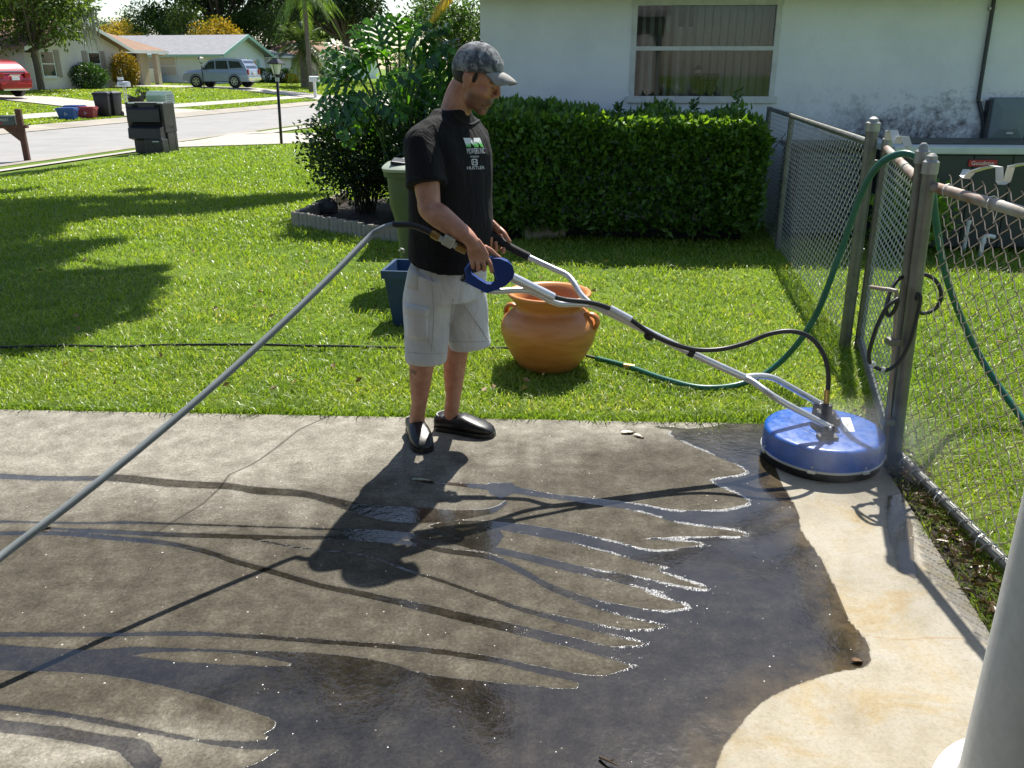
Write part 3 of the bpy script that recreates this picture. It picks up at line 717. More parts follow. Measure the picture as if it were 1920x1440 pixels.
def palm(name, label, loc, th, tr, nf, L, m, seed, ups, droop, leaflet, skirt=False, lean=0):
    t = thing(name, label, 'palm tree', loc); rnd = random.Random(seed); mb = MB(); pts = []
    for i in range(13):
        z = -.3 + (th + .3) * i / 12; pts.append(Vector((lean * (i / 12) ** 2, 0, z)))
    mb.tube(pts, [tr * (1.15 if i < 2 else 1.0) * (1 + .05 * (i % 2)) for i in range(13)], 10); mb.build('trunk', M_PALMT, t, True)
    top = pts[-1]
    for k in range(nf):
        fb = MB(); up = rnd.uniform(*ups); frond(fb, top + Vector((0, 0, rnd.uniform(-.15, .25))), k * 2.399 + rnd.gauss(0, .2), up, L * rnd.uniform(.8, 1.1), droop * rnd.uniform(.7, 1.2), leaflet, rnd)
        fb.build('frond', m, t)
    return t
palm('date_palm', 'stout date palm with dark drooping crown before the grey roof', at_px(577, 69), 3.0, .36, 46, 3.1, M_FROND, 1, (-.75, 1.25), .42, .55)
palm('queen_palm', 'slender tall palm trunk beside the white mailbox', at_px(586, 64), 6.6, .15, 22, 3.0, M_QFROND, 2, (-.5, .9), .75, .75)
palm('yellow_palm', 'palm with yellow hanging fronds beyond the white house corner', at_px(940, 17), 3.25, .12, 15, 1.7, M_YFROND, 3, (-.3, .9), .8, .5)

# ------------------------------------------------------------------ houses over the road
M_PINK = mat('pink_stucco', (.78, .70, .65), .9, .14, .8, bs=.2, bscale=40)
M_PEACH = mat('peach_stucco', (.68, .54, .42), .9, .14, .8, bs=.2, bscale=40)
M_BROOF = mat('brown_shingle', (.30, .19, .13), .95, .25, 4, bs=.4, bscale=30)
M_GROOF = mat('grey_shingle', (.33, .33, .345), .95, .2, 3, bs=.4, bscale=30)
M_WHITE = mat('white_paint', (.80, .80, .78), .6, .08, 3)
M_PALE = mat('pale_blue_stucco', (.76, .82, .83), .9, .08, 1)
M_TEAL = mat('teal_trim', (.30, .52, .44), .7, .1, 3)
M_TAUPE = mat('taupe_shutter', (.40, .33, .28), .8, .15, 5)
M_GLASSD = mat('dark_pane', (.03, .04, .045), .08, .4, 2, spec=.8)
M_DOOR = mat('dark_door', (.04, .03, .035), .5, .3, 3)
M_TAN = mat('tan_screen', (.62, .55, .44), .8, .12, 4)
M_GREYP = mat('grey_panel', (.16, .17, .18), .8, .25, 3)
def frame_box(o, s0, s1, l0, l1, z0, z1):
    """box in road coordinates relative to origin o"""
    a = [sl(s, l) for s, l in ((s0, l0), (s1, l0), (s1, l1), (s0, l1))]
    vs = [Vector((p.x - o.x, p.y - o.y, z)) for z in (z0 - o.z, z1 - o.z) for p in a]
    return vs, [(3, 2, 1, 0), (4, 5, 6, 7), (0, 1, 5, 4), (1, 2, 6, 5), (2, 3, 7, 6), (3, 0, 4, 7)]
class House:
    def __init__(s, name, label, s0, l0, z): s.o = sl(s0, l0); s.o.z = z; s.t = thing(name, label, 'house', s.o)
    def pt(s, a, l, z): q = sl(a, l); return Vector((q.x - s.o.x, q.y - s.o.y, z - s.o.z))
    def box(s, name, m, a0, a1, l0, l1, z0, z1, parent=None):
        mb = MB(); mb.add(*frame_box(s.o, a0, a1, l0, l1, z0, z1)); return mb.build(name, m, parent or s.t)
    def poly(s, name, m, pts, faces, parent=None):
        mb = MB(); mb.add([s.pt(*p) for p in pts], faces); return mb.build(name, m, parent or s.t)
    def slab(s, name, m, pts, th=.14, parent=None):
        """roof plane with thickness"""
        mb = MB(); mb.prism([s.pt(*p) for p in pts], (0, 0, -th)); return mb.build(name, m, parent or s.t)
    def window(s, a, l0, l1, z0, z1, shut=None, fm=None, along='l'):
        """window on a wall facing the street (a = wall line)"""
        w = s.box('window', fm or M_WHITE, a, a + .05, l0, l1, z0, z1); f = .07; zm = (z0 + z1) / 2
        s.box('pane', M_GLASSD, a + .045, a + .058, l0 + f, l1 - f, z0 + f, zm - f / 2, w); s.box('pane', M_GLASSD, a + .045, a + .058, l0 + f, l1 - f, zm + f / 2, z1 - f, w)
        s.box('sill', fm or M_WHITE, a, a + .12, l0 - .08, l1 + .08, z0 - .08, z0 - .003, w)
        if shut:
            for q0, q1 in ((l0 - .5, l0 - .06), (l1 + .06, l1 + .5)):
                sh = s.box('shutter', shut, a, a + .04, q0, q1, z0 - .05, z1 + .05)
                for k in range(5): s.box('louvre', shut, a + .04, a + .055, q0 + .06, q1 - .06, z0 + .05 + k * (z1 - z0 - .1) / 5, z0 + .05 + (k + .7) * (z1 - z0 - .1) / 5, sh)
ZB = .3
h1 = House('bungalow', 'pink walled bungalow with brown shingle roof and taupe shutters', -42, 48, ZB)
E1 = 2.85
h1.box('wall', M_PINK, -46, -38, 44, 52.4, ZB, E1); h1.box('wall', M_PEACH, -46, -39.6, 35, 44, ZB, E1 - .05); h1.box('wall', M_PEACH, -46, -40.2, 52.4, 58.6, ZB, E1 - .05)
h1.poly('gable', M_PINK, [(-38.0, 44, E1), (-38.0, 52.4, E1), (-38.0, 48.2, 4.35)], [(0, 1, 2)])
for sg, l0 in ((-1, 43.4), (1, 53.0)):
    h1.slab('roof', M_BROOF, [(-37.4, l0, E1 - .12), (-37.4, 48.2, 4.5), (-46.5, 48.2, 4.5), (-46.5, l0, E1 - .12)])
    h1.slab('rake_board', M_WHITE, [(-37.36, l0, E1 - .14), (-37.36, 48.2, 4.48), (-37.30, 48.2, 4.48), (-37.30, l0, E1 - .14)], .2)
h1.slab('roof', M_BROOF, [(-39.0, 52.9, E1 - .1), (-39.0, 59.3, E1 - .1), (-43.5, 56.0, 4.45), (-43.5, 49, 4.45)])
h1.slab('roof', M_BROOF, [(-39.0, 59.3, E1 - .1), (-48, 59.3, E1 - .1), (-43.5, 56.0, 4.45)])
h1.slab('roof', M_BROOF, [(-38.9, 34.3, E1 - .1), (-38.9, 43.9, E1 - .1), (-43.5, 47, 4.4), (-43.5, 37.5, 4.4)])
h1.box('fascia', M_WHITE, -38.99, -38.9, 53.1, 59.3, E1 - .3, E1 - .1); h1.box('fascia', M_WHITE, -38.88, -38.8, 34.3, 43.3, E1 - .3, E1 - .1)
h1.window(-38, 45.2, 46.3, 1.12, 2.55, M_TAUPE); h1.window(-38, 49.3, 50.4, 1.12, 2.55, M_TAUPE); h1.window(-39.6, 39.5, 41.6, 1.1, 2.5)
d = h1.box('door', M_DOOR, -40.2, -40.13, 55.4, 57.2, ZB, 2.55); h1.box('door_frame', M_TAUPE, -40.2, -40.1, 57.2, 57.5, ZB, 2.6); h1.box('door_frame', M_TAUPE, -40.2, -40.1, 55.1, 55.4, ZB, 2.6)
h1.box('porch_post', M_PEACH, -39.5, -39.2, 58.1, 58.5, ZB, E1 - .3)
mb = MB(); mb.tube(spline([h1.pt(-39.0, 59.2, 2.6), h1.pt(-39.2, 59.2, 2.45), h1.pt(-39.8, 58.75, 2.2), h1.pt(-39.9, 58.7, .3)], 4), .05, 6); mb.build('downpipe', M_PEACH, h1.t)

h2 = House('gabled_house', 'pale blue house with grey shingle roof and teal trimmed gable', -44, 66, .35)
E2 = 2.72; ZC = .3
h2.box('wall', M_PALE, -56, -37.6, 64, 71, ZC, E2); h2.box('wall', M_PALE, -56, -39.6, 71, 80, ZC, E2 - .05)
h2.poly('gable', M_PALE, [(-37.6, 64, E2), (-37.6, 71, E2), (-37.6, 67.5, 3.95)], [(0, 1, 2)])
for l0 in (63.4, 71.6):
    h2.slab('roof', M_GROOF, [(-37.0, l0, E2 - .15), (-37.0, 67.5, 4.1), (-56.5, 67.5, 4.1), (-56.5, l0, E2 - .15)])
    h2.slab('rake_board', M_TEAL, [(-36.97, l0, E2 - .13), (-36.97, 67.5, 4.12), (-36.9, 67.5, 4.12), (-36.9, l0, E2 - .13)], .24)
h2.slab('roof', M_GROOF, [(-38.8, 71.0, E2 - .1), (-38.8, 81, E2 - .1), (-46, 76, 4.14), (-46, 67.3, 4.14)]); h2.slab('roof', M_GROOF, [(-38.8, 81, E2 - .1), (-56, 81, E2 - .1), (-46, 76, 4.14)])
h2.box('eave_board', M_TEAL, -56, -37.1, 63.3, 63.4, E2 - .32, E2 - .15); h2.box('fascia', M_WHITE, -38.79, -38.7, 71.6, 81, E2 - .3, E2 - .1)
for l0 in (65.1, 68.5): h2.window(-37.6, l0, l0 + 1.1, 1.25, 2.2, M_TEAL)
sw = h2.box('side_window', M_WHITE, -44.5, -41.4, 63.94, 64, 1.05, 2.4)
h2.box('screen', M_TAN, -44.4, -41.5, 63.92, 63.945, 1.1, 1.7, sw); h2.box('screen', M_TAN, -44.4, -41.5, 63.92, 63.945, 1.75, 2.35, sw)
h2.box('door', M_TEAL, -39.6, -39.52, 72.2, 73.3, ZC, 2.4); h2.box('porch_post', M_WHITE, -39, -38.85, 74.2, 74.35, ZC, E2 - .3); h2.box('garage_panel', M_WHITE, -39.6, -39.5, 75, 79.5, ZC, 2.4)
h3 = House('far_bungalow', 'small pale bungalow with brown roof behind the palms', -40, 92, .3)
h3.box('wall', M_PALE, -50, -38.5, 88, 100, .2, 2.7)
h3.slab('roof', M_BROOF, [(-37.8, 87, 2.6), (-37.8, 101, 2.6), (-44, 97, 4.4), (-44, 91, 4.4)]); h3.slab('roof', M_BROOF, [(-37.8, 87, 2.6), (-44, 91, 4.4), (-51, 87, 2.6)])
h3.window(-38.5, 91, 92.4, 1.2, 2.3)
# fences and cabinets beside the far house
M_FPANEL = mat('weathered_board', (.50, .45, .40), .9, .2, 5); M_YB = mat('yellow_board', (.75, .55, .24), .8, .1, 5)
def wall_thing(name, label, cat, m, a0, a1, l0, l1, z0, z1, n=0, mp=None):
    o = sl((a0 + a1) / 2, (l0 + l1) / 2); o.z = z0; t = thing(name, label, cat, o)
    if n:
        for k in range(n):
            mb = MB(); mb.add(*frame_box(o, a0, a1, l0 + (l1 - l0) * k / n, l0 + (l1 - l0) * (k + .93) / n, z0, z1)); mb.build('board', m, t)
        for z in (z0 + .3, z1 - .3): mb = MB(); mb.add(*frame_box(o, a0 - .06, a0 - .003, l0, l1, z, z + .1)); mb.build('rail', mp or m, t)
    else: mb = MB(); mb.add(*frame_box(o, a0, a1, l0, l1, z0, z1)); mb.build('panel', m, t)
    return t
wall_thing('board_fence', 'weathered grey board fence beside the far garage', 'fence', M_FPANEL, -40.0, -39.94, 82, 87.2, .2, 2.1, 16)
wall_thing('open_gate', 'yellow board gate leaning behind the palm trunk', 'gate', M_YB, -38.6, -38.54, 83.6, 84.8, .2, 2.2, 4)
t = wall_thing('dark_screen', 'dark grey screen panel with white patches beside the pale blue wall', 'screen', M_GREYP, -48, -44.6, 62.6, 62.7, .2, 1.5)
for k, (a, z) in enumerate([(-47.4, .9), (-46.6, .7), (-46.2, 1.15), (-45.6, .85), (-45.1, 1.1)]):
    mb = MB(); mb.add(*frame_box(t.location, a, a + .22, 62.58, 62.597, z, z + .22)); mb.build('patch', M_WHITE, t)
t = wall_thing('utility_cabinet', 'white cabinet standing between the dark screen and the silver car', 'cabinet', M_WHITE, -44.4, -42.2, 62.3, 63.0, .2, 1.55, 4)

# shrubs and hedges over the road
def shrub(name, label, loc, r, m, n, ls, seed, group=None, boxy=False):
    t = thing(name, label, 'shrub', loc, 0, group); pp, dd = shell_points(n, seed, inner=.6); q = np.random.default_rng(seed)
    if boxy: pp = np.sign(pp) * np.abs(pp) ** .45
    pp = pp * (1 + .1 * q.normal(size=(n, 1))); P_ = pp * np.array(r) + np.array([0, 0, r[2]]); V, F = leaf_cloud(P_, dd + q.normal(size=(n, 3)) * .6, ls, ls * .6, seed)
    obj('foliage', nmesh('foliage', V, F, m), t); mb = MB(); rd = random.Random(seed)
    for k in range(7): mb.tube([(0, 0, -.1), (r[0] * rd.uniform(-.4, .4), r[1] * rd.uniform(-.4, .4), r[2] * .9), (r[0] * rd.uniform(-.7, .7), r[1] * rd.uniform(-.7, .7), r[2] * 1.5)], [.05, .035, .01], 5)
    mb.build('stem', M_TWIG, t); return t
shrub('wall_shrub', 'clipped green shrub under the shuttered window', at_px(174, 55.3), (1.1, .9, .72), M_SHRUB, 2600, .14, 51)
shrub('golden_croton', 'tall oval golden leaved shrub by the dark front door', at_px(244, 58.2), (.8, .8, 1.05), M_CROTON, 3200, .13, 52)
shrub('pale_shrub', 'pale round shrub behind the silver car', at_px(468, 71), (.75, .75, .9), M_OLIVE, 2000, .14, 53)
for k, (px, w_) in enumerate(((506, .62), (533, .55))): shrub('clipped_hedge', ('clipped dark box hedge nearer the teal gable', 'clipped dark box hedge beside the far garage panel')[k], at_px(px, 76), (w_, .5, .55), M_SHRUB, 1800, .14, 54 + k, None, True)
for k, px in enumerate((484, 550)): shrub('bronze_shrub', ('low bronze leaved shrub behind the silver car', 'low bronze leaved shrub beside the weathered fence')[k], at_px(px, 75.5), (.5, .45, .38), M_CROTON, 900, .13, 57 + k)
shrub('garden_sprig', 'thin sprouting plant on the opposite lawn above the dark tub', at_px(272, 47), (.35, .3, .3), M_SHRUB, 160, .12, 60)
# ================================================================== vehicles
def paint(name, c, c2=None):
    m, nt, b = newmat(name); b.inputs['Metallic'].default_value = .35; b.inputs['Roughness'].default_value = .28; b.inputs['Coat Weight'].default_value = .6
    nt.links.new(ramp(nt, noise(nt, 3, 4), [(.35, tuple(x * .92 for x in c)), (.65, c)]), b.inputs['Base Color']); return m
M_TYRE = mat('tyre_rubber', (.018, .018, .018), .85, .3, 9); M_RIM = mat('alloy', (.55, .56, .58), .35, .1, 5, metal=.8)
M_BLACKP = mat('black_plastic', (.018, .018, .02), .5, .3, 8); M_CGLASS = mat('car_glass', (.035, .045, .055), .05, .2, 1, spec=.9)
M_REDL = mat('red_lens', (.35, .01, .015), .15, .2, 8); M_CLEARL = mat('clear_lens', (.75, .78, .8), .15, .1, 8); M_CHROME = mat('chrome', (.75, .75, .76), .15, .05, 5, metal=1)
def vehicle(name, label, loc, rz, spec):
    """x forward, y left. spec: body outline, cabin outline, side windows, wheels"""
    t = thing(name, label, 'car', loc, rz); W = spec['w'] / 2; pm = spec['paint']
    bm_ = MB(); ol = spec['body']
    rings = [[Vector((x * (1 if abs(k) < .9 else .985), W * k, z if (k in (-.9, .9) or abs(k) < .9) else .5 * z + .5 * max(.45, min(z, .8)))) for x, z in ol] for k in (-1, -.9, .9, 1)]
    bm_.loft(rings); body = bm_.build('body', pm, t, 30)
    cb = MB(); rg = []
    for k, inset in ((-.93, 0), (-.9, .0), (.9, 0), (.93, 0)):
        rg.append([Vector((x, W * k * (1 - .17 * max(0, (z - spec['belt']) / (spec['h'] - spec['belt']))), z)) for x, z in spec['cabin']])
    cb.loft(rg); cab = cb.build('cabin', pm, t, 35)
    def side(z): return W * .935 * (1 - .17 * max(0, (z - spec['belt']) / (spec['h'] - spec['belt'])))
    for win in spec['side']:
        for sg in (-1, 1):
            mb = MB(); mb.prism([Vector((x, sg * (side(z) + .004), z)) for x, z in win], (0, sg * .006, 0)); mb.build('window', M_CGLASS, t)
    for nm, q in (('windscreen', spec['front']), ('rear_window', spec['rear'])):
        (x0, z0), (x1, z1) = q; mb = MB(); dx = .012 if nm == 'windscreen' else -.012
        mb.prism([Vector((x0, -side(z0) + .1, z0)), Vector((x0, side(z0) - .1, z0)), Vector((x1, side(z1) - .12, z1)), Vector((x1, -side(z1) + .12, z1))], (dx, 0, .008)); mb.build(nm, M_CGLASS, t)
    R_ = spec['wr']
    for wx in spec['wheels']:
        for sg in (-1, 1):
            RX = Matrix.Rotation(math.pi / 2, 3, 'X'); a = MB(); a.lathe([(R_ * .98, -.1), (R_ * 1.14, -.1), (R_ * 1.14, .115), (R_ * .98, .115)], 22, (wx, sg * (W - .10), R_ + .02), close=True, R=RX); a.build('wheel_arch', M_BLACKP, t, 40)
            o = thing('wheel', None, None, (wx, sg * (W - .1), R_)); o.parent = t
            a = MB(); a.lathe([(R_ * .62, -.11), (R_ * .9, -.12), (R_, -.08), (R_, .08), (R_ * .9, .12), (R_ * .62, .11)], 24, R=RX); a.build('tyre', M_TYRE, o, 40)
            a = MB(); yo = sg * .122; a.lathe([(R_ * .56, -.005), (R_ * .64, -.005), (R_ * .64, .012), (R_ * .56, .012)], 20, (0, yo, 0), close=True, R=RX); a.lathe([(R_ * .16, -.01), (R_ * .16, .012)], 10, (0, yo, 0), R=RX)
            for k in range(6):
                an = k * math.pi / 3; a.box((math.cos(an) * R_ * .36, yo, math.sin(an) * R_ * .36), (R_ * .46, .02, R_ * .17), Matrix.Rotation(-an, 3, 'Y'))
            a.build('rim', M_RIM, o)
    for q, mm, nm in spec['extra']:
        a = MB(); a.bbox(q[0], q[1], b=min(q[1]) * .25); a.build(nm, mm, t)
    return t
SUV = dict(w=1.92, h=1.80, belt=1.12, wr=.39, paint=paint('silver_paint', (.36, .42, .56)),
  body=[(-2.36, .42), (-2.40, .62), (-2.34, 1.10), (-2.28, 1.16), (.55, 1.14), (.95, 1.15), (2.05, 1.04), (2.28, .96), (2.36, .75), (2.38, .5), (2.30, .36), (1.0, .34), (-1.0, .34), (-2.25, .36)],
  cabin=[(-2.27, 1.13), (-2.12, 1.45), (-1.92, 1.76), (-1.5, 1.80), (-.4, 1.82), (.25, 1.78), (.5, 1.68), (1.05, 1.14)],
  side=[[(.88, 1.18), (.45, 1.62), (.05, 1.68), (.02, 1.17)], [(-.08, 1.17), (-.05, 1.69), (-.85, 1.69), (-.98, 1.17)], [(-1.08, 1.22), (-.98, 1.68), (-1.75, 1.63), (-2.0, 1.25)]],
  front=((1.0, 1.18), (.52, 1.68)), rear=((-2.235, 1.2), (-1.97, 1.68)), wheels=(1.42, -1.37),
  extra=[(((-2.36, 0, .55), (.14, 1.8, .2)), M_CHROME, 'bumper'), (((2.34, 0, .58), (.12, 1.8, .28)), M_BLACKP, 'bumper'), (((-2.33, .8, .98), (.1, .2, .34)), M_REDL, 'tail_light'), (((-2.33, -.8, .98), (.1, .2, .34)), M_REDL, 'tail_light'),
         (((2.24, .72, .86), (.12, .36, .16)), M_CLEARL, 'headlight'), (((2.24, -.72, .86), (.12, .36, .16)), M_CLEARL, 'headlight'), (((-2.385, 0, .88), (.03, .4, .16)), M_CLEARL, 'number_plate'), (((.7, 1.03, 1.2), (.14, .2, .16)), M_BLACKP, 'mirror'), (((.7, -1.03, 1.2), (.14, .2, .16)), M_BLACKP, 'mirror'),
         (((-.6, .62, 1.85), (1.9, .04, .04)), M_CHROME, 'roof_rail'), (((-.6, -.62, 1.85), (1.9, .04, .04)), M_CHROME, 'roof_rail'), (((-.1, -.966, 1.0), (.2, .025, .035)), M_CHROME, 'door_handle'), (((-1.15, -.966, 1.0), (.2, .025, .035)), M_CHROME, 'door_handle'), (((0, -.955, .42), (2.0, .06, .08)), M_BLACKP, 'side_step')])
q = sl(-32.9, 56.0); vz = terr(q.x, q.y) + .06
ang = math.atan2(-RN.y, -RN.x)
vehicle('silver_suv', 'silver sport utility car parked on the drive of the gabled house', (q.x, q.y, vz), ang + .04, SUV)
RED = dict(w=1.84, h=1.62, belt=1.02, wr=.34, paint=paint('red_paint', (.33, .012, .022)),
  body=[(-2.10, .40), (-2.18, .58), (-2.16, .80), (-2.06, 1.02), (.55, 1.02), (1.85, .92), (2.2, .74), (2.24, .45), (2.1, .28), (0, .26), (-2.0, .30)],
  cabin=[(-2.08, 1.0), (-1.95, 1.2), (-1.6, 1.5), (-1.2, 1.6), (-.2, 1.62), (.2, 1.55), (1.1, 1.02)],
  side=[[(.85, 1.06), (.2, 1.45), (-.1, 1.52), (-.15, 1.06)], [(-.25, 1.06), (-.2, 1.53), (-.95, 1.5), (-1.3, 1.1)]],
  front=((1.05, 1.06), (.25, 1.52)), rear=((-2.05, 1.06), (-1.6, 1.48)), wheels=(1.35, -1.3),
  extra=[(((-2.13, 0, .48), (.14, 1.72, .24)), M_REDL, 'bumper'), (((-2.12, .72, .92), (.12, .3, .22)), M_REDL, 'tail_light'), (((-2.12, -.72, .92), (.12, .3, .22)), M_REDL, 'tail_light'),
         (((-2.19, 0, .80), (.03, .42, .16)), M_CLEARL, 'number_plate'), (((-2.18, 0, .93), (.03, .6, .05)), M_CHROME, 'trim_bar'), (((-2.1, 0, .32), (.1, 1.4, .08)), M_CHROME, 'lower_trim'), (((2.05, .65, .72), (.2, .36, .14)), M_CLEARL, 'headlight'), (((2.05, -.65, .72), (.2, .36, .14)), M_CLEARL, 'headlight'), (((.75, .98, 1.1), (.14, .18, .13)), M_BLACKP, 'mirror'), (((.75, -.98, 1.1), (.14, .18, .13)), M_BLACKP, 'mirror')])
q = sl(-33.3, 35.5)
vehicle('red_car', 'red hatchback parked on the drive beside the pink bungalow', (q.x, q.y, terr(q.x, q.y) + .07), ang - .1, RED)

# ================================================================== street furniture
M_LAMPB = mat('black_metal', (.015, .015, .016), .4, .3, 6, rvar=.1); M_LAMPG = mat('frosted_glass', (.75, .75, .72), .3, .06, 3)
def lamp(label, loc, H, sc=1.0):
    t = thing('lamp_post', label, 'lamp post', loc); a = MB(); a.tube([(0, 0, -.2), (0, 0, H - .42)], .036 * sc, 10); a.build('pole', M_LAMPB, t, True)
    a = MB(); a.lathe([(.05 * sc, 0), (.05 * sc, .09)], 12, (0, 0, H - .52)); a.build('collar', mat('grey_band', (.45, .5, .52), .4, .1, 5), t)
    a = MB()
    for k in range(4):
        an = math.pi / 4 + k * math.pi / 2; c, s_ = math.cos(an), math.sin(an); a.tube([(c * .085 * sc, s_ * .085 * sc, H - .36), (c * .15 * sc, s_ * .15 * sc, H - .13)], .009 * sc, 5)
    a.lathe([(.03, 0), (.1, .03), (.1, .055)], 4, (0, 0, H - .42), R=Matrix.Rotation(math.pi / 4, 3, 'Z')); a.build('lantern_frame', M_LAMPB, t)
    a = MB(); a.lathe([(.085 * sc, H - .36), (.145 * sc, H - .135)], 4, R=Matrix.Rotation(0, 3, 'Z')); a.build('glass', M_LAMPG, t)
    a = MB(); a.lathe([(.215 * sc, H - .135), (.22 * sc, H - .115), (.09 * sc, H - .02), (.07 * sc, H)], 4); a.build('cap', M_LAMPB, t); return t
q = T(528, 271); lamp('black lantern post standing at the edge of the near lawn', q, 1.98).rotation_euler = (0, .025, .5)
q = at_px(387, 57.5); lamp('small black lantern post in front of the silver car', q, 2.0)
# brown wooden mailbox post
M_BWOOD = mat('brown_stained_wood', (.115, .05, .032), .8, .35, 12, bs=.5, bscale=40)
M_MBOX = mat('dark_green_tin', (.055, .075, .065), .45, .25, 6, rvar=.1); M_LETTER = mat('pale_lettering', (.5, .5, .45), .6, .1, 5)
q = T(52, 302); t = thing('post_mailbox', 'dark green mailbox on a brown wooden arm post by the kerb', 'mailbox', q, 0); t.rotation_euler = (0, 0, .12)
a = MB(); a.bbox((0, 0, .55), (.125, .125, 1.3), b=.012); a.build('post', M_BWOOD, t); a = MB(); a.bbox((-.22, .0, .80), (.74, .145, .075), b=.008); a.build('arm', M_BWOOD, t)
a = MB(); a.prism([(-.40, -.03, .765), (-.06, -.03, .765), (-.06, -.03, .45)], (0, .06, 0)); a.build('brace', M_BWOOD, t)
a = MB(); pr = [(-.11, 0), (.11, 0), (.11, .15)] + [(.11 * math.cos(k * math.pi / 8), .15 + .07 * math.sin(k * math.pi / 8)) for k in range(1, 8)] + [(-.11, .15)]
a.prism([(-.66, y_, .84 + z_) for y_, z_ in pr], (.56, 0, 0)); bx = a.build('box', M_MBOX, t, 30)
vs_, fs_ = text_mb('4651', .1); a = MB(); a.add([Vector((-.30 + v.x, -.114, .96 + v.y)) for v in vs_], fs_); a.build('number', M_LETTER, bx)
a = MB(); a.box((-.42, -.116, .89), (.1, .006, .05)); a.build('flag', mat('red_flag', (.3, .03, .03), .5, .2, 5), bx)
# far mailboxes
M_MBW = mat('pale_grey_tin', (.62, .66, .70), .4, .1, 4); M_GALV = mat('galvanised', (.55, .56, .55), .45, .2, 7, metal=.6)
q = T(239, 203); t = thing('lattice_mailbox', 'pale grey mailbox on thin metal legs above the discarded television', 'mailbox', (q.x, q.y, q.z), -.25)
a = MB(); a.prism([(-.28, y_, .95 + z_ * 1.05) for y_, z_ in pr], (.56, 0, 0)); bx = a.build('box', M_MBW, t, 30)
vs_, fs_ = text_mb('4650', .15); a = MB(); a.add([Vector((v.x - .02, -.114, 1.05 + v.y)) for v in vs_], fs_); a.build('number', M_LAMPB, bx)
a = MB(); a.box((-.14, 0, 1.30), (.26, .1, .13)); a.build('flag_plate', M_MBW, bx)
for x_ in (-.07, .07): a = MB(); a.tube([(x_, 0, -.1), (x_, 0, .96)], .018, 6); a.build('leg', M_GALV, t)
a = MB()
for k in range(5): a.tube([(-.07 if k % 2 else .07, 0, .08 + k * .17), (.07 if k % 2 else -.07, 0, .25 + k * .17)], .01, 5)
a.build('scroll', M_GALV, t)
q = T(592, 184); t = thing('white_mailbox', 'white plastic mailbox post standing by the far drive', 'mailbox', q, -.2)
a = MB(); a.bbox((0, 0, .5), (.16, .16, 1.15), b=.02); a.build('post', M_WHITE, t); a = MB(); a.prism([(-.30, y_ * 1.5, 1.0 + z_ * 1.6) for y_, z_ in pr], (.62, 0, 0)); a.build('box', M_WHITE, t, 30)

# discarded television and set
M_TVB = mat('dark_grey_plastic', (.014, .015, .019), .45, .25, 4, rvar=.08); M_TVS = mat('grey_cabinet_side', (.09, .087, .083), .6, .15, 4); M_TVBLUE = mat('dark_blue_plastic', (.02, .03, .075), .4, .2, 5)
c0 = T(282, 288); t = thing('discarded_television', 'big discarded dark rear projection television standing by the kerb', 'television', c0, -.12)
a = MB(); a.bbox((0, .28, .80), (.92, .56, .66), b=.015); cab = a.build('cabinet', M_TVB, t)
a = MB(); a.box((-.463, .28, .80), (.012, .5, .64)); a.build('side_panel', M_TVS, t); a = MB(); a.bbox((.03, .30, .235), (.86, .46, .475), b=.015); a.build('base', M_TVB, t)
a = MB(); a.box((-.405, .30, .24), (.012, .42, .44)); a.build('side_panel', M_TVS, t)
a = MB(); a.prism([(-.42, -.0, 1.05), (-.42, -.06, .99), (-.42, -.07, .72), (-.42, .0, .66)], (.80, 0, 0)); a.build('back_shell', M_TVB, t)
a = MB(); a.prism([(-.36, -.0, .655), (-.36, -.20, .58), (-.36, -.22, .36), (-.36, .0, .30)], (.8, 0, 0)); a.build('speaker_shell', M_TVB, t)
for x_ in (-.22, .33): a = MB(); a.box((x_, -.008, 1.07), (.13, .012, .06)); a.build('slot', mat('slot_black', (.004, .004, .004), .9, .1, 5), t)
for x_, w_ in ((-.3, .16), (.4, .12)): a = MB(); a.bbox((x_, .02, 1.135), (w_, .06, .025), b=.005); a.build('clip', M_MBW, t)
a = MB(); a.bbox((0, .25, 1.14), (.90, .5, .018), b=.006); a.build('top_cover', M_TVS, t)
a = MB(); a.tube(spline([(.43, .3, .5), (.52, .28, .62), (.57, .2, .3), (.60, .1, .02), (.5, 0, .01)], 5), .006, 5); a.build('cord', M_BLACKP, t)
t = thing('small_set', 'small dark blue topped set leaning against the discarded television', 'television', G(300, 288, c0.z) - Vector((0, .12, 0)), -.1)
a = MB(); a.bbox((0, 0, .17), (.46, .3, .34), b=.012, taper=.94); a.build('case', M_TVB, t); a = MB(); a.prism([(-.21, -.14, .344), (.21, -.14, .344), (.19, .15, .40), (-.19, .15, .40)], (0, 0, .012)); a.build('lid', M_TVBLUE, t)
a = MB(); a.box((.06, -.152, .295), (.16, .004, .02)); a.build('badge', M_MBW, t)
for x_ in (-.04, .0): a = MB(); a.box((x_, -.152, .16), (.022, .004, .06)); a.build('socket', M_TVS, t)

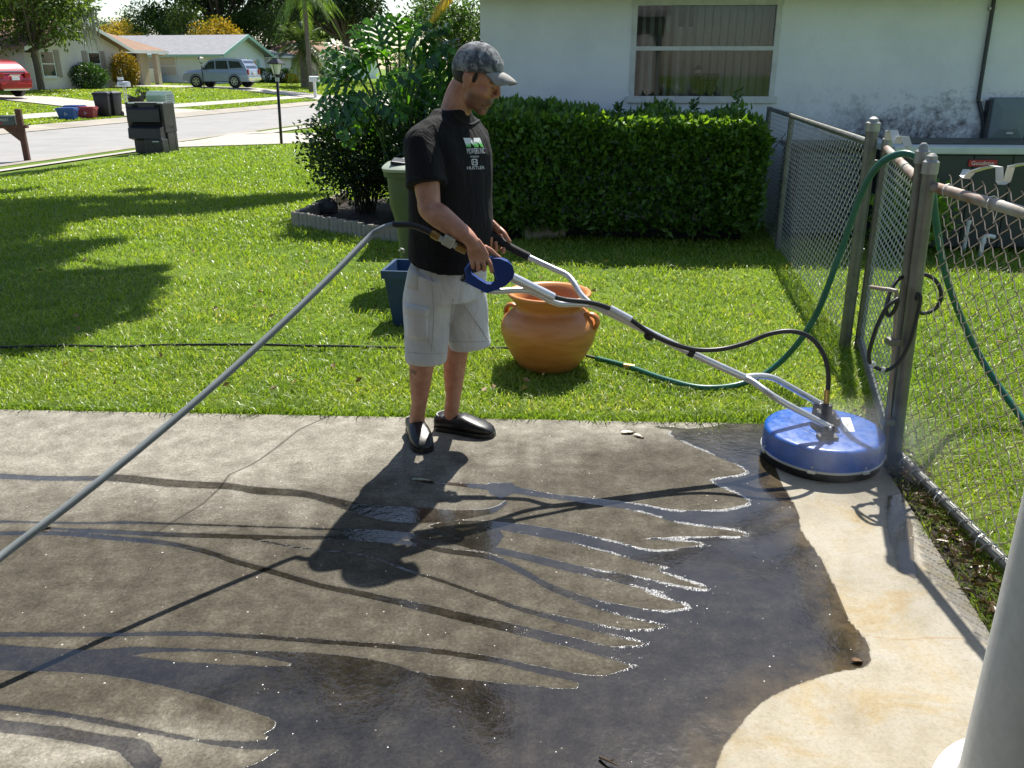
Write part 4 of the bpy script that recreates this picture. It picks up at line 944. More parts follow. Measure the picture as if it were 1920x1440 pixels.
# bins over the road
M_CANB = mat('black_bin_plastic', (.012, .012, .014), .5, .25, 5, rvar=.1)
def wheelie(t, m, ml, W=.58, H=1.0, D=.6, ridge=True):
    a = MB(); a.bbox((0, 0, H * .46), (W * .8, D * .78, H * .9), b=.03, taper=1.22); a.build('body', m, t, 40)
    a = MB(); a.bbox((0, 0, H * .925), (W * 1.04, D * 1.06, .05), b=.015); a.build('rim', m, t)
    a = MB(); a.loft([[Vector((sx * W * .5 * k, sy * D * .52 * k, z_)) for sx, sy in ((-1, -1), (1, -1), (1, 1), (-1, 1))] for k, z_ in ((1.02, H * .952), (1.0, H * .975), (.62, H * 1.03), (.3, H * 1.035))]); a.build('lid', ml, t)
    for sg in (-1, 1):
        a = MB(); a.lathe([(.04, -.03), (.1, -.03), (.1, .03), (.04, .03)], 14, (sg * W * .38, D * .4, .1), R=Matrix.Rotation(math.pi / 2, 3, 'Y')); a.build('wheel', M_TYRE, t)
    a = MB(); a.tube([(-W * .35, D * .56, H * .9), (W * .35, D * .56, H * .9)], .018, 6); a.build('handle', m, t)
for k, (px, py, rz) in enumerate(((198, 219, .1), (214, 218, -.2))):
    t = thing('wheeled_bin', ('black wheeled refuse bin beside the red crate, lid tilted', 'narrow black wheeled refuse bin standing behind its twin')[k], 'bin', T(px, py), rz); wheelie(t, M_CANB, M_CANB, .62, .98, .62)
M_BLUEB = mat('blue_bin_plastic', (.02, .085, .30), .45, .2, 5); M_REDB = mat('red_bin_plastic', (.33, .035, .045), .45, .2, 5)
def crate(t, m, W, D, H, lid=True, open_=False):
    a = MB(); o_ = [(-1, -1), (1, -1), (1, 1), (-1, 1)]
    rr_ = [[Vector((sx * W / 2 * k, sy * D / 2 * k, z_)) for sx, sy in o_] for k, z_ in ((.8, 0), (.99, H * .86), (1.07, H * .86), (1.08, H), (.98, H), (.78, .03))]
    a.loft(rr_); a.build('tub', m, t)
    for sg in (-1, 1): a = MB(); a.bbox((sg * W * .53, 0, H * .80), (.03, D * .34, .05), b=.008); a.build('handle', m, t)
    if lid: a = MB(); a.bbox((0, 0, H + .012), (W * .98, D * .98, .03), b=.01); a.build('lid', m, t)
    a = MB(); a.lathe([(.055, 0), (.075, 0), (.075, .004), (.055, .004)], 3, (0, -D * .47, H * .5), close=True, R=Matrix.Rotation(math.pi / 2, 3, 'X')); a.build('recycling_mark', M_WHITE, t)
for px, py, lab, m, rz in ((129, 224, 'blue recycling crate lying nearest the kerb', M_BLUEB, .1), (143, 219, 'blue recycling crate tucked behind the blue and red crates', M_BLUEB, -.1), (166, 222, 'red recycling crate beside the black wheeled bins', M_REDB, .05)):
    t = thing('recycling_crate', lab, 'crate', T(px, py), rz); crate(t, m, .68, .5, .42)
t = thing('dark_tub', 'dark plant tub on the opposite lawn behind the discarded television', 'tub', T(256, 196)); a = MB()
a.loft([[Vector((.42 * k * math.cos(b_), .34 * k * math.sin(b_), z_ + (.08 * math.cos(2 * b_) if z_ > .3 else 0))) for b_ in [j * math.pi / 8 for j in range(16)]] for k, z_ in ((.75, -.05), (1, .38), (1.08, .40), (.95, .39), (.7, .1))]); a.build('shell', M_CANB, t, 40)
M_TRANS = mat('pale_green_metal', (.34, .46, .40), .5, .12, 4)
t = thing('transformer_box', 'pale green utility box on the opposite verge', 'utility box', T(302, 195), -.25); a = MB()
a.loft([[Vector((x_, y_, z_)) for y_, z_ in ((-.35, -.1), (.35, -.1), (.35, .5), (.2, .62), (-.2, .62), (-.38, .42))] for x_ in (-.55, .55)]); a.build('shell', M_TRANS, t)
for k in range(4): a = MB(); a.box((.556, 0, .12 + .1 * k), (.012, .5, .03)); a.build('vent', M_GREYP, t)
# ================================================================== white house beside the lawn
WO = Vector((-.35, 10.15, 0)); WX = Vector((1, -.08, 0)).normalized(); WNv = Vector((-.08, -1, 0)).normalized()
def wp(a, o, z): return WO + WX * a + WNv * o + Vector((0, 0, z))          # along wall, out of wall, height
def stucco():
    m, nt, b = newmat('white_stucco'); tc = nt.nodes.new('ShaderNodeTexCoord'); sx = nt.nodes.new('ShaderNodeSeparateXYZ'); nt.links.new(tc.outputs['Object'], sx.inputs[0])
    f = noise(nt, 1.6, 6, .65); c = ramp(nt, f, [(.3, (.71, .73, .75)), (.6, (.80, .82, .83))])
    # mould creeping up from the ground
    n1 = noise(nt, 2.3, 7, .75, dist=.8); n2 = noise(nt, 11, 6, .8)
    hh = math_(nt, 'MULTIPLY_ADD', sx.outputs[2], -1.7, 2.75); k = math_(nt, 'MULTIPLY', math_(nt, 'ADD', hh, -.1, clamp=False), math_(nt, 'MULTIPLY_ADD', n1, 1.6, -.35))
    xm = math_(nt, 'MULTIPLY_ADD', sx.outputs[0], .8, -2.6, clamp=True)
    k = math_(nt, 'MULTIPLY', math_(nt, 'MULTIPLY_ADD', n2, 1.2, math_(nt, 'ADD', k, -.75)), xm, clamp=True)
    c = mixc(nt, math_(nt, 'MULTIPLY', k, 2.3, clamp=True), c, (.075, .066, .066))
    n3 = noise(nt, 5, 8, .8, dist=1.5); spk = math_(nt, 'MULTIPLY_ADD', math_(nt, 'ABSOLUTE', math_(nt, 'SUBTRACT', n3, .5)), -60, 1.0, clamp=True)
    c = mixc(nt, math_(nt, 'MULTIPLY', spk, math_(nt, 'MULTIPLY_ADD', noise(nt, .9, 3), 1.6, -.85, clamp=True)), c, (.35, .33, .32))
    nt.links.new(c, b.inputs['Base Color']); b.inputs['Roughness'].default_value = .9
    nt.links.new(bump(nt, math_(nt, 'ADD', noise(nt, 60, 5, .7), math_(nt, 'MULTIPLY', noise(nt, 9, 4, .6), 1.5)), .35, .01), b.inputs['Normal']); return m
M_STUC = stucco()
wh = thing('white_house', 'white stucco house wall with one window behind the hedge', 'house', WO)
L_ = 8.0; w0, w1, z0, z1 = 1.655, 3.235, 1.335, 2.345
def wl_(a, o, z): return wp(a, o, z) - WO
mb = MB(); xs_ = [0, w0, w1, L_]; zs_ = [-.2, z0, z1, 2.6]
for i in range(3):
    for j in range(3):
        if i == 1 and j == 1: continue
        mb.add([wl_(xs_[i], 0, zs_[j]), wl_(xs_[i + 1], 0, zs_[j]), wl_(xs_[i + 1], 0, zs_[j + 1]), wl_(xs_[i], 0, zs_[j + 1])], [(0, 1, 2, 3)])
rv_ = [(w0, z0), (w1, z0), (w1, z1), (w0, z1)]
for i in range(4):
    (a0, b0), (a1, b1) = rv_[i], rv_[(i + 1) % 4]; mb.add([wl_(a0, 0, b0), wl_(a1, 0, b1), wl_(a1, -.14, b1), wl_(a0, -.14, b0)], [(0, 1, 2, 3)])
mb.add([wl_(0, 0, -.2), wl_(0, 0, 2.6), wl_(0, -9, 2.6), wl_(0, -9, -.2)], [(0, 1, 2, 3)]); mb.build('wall', M_STUC, wh)
mb = MB(); mb.prism([wl_(-.5, .60, 2.45), wl_(L_, .60, 2.45), wl_(L_, -4.5, 4.2), wl_(-.5, -4.5, 4.2)], (0, 0, .12)); mb.build('roof', M_GROOF, wh)
mb = MB(); mb.prism([wl_(-.5, -9.5, 2.45), wl_(L_, -9.5, 2.45), wl_(L_, -4.5, 4.2), wl_(-.5, -4.5, 4.2)], (0, 0, .12)); mb.build('roof', M_GROOF, wh)
mb = MB(); mb.add([wl_(-.0, -.0, 2.6), wl_(-.0, -9, 2.6), wl_(0, -4.5, 4.15)], [(0, 1, 2)]); mb.build('gable', M_STUC, wh)
mb = MB(); mb.prism([wl_(-.5, .62, 2.42), wl_(L_, .62, 2.42), wl_(L_, .60, 2.42), wl_(-.5, .60, 2.42)], (0, 0, .16)); mb.build('fascia', M_WHITE, wh)
# window
M_ALU = mat('worn_white_aluminium', (.62, .63, .61), .45, .2, 9, rvar=.1)
def bar(mb, a0, a1, o0, o1, zz0, zz1):
    vs_ = [wl_(a, o, z) for z in (zz0, zz1) for a, o in ((a0, o1), (a1, o1), (a1, o0), (a0, o0))]; mb.add(vs_, [(3, 2, 1, 0), (4, 5, 6, 7), (0, 1, 5, 4), (1, 2, 6, 5), (2, 3, 7, 6), (3, 0, 4, 7)])
win = thing('window', None, None, (0, 0, 0)); win.parent = wh
def wpart(name, m, *a, parent=None): mb = MB(); bar(mb, *a); return mb.build(name, m, parent or win)
wpart('frame_side', M_ALU, w0, w0 + .055, -.06, .012, z0, z1); wpart('frame_side', M_ALU, w1 - .055, w1, -.06, .012, z0, z1)
wpart('frame_head', M_ALU, w0 - .01, w1 + .01, -.06, .016, z1 - .05, z1 + .01); wpart('sill', M_ALU, w0 - .03, w1 + .03, -.06, .045, z0 - .03, z0 + .04)
zm = 1.865; wpart('meeting_rail', M_ALU, w0 + .03, w1 - .03, -.05, .02, zm - .02, zm + .022)
wpart('header', M_STUC, w0 - .05, w1 + .05, -.02, .03, z1 + .012, z1 + .10)
def clear_glass():
    m = bpy.data.materials.new('window_glass'); m.use_nodes = True; nt = m.node_tree; nt.nodes.clear(); out = nt.nodes.new('ShaderNodeOutputMaterial')
    tr = nt.nodes.new('ShaderNodeBsdfTransparent'); tr.inputs[0].default_value = (.86, .88, .88, 1); gl = nt.nodes.new('ShaderNodeBsdfGlossy'); gl.inputs['Roughness'].default_value = .03
    fr = nt.nodes.new('ShaderNodeFresnel'); fr.inputs[0].default_value = 1.52; mx = nt.nodes.new('ShaderNodeMixShader')
    nt.links.new(math_(nt, 'MULTIPLY_ADD', fr.outputs[0], .8, .0, clamp=True), mx.inputs[0]); nt.links.new(tr.outputs[0], mx.inputs[1]); nt.links.new(gl.outputs[0], mx.inputs[2]); nt.links.new(mx.outputs[0], out.inputs[0]); return m
M_GLASS = clear_glass()
wpart('pane', M_GLASS, w0 + .055, w1 - .055, -.034, -.03, zm + .022, z1 - .05); wpart('pane', M_GLASS, w0 + .055, w1 - .055, -.014, -.01, z0 + .04, zm - .02)
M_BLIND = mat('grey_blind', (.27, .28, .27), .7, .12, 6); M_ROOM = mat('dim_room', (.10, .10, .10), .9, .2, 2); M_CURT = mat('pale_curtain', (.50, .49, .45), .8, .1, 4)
bl = thing('vertical_blind', 'grey vertical blind hanging inside the white house window', 'blind', wp(w0, -.26, z0)); r_ = random.Random(3)
sm_ = MB(); sm_.add([Vector((-.042, 0, 0)), Vector((0, .008, 0)), Vector((.042, 0, 0)), Vector((.042, 0, 1)), Vector((0, .008, 1)), Vector((-.042, 0, 1))], [(0, 1, 4, 5), (1, 2, 3, 4)]); sme = sm_.mesh('slat', M_BLIND)
for k in range(18):
    gap = k > 5 and k < 8
    o = obj('slat', sme, bl, WX * (.06 + k * .088 + (.03 if gap else 0)) + Vector((0, 0, -.05)), (0, 0, math.atan2(WX.y, WX.x) + (.95 if k < 8 else .35) + r_.gauss(0, .06))); o.scale = (1, 1, 1.12)
mb = MB(); bar(mb, w0 - .02, w1 + .02, -.30, -.22, z1 - .02, z1 + .03); hr = mb.build('headrail', M_ALU, bl); hr.location = WO - bl.location
mb = MB()
for (a0, o0), (a1, o1) in (((w0 - .3, -.2), (w0 - .3, -2)), ((w0 - .3, -2), (w1 + .3, -2)), ((w1 + .3, -2), (w1 + .3, -.2))):
    mb.add([wl_(a0, o0, .9), wl_(a1, o1, .9), wl_(a1, o1, 2.6), wl_(a0, o0, 2.6)], [(0, 1, 2, 3)])
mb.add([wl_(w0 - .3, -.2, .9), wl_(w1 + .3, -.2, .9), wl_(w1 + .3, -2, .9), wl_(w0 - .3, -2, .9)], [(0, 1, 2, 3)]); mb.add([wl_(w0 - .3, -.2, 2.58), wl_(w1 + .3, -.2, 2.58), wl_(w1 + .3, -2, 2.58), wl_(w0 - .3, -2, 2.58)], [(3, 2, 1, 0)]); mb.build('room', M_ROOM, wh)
cu = thing('curtain', 'pale curtain behind the window, right of the wire basket', 'curtain', wp(2.25, -.34, z0)); mb = MB(); n_ = 40
for i in range(n_ + 1):
    a_ = 2.18 + (w1 - .02 - 2.18) * i / n_; o_ = -.35 + .025 * math.sin(i * 1.1)
    mb.v += [tuple(wp(a_, o_, z0 - .1) - cu.location), tuple(wp(a_, o_, z1 - (.0 if i > 16 else .25)) - cu.location)]
for i in range(n_): mb.f.append((2 * i, 2 * i + 2, 2 * i + 3, 2 * i + 1)); mb.m.append(0)
mb.build('cloth', M_CURT, cu, True)
M_WIRE = mat('dark_wire', (.03, .03, .032), .5, .2, 9)
bk = thing('wire_basket', 'dark wire basket with a lantern on the sill inside the window', 'basket', wp(2.52, -.17, z0 + .03)); mb = MB()
for k in range(18):
    an = k * 2 * math.pi / 18; mb.tube([(math.cos(an) * .06, math.sin(an) * .04, 0), (math.cos(an) * .13, math.sin(an) * .07, .24)], .0035, 4)
for r0, zz in ((.13, .24), (.11, .17)): mb.tube([(math.cos(j * math.pi / 10) * r0, math.sin(j * math.pi / 10) * r0 * .55, zz) for j in range(21)], .005, 4, cap=False)
mb.build('basket', M_WIRE, bk)
lt = thing('sill_lantern', 'little dark lantern with a pale globe beside the wire basket', 'lantern', wp(2.42, -.17, z0 + .03)); mb = MB(); mb.lathe([(.05, 0), (.035, .04), (.03, .2), (.04, .22)], 10); mb.build('stand', M_WIRE, lt, True)
mb = MB(); mb.ell((0, 0, .255), (.035, .035, .04), n=12, m=8); mb.build('globe', M_CURT, lt, True); mb = MB(); mb.lathe([(.045, .285), (.02, .32), (.0, .345)], 8); mb.build('cap', M_WIRE, lt)
# conduit and meter box
M_COND = mat('dark_conduit', (.045, .05, .055), .5, .2, 8); M_GREYM = mat('blue_grey_metal', (.17, .215, .23), .5, .15, 4, rvar=.1)
def wall_px(px, py, out=0):
    r = ray(px, py); o = WO + WNv * out; t_ = (o - Vector((0, 0, CAM_H))).dot(WNv) / Vector(r).dot(WNv); return Vector((r[0] * t_, r[1] * t_, CAM_H + r[2] * t_))
t = thing('wall_conduit', 'dark conduit pipe running up the stained white wall', 'pipe', wall_px(1838, 200)); mb = MB()
mb.tube(spline([wall_px(1872, -60, .04) - t.location, wall_px(1863, 5, .04) - t.location, wall_px(1836, 175, .04) - t.location, wall_px(1836, 192, .04) - t.location, wall_px(1843, 226, .04) - t.location, wall_px(1846, 270, .05) - t.location], 5), .022, 8); mb.build('pipe', M_COND, t, True)
for p_ in ((1861, 16), (1837, 188)): mb = MB(); mb.bbox(wall_px(*p_, .03) - t.location, (.08, .04, .03), b=.005); mb.build('strap', M_GALV, t)
p_ = wall_px(1880, 226, .0); t = thing('meter_box', 'blue grey utility box on the stained wall beside the conduit', 'utility box', p_, math.atan2(WX.y, WX.x))
mb = MB(); mb.bbox((0, -.07, .02), (.38, .14, .44), b=.012); mb.build('case', M_GREYM, t); mb = MB(); mb.loft([[Vector((sx * a_, -.143 - d_, .02 + sz * b_)) for sx, sz in ((-1, -1), (1, -1), (1, 1), (-1, 1))] for a_, b_, d_ in ((.18, .21, 0), (.09, .10, .02))]); mb.build('cover', M_GREYM, t)
mb = MB(); mb.box((.02, -.168, -.12), (.07, .006, .018)); mb.build('plate', M_ALU, t); mb = MB(); mb.bbox((-.2, -.06, .0), (.03, .12, .42), b=.004); mb.build('hinge', M_COND, t)
p_ = wall_px(1945, 230, .0); t = thing('switch_box', 'dark green switch box beyond the blue grey utility box', 'utility box', p_, math.atan2(WX.y, WX.x)); mb = MB(); mb.bbox((0, -.06, .02), (.3, .12, .36), b=.012); mb.build('case', mat('green_metal', (.08, .12, .10), .5, .2, 5), t); mb = MB(); mb.bbox((0, -.125, .02), (.24, .012, .3), b=.003); mb.build('door', M_GREYM, t)

# air conditioning
M_ACD = mat('dark_green_grey_metal', (.03, .038, .040), .5, .2, 3, rvar=.08); M_ACT = mat('light_grey_rim', (.58, .62, .62), .45, .15, 5)
t = thing('air_conditioner', 'large dark air conditioning cabinet with pale rim and red badge behind the fence', 'air conditioner', (4.55, 8.75, 0), -.06)
for k in range(5): mb = MB(); mb.bbox((-.72 + k * .36, -.5, .47), (.354, .03, .86), b=.006); mb.build('panel', M_ACD, t)
mb = MB(); mb.bbox((0, 0, .47), (1.78, .96, .9), b=.01); mb.build('casing', M_ACD, t); mb = MB(); mb.bbox((0, 0, .945), (1.86, 1.08, .07), b=.012); mb.build('rim', M_ACT, t)
mb = MB(); mb.box((0, .05, .984), (1.5, .7, .012)); mb.build('top_tray', M_ACD, t)
mb = MB(); mb.bbox((-.10, -.522, .83), (.26, .014, .062), b=.004); bd = mb.build('badge', mat('red_badge', (.42, .02, .03), .4, .1, 5), t)
vs_, fs_ = text_mb('Goodman', .052); mb = MB(); mb.add([Vector((-.10 + v.x, -.5305, .83 + v.y)) for v in vs_], fs_); mb.build('lettering', M_WHITE, bd)
t = thing('condenser_unit', 'louvred grey condenser unit half hidden behind the chain link fence', 'air conditioner', (3.22, 9.15, 0), -.06)
mb = MB(); mb.bbox((0, 0, .46), (.66, .62, .86), b=.03); mb.build('casing', M_ACD, t); mb = MB(); mb.bbox((0, 0, .915), (.72, .68, .06), b=.02); mb.build('top', mat('charcoal_metal', (.03, .032, .034), .5, .2, 5), t)
lv = MB(); lv.box((0, 0, 0), (.6, .022, .014), Matrix.Rotation(.5, 3, 'X')); lme = lv.mesh('louvre', M_GREYM); lv = MB(); lv.box((0, 0, 0), (.022, .56, .014)); lme2 = lv.mesh('louvre', M_GREYM)
for k in range(20): obj('louvre', lme, t, (0, -.318, .08 + k * .04)); obj('louvre', lme2, t, (-.338, 0, .08 + k * .04))
M_PVC = mat('white_pvc', (.75, .75, .72), .4, .1, 6)
for k, (px, py, h_) in enumerate(((1806, 470, .3), (1838, 480, .16))):
    q = G(px, py); t = thing('drain_pipe', ('white plastic pipe stub standing by the air conditioning cabinet', 'short white plastic elbow lying by the air conditioning cabinet')[k], 'pipe', q); mb = MB()
    mb.tube(spline([(0, 0, -.05), (0, 0, h_), (.03, 0, h_ + .03), (.1, 0, h_ + .02)] if k else [(0, 0, -.05), (0, 0, h_)], 4), .02, 10); mb.lathe([(.027, h_ - .04), (.027, h_ - .004)], 10); mb.build('pipe', M_PVC, t, 40)

# ================================================================== hedge and bed plants
def hedge():
    t = thing('hedge', 'dense dark green clipped hedge under the white house window', 'hedge', (0.9, 9.4, 0), -.07); r = np.random.default_rng(12); n = 26000
    x0, x1, y0, y1, zt = -1.75, 1.62, -.76, .5, 1.22; u = r.random(n); P_ = np.zeros((n, 3)); N_ = np.zeros((n, 3))
    f = u < .58; tp = (u >= .58) & (u < .82); sd_ = (u >= .82) & (u < .92); li = u >= .92
    dep = r.random(n) ** 1.5 * .36 - .03
    P_[:, 0] = x0 + (x1 - x0) * r.random(n); P_[:, 1] = y0 + (y1 - y0) * r.random(n); P_[:, 2] = .08 + (zt - .08) * r.random(n) ** .85
    P_[f, 1] = y0 + dep[f]; N_[f, 1] = -1; P_[tp, 2] = zt - dep[tp]; N_[tp, 2] = 1; P_[sd_, 0] = x1 - dep[sd_]; N_[sd_, 0] = 1; P_[li, 0] = x0 + dep[li]; N_[li, 0] = -1
    bul = .24 * np.clip((P_[:, 2] - .75) / .4, 0, 1) * np.clip((P_[:, 0] + .5) / .8, .2, 1) + .16 * (vnoise(P_[:, 0] + 9, P_[:, 2] + 3, 2.1, 7) - .5) + .08 * (vnoise(P_[:, 0] + 9, P_[:, 2] + 3, 6, 8) - .5); P_[:, 1] -= np.where(f, bul, 0)
    bz = .22 * (vnoise(P_[:, 0] + 9, P_[:, 1] + 5, 2.6, 5) - .5); P_[:, 2] += np.where(tp, bz, 0) + np.where(f, 0, 0)
    rf = np.clip((zt - .16 - P_[:, 2]) / .16, 0, 1); P_[:, 1] += np.where(f, (1 - rf) ** 2 * .05, 0); P_[:, 1] += np.where(f, np.clip((.3 - P_[:, 2]) / .3, 0, 1) * .18, 0)
    D_ = N_ * .9 + np.array([0, 0, .35]) + r.normal(size=(n, 3)) * .6
    ec = np.clip((np.abs(P_[:, 0] + .06) - 1.35) / .35, 0, 1) ** 2; P_[:, 2] -= .16 * ec * np.clip((P_[:, 2] - .7) / .5, 0, 1); P_[:, 1] += np.where(f, .14 * ec, 0)
    V, F = leaf_cloud(P_, D_, .045 + .065 * r.random(n) ** 1.4, .032 + .022 * r.random(n), 13, .22, .12); obj('foliage', nmesh('foliage', V, F, M_HEDGE), t)
    mb = MB(); rd = random.Random(8)
    for k in range(46):
        x_ = rd.uniform(x0 + .1, x1 - .1); mb.tube([(x_, rd.uniform(-.3, .3), -.1), (x_ + rd.gauss(0, .08), rd.uniform(-.38, .3), .5), (x_ + rd.gauss(0, .16), rd.uniform(-.45, .3), 1.05)], [.016, .011, .004], 5)
    mb.build('stem', M_TWIG, t)
    for px, hgt in ((1378, .26), (1160, .12), (1240, .1), (1300, .16), (1020, .14), (1090, .09)):
        P2, D2 = [], []; b0 = P(px, 195, 9.35) - t.location; b0.z = 1.2
        for k in range(9): P2.append(np.array(b0) + np.array([.012 * math.sin(k * 2), .0, hgt * (.3 + .1 * k * .8)])); D2.append([math.cos(k * 2.4), math.sin(k * 2.4), .5])
        V, F = leaf_cloud(np.array(P2), np.array(D2, float), .085, .045, 14); tag(obj('sprig', nmesh('sprig', V, F, M_SHRUB), t), kind='stuff')
hedge()
def bush(name, label, loc, r, m, n, L, seed, inner=.3, stems=14, lowgap=.0):
    t = thing(name, label, 'shrub', loc); pp, dd = shell_points(n, seed, inner=inner); q = np.random.default_rng(seed)
    pp = pp * (1 + .15 * np.clip(q.normal(size=(n, 1)), -1.8, 1.3)); P_ = pp * np.array(r) + np.array([0, 0, r[2] * 1.05 + lowgap]); P_[:, 2] = np.abs(P_[:, 2])
    V, F = leaf_cloud(P_, dd * .6 + q.normal(size=(n, 3)) * .7 + np.array([0, 0, .3]), L * (.7 + .6 * q.random(n)), L * .55, seed + 1); obj('foliage', nmesh('foliage', V, F, m), t)
    mb = MB(); rd = random.Random(seed)
    for k in range(stems):
        e = Vector((r[0] * rd.uniform(-.8, .8), r[1] * rd.uniform(-.8, .8), r[2] * rd.uniform(1.1, 1.8))); mb.tube(spline([(rd.gauss(0, .06), rd.gauss(0, .06), -.1), e * .45 + Vector((0, 0, .12)), e], 3), [.016, .014, .012, .01, .008, .006, .004], 5)
    mb.build('stem', M_TWIG, t); return t
bush('dark_shrub', 'dark small leaved shrub in the bed under the split leaf plant', (-1.78, 10.55, .02), (.72, .55, .60), M_DARKLEAF, 6500, .062, 71, .25, 22, .10)
bush('lime_shrub', 'bright yellow green shrub glowing behind the dark shrub', (-1.30, 11.35, .0), (.62, .5, .78), M_LIME, 2600, .085, 72, .3)
bush('dark_shrub', 'dark leaved shrub filling the bed behind the man', (-.98, 9.9, .02), (.42, .4, .55), M_DARKLEAF, 3600, .065, 73, .25)
bush('fence_weed', 'sunlit yellow green weeds growing behind the gate', G(1722, 486) + Vector((0, .25, 0)), (.36, .30, .36), M_LIME, 1100, .075, 74, .2)
# split leaf plant
M_PHIL = leafmat('split_leaf', (.060, .165, .024), (.016, .062, .012), .38, .26, (2.5, 2.4, .5), .7); M_PETI = mat('petiole_green', (.05, .11, .025), .5, .3, 8)
def split_leaf(a, b, nrm, W, seed):
    """lobed leaf: midrib a->b with droop, lobes both sides"""
    rd = random.Random(seed); ax = (b - a); L = ax.length; ax.normalize(); side = ax.cross(nrm).normalized(); up = side.cross(ax).normalized(); mb = MB()
    def rib(t_): return a + ax * L * t_ + up * (math.sin(t_ * math.pi) * L * .12)
    K = 7; mb.tube([rib(i / 8) for i in range(9)], [.010 * (1 - .08 * i) for i in range(9)], 4, cap=False)
    cs = []
    for i in range(13): t_ = i / 12; cs.append((rib(t_) - side * W * .11 * (math.sin(math.pi * min(1, t_ * .9 + .12)) + .02) + up * .012, rib(t_) + up * .004, rib(t_) + side * W * .11 * (math.sin(math.pi * min(1, t_ * .9 + .12)) + .02) + up * .012))
    vs_ = [p for c in cs for p in c]; mb.add(vs_, [f for i in range(12) for f in ((3 * i, 3 * i + 1, 3 * i + 4, 3 * i + 3), (3 * i + 1, 3 * i + 2, 3 * i + 5, 3 * i + 4))])
    for k in range(K):
        t_ = .04 + .90 * k / (K - 1); ll = W * 1.12 * (math.sin(math.pi * (.20 + .72 * t_)) ** .8) * (.9 + .2 * rd.random())
        for sg in (-1, 1):
            fw = .25 + .75 * t_ + rd.gauss(0, .08); d = (side * sg + ax * fw).normalized(); wv = (ax - d * ax.dot(d)).normalized() * L * .044; dr = -.22 - .3 * rd.random(); o = rib(t_); pts = []
            for j in range(7):
                u_ = j / 6; c = o + d * ll * u_ + up * (.10 * ll * math.sin(u_ * 2.2) + dr * ll * u_ * u_ + .02 * math.sin(u_ * 11 + k)); w_ = wv * (.75 + .55 * math.sin(u_ * 2.6) + .16 * math.sin(u_ * 13 + k * 2)) * (1 if j < 6 else .12); pts.append((c - w_, c + w_))
            vs_ = [p for q in pts for p in q]; mb.add(vs_, [(2 * j, 2 * j + 1, 2 * j + 3, 2 * j + 2) for j in range(6)])
    return mb
def philodendron():
    o = Vector((-1.33, 10.15, .03)); t = thing('split_leaf_plant', 'large split leaf plant with glossy lobed leaves in the corner bed', 'plant', o)
    LV = [(672, 178, 606, 220, -.25, .25), (688, 176, 640, 258, -.35, .2), (676, 150, 604, 150, 0, .25), (686, 128, 614, 92, .15, .24), (706, 112, 664, 60, .2, .24), (726, 106, 700, 40, .25, .24), (748, 100, 742, 34, .3, .22), (762, 100, 806, 44, .1, .24), (774, 104, 838, 56, .2, .26),
          (786, 116, 850, 92, -.05, .26), (800, 118, 832, 176, -.2, .2), (770, 142, 822, 206, .1, .26), (706, 156, 784, 140, -.4, .22), (690, 142, 640, 108, .05, .24), (716, 170, 748, 226, -.3, .2), (668, 190, 652, 272, -.3, .18), (652, 158, 600, 196, .1, .22), (732, 124, 690, 88, .1, .24),
          (836, 118, 886, 170, .3, .26), (800, 90, 860, 130, .35, .26), (905, 120, 992, 190, .4, .22), (880, 150, 965, 165, .45, .2), (700, 190, 690, 255, .1, .2), (750, 150, 770, 215, .25, .22), (720, 84, 664, 108, .3, .24), (660, 120, 610, 120, .35, .24), (780, 70, 770, 36, .4, .2), (810, 150, 858, 215, .35, .24)]
    rd = random.Random(9)
    for k, (ax_, ay_, bx_, by_, dy, W) in enumerate(LV):
        Ya = 10.15 + dy; a = P(ax_, ay_, Ya) - o; b = P(bx_, by_, Ya - .15 + rd.uniform(-.2, .25)) - o
        nrm = Vector((rd.gauss(0, .25), -.55 + rd.gauss(0, .2), .8 + rd.gauss(0, .15))).normalized(); lf = split_leaf(a, b, nrm, W, k).build('leaf', M_PHIL, t, True)
        st = Vector((rd.gauss(0, .07), rd.gauss(0, .07), .45 + .12 * rd.random())); mid = st.lerp(a, .55) + Vector((0, 0, .08)); mb = MB(); mb.tube(spline([st, mid, a], 4), [.017 - .0011 * j for j in range(9)], 6); mb.build('petiole', M_PETI, lf)
    mb = MB(); mb.tube([(0, 0, -.1), (.02, 0, .3), (.0, .02, .62)], [.07, .065, .05], 8); mb.build('stalk', M_BARK, t, True)
philodendron()
# scalloped edging stones of the bed
M_EDGE = mat('edging_concrete', (.42, .37, .30), .9, .4, 5, bs=.4, bscale=40)
er = thing('bed_edging', 'row of concrete edging stones round the planting bed', 'edging', (BED[0].x, BED[0].y, 0)); es = MB()
es.loft([[Vector((x_ * s_, y_ * s_, z_)) for x_, y_ in ((-.036, -.026), (-.018, -.034), (.018, -.034), (.036, -.026), (.036, .026), (.018, .034), (-.018, .034), (-.036, .026))] for z_, s_ in ((-.05, 1), (.115, 1), (.135, .86))]); eme = es.mesh('edging_stone', M_EDGE)
path = [BED[-1], BED[0], BED[1], BED[2], BED[3], BED[4]]; rd = random.Random(2); left = .04
for p0, p1 in zip(path[:-1], path[1:]):
    d = (p1 - p0); L = d.length; d.normalize(); s_ = left
    while s_ < L:
        p = p0 + d * s_
        if not (p.x > -.35 and p.x < .12 and p.y < 9.2): obj('edging_stone', eme, er, p - Vector((er.location.x, er.location.y, 0)) + Vector((0, 0, rd.gauss(0, .006))), (rd.gauss(0, .03), rd.gauss(0, .03), math.atan2(d.y, d.x) + rd.gauss(0, .04)))
        s_ += .0745
    left = s_ - L
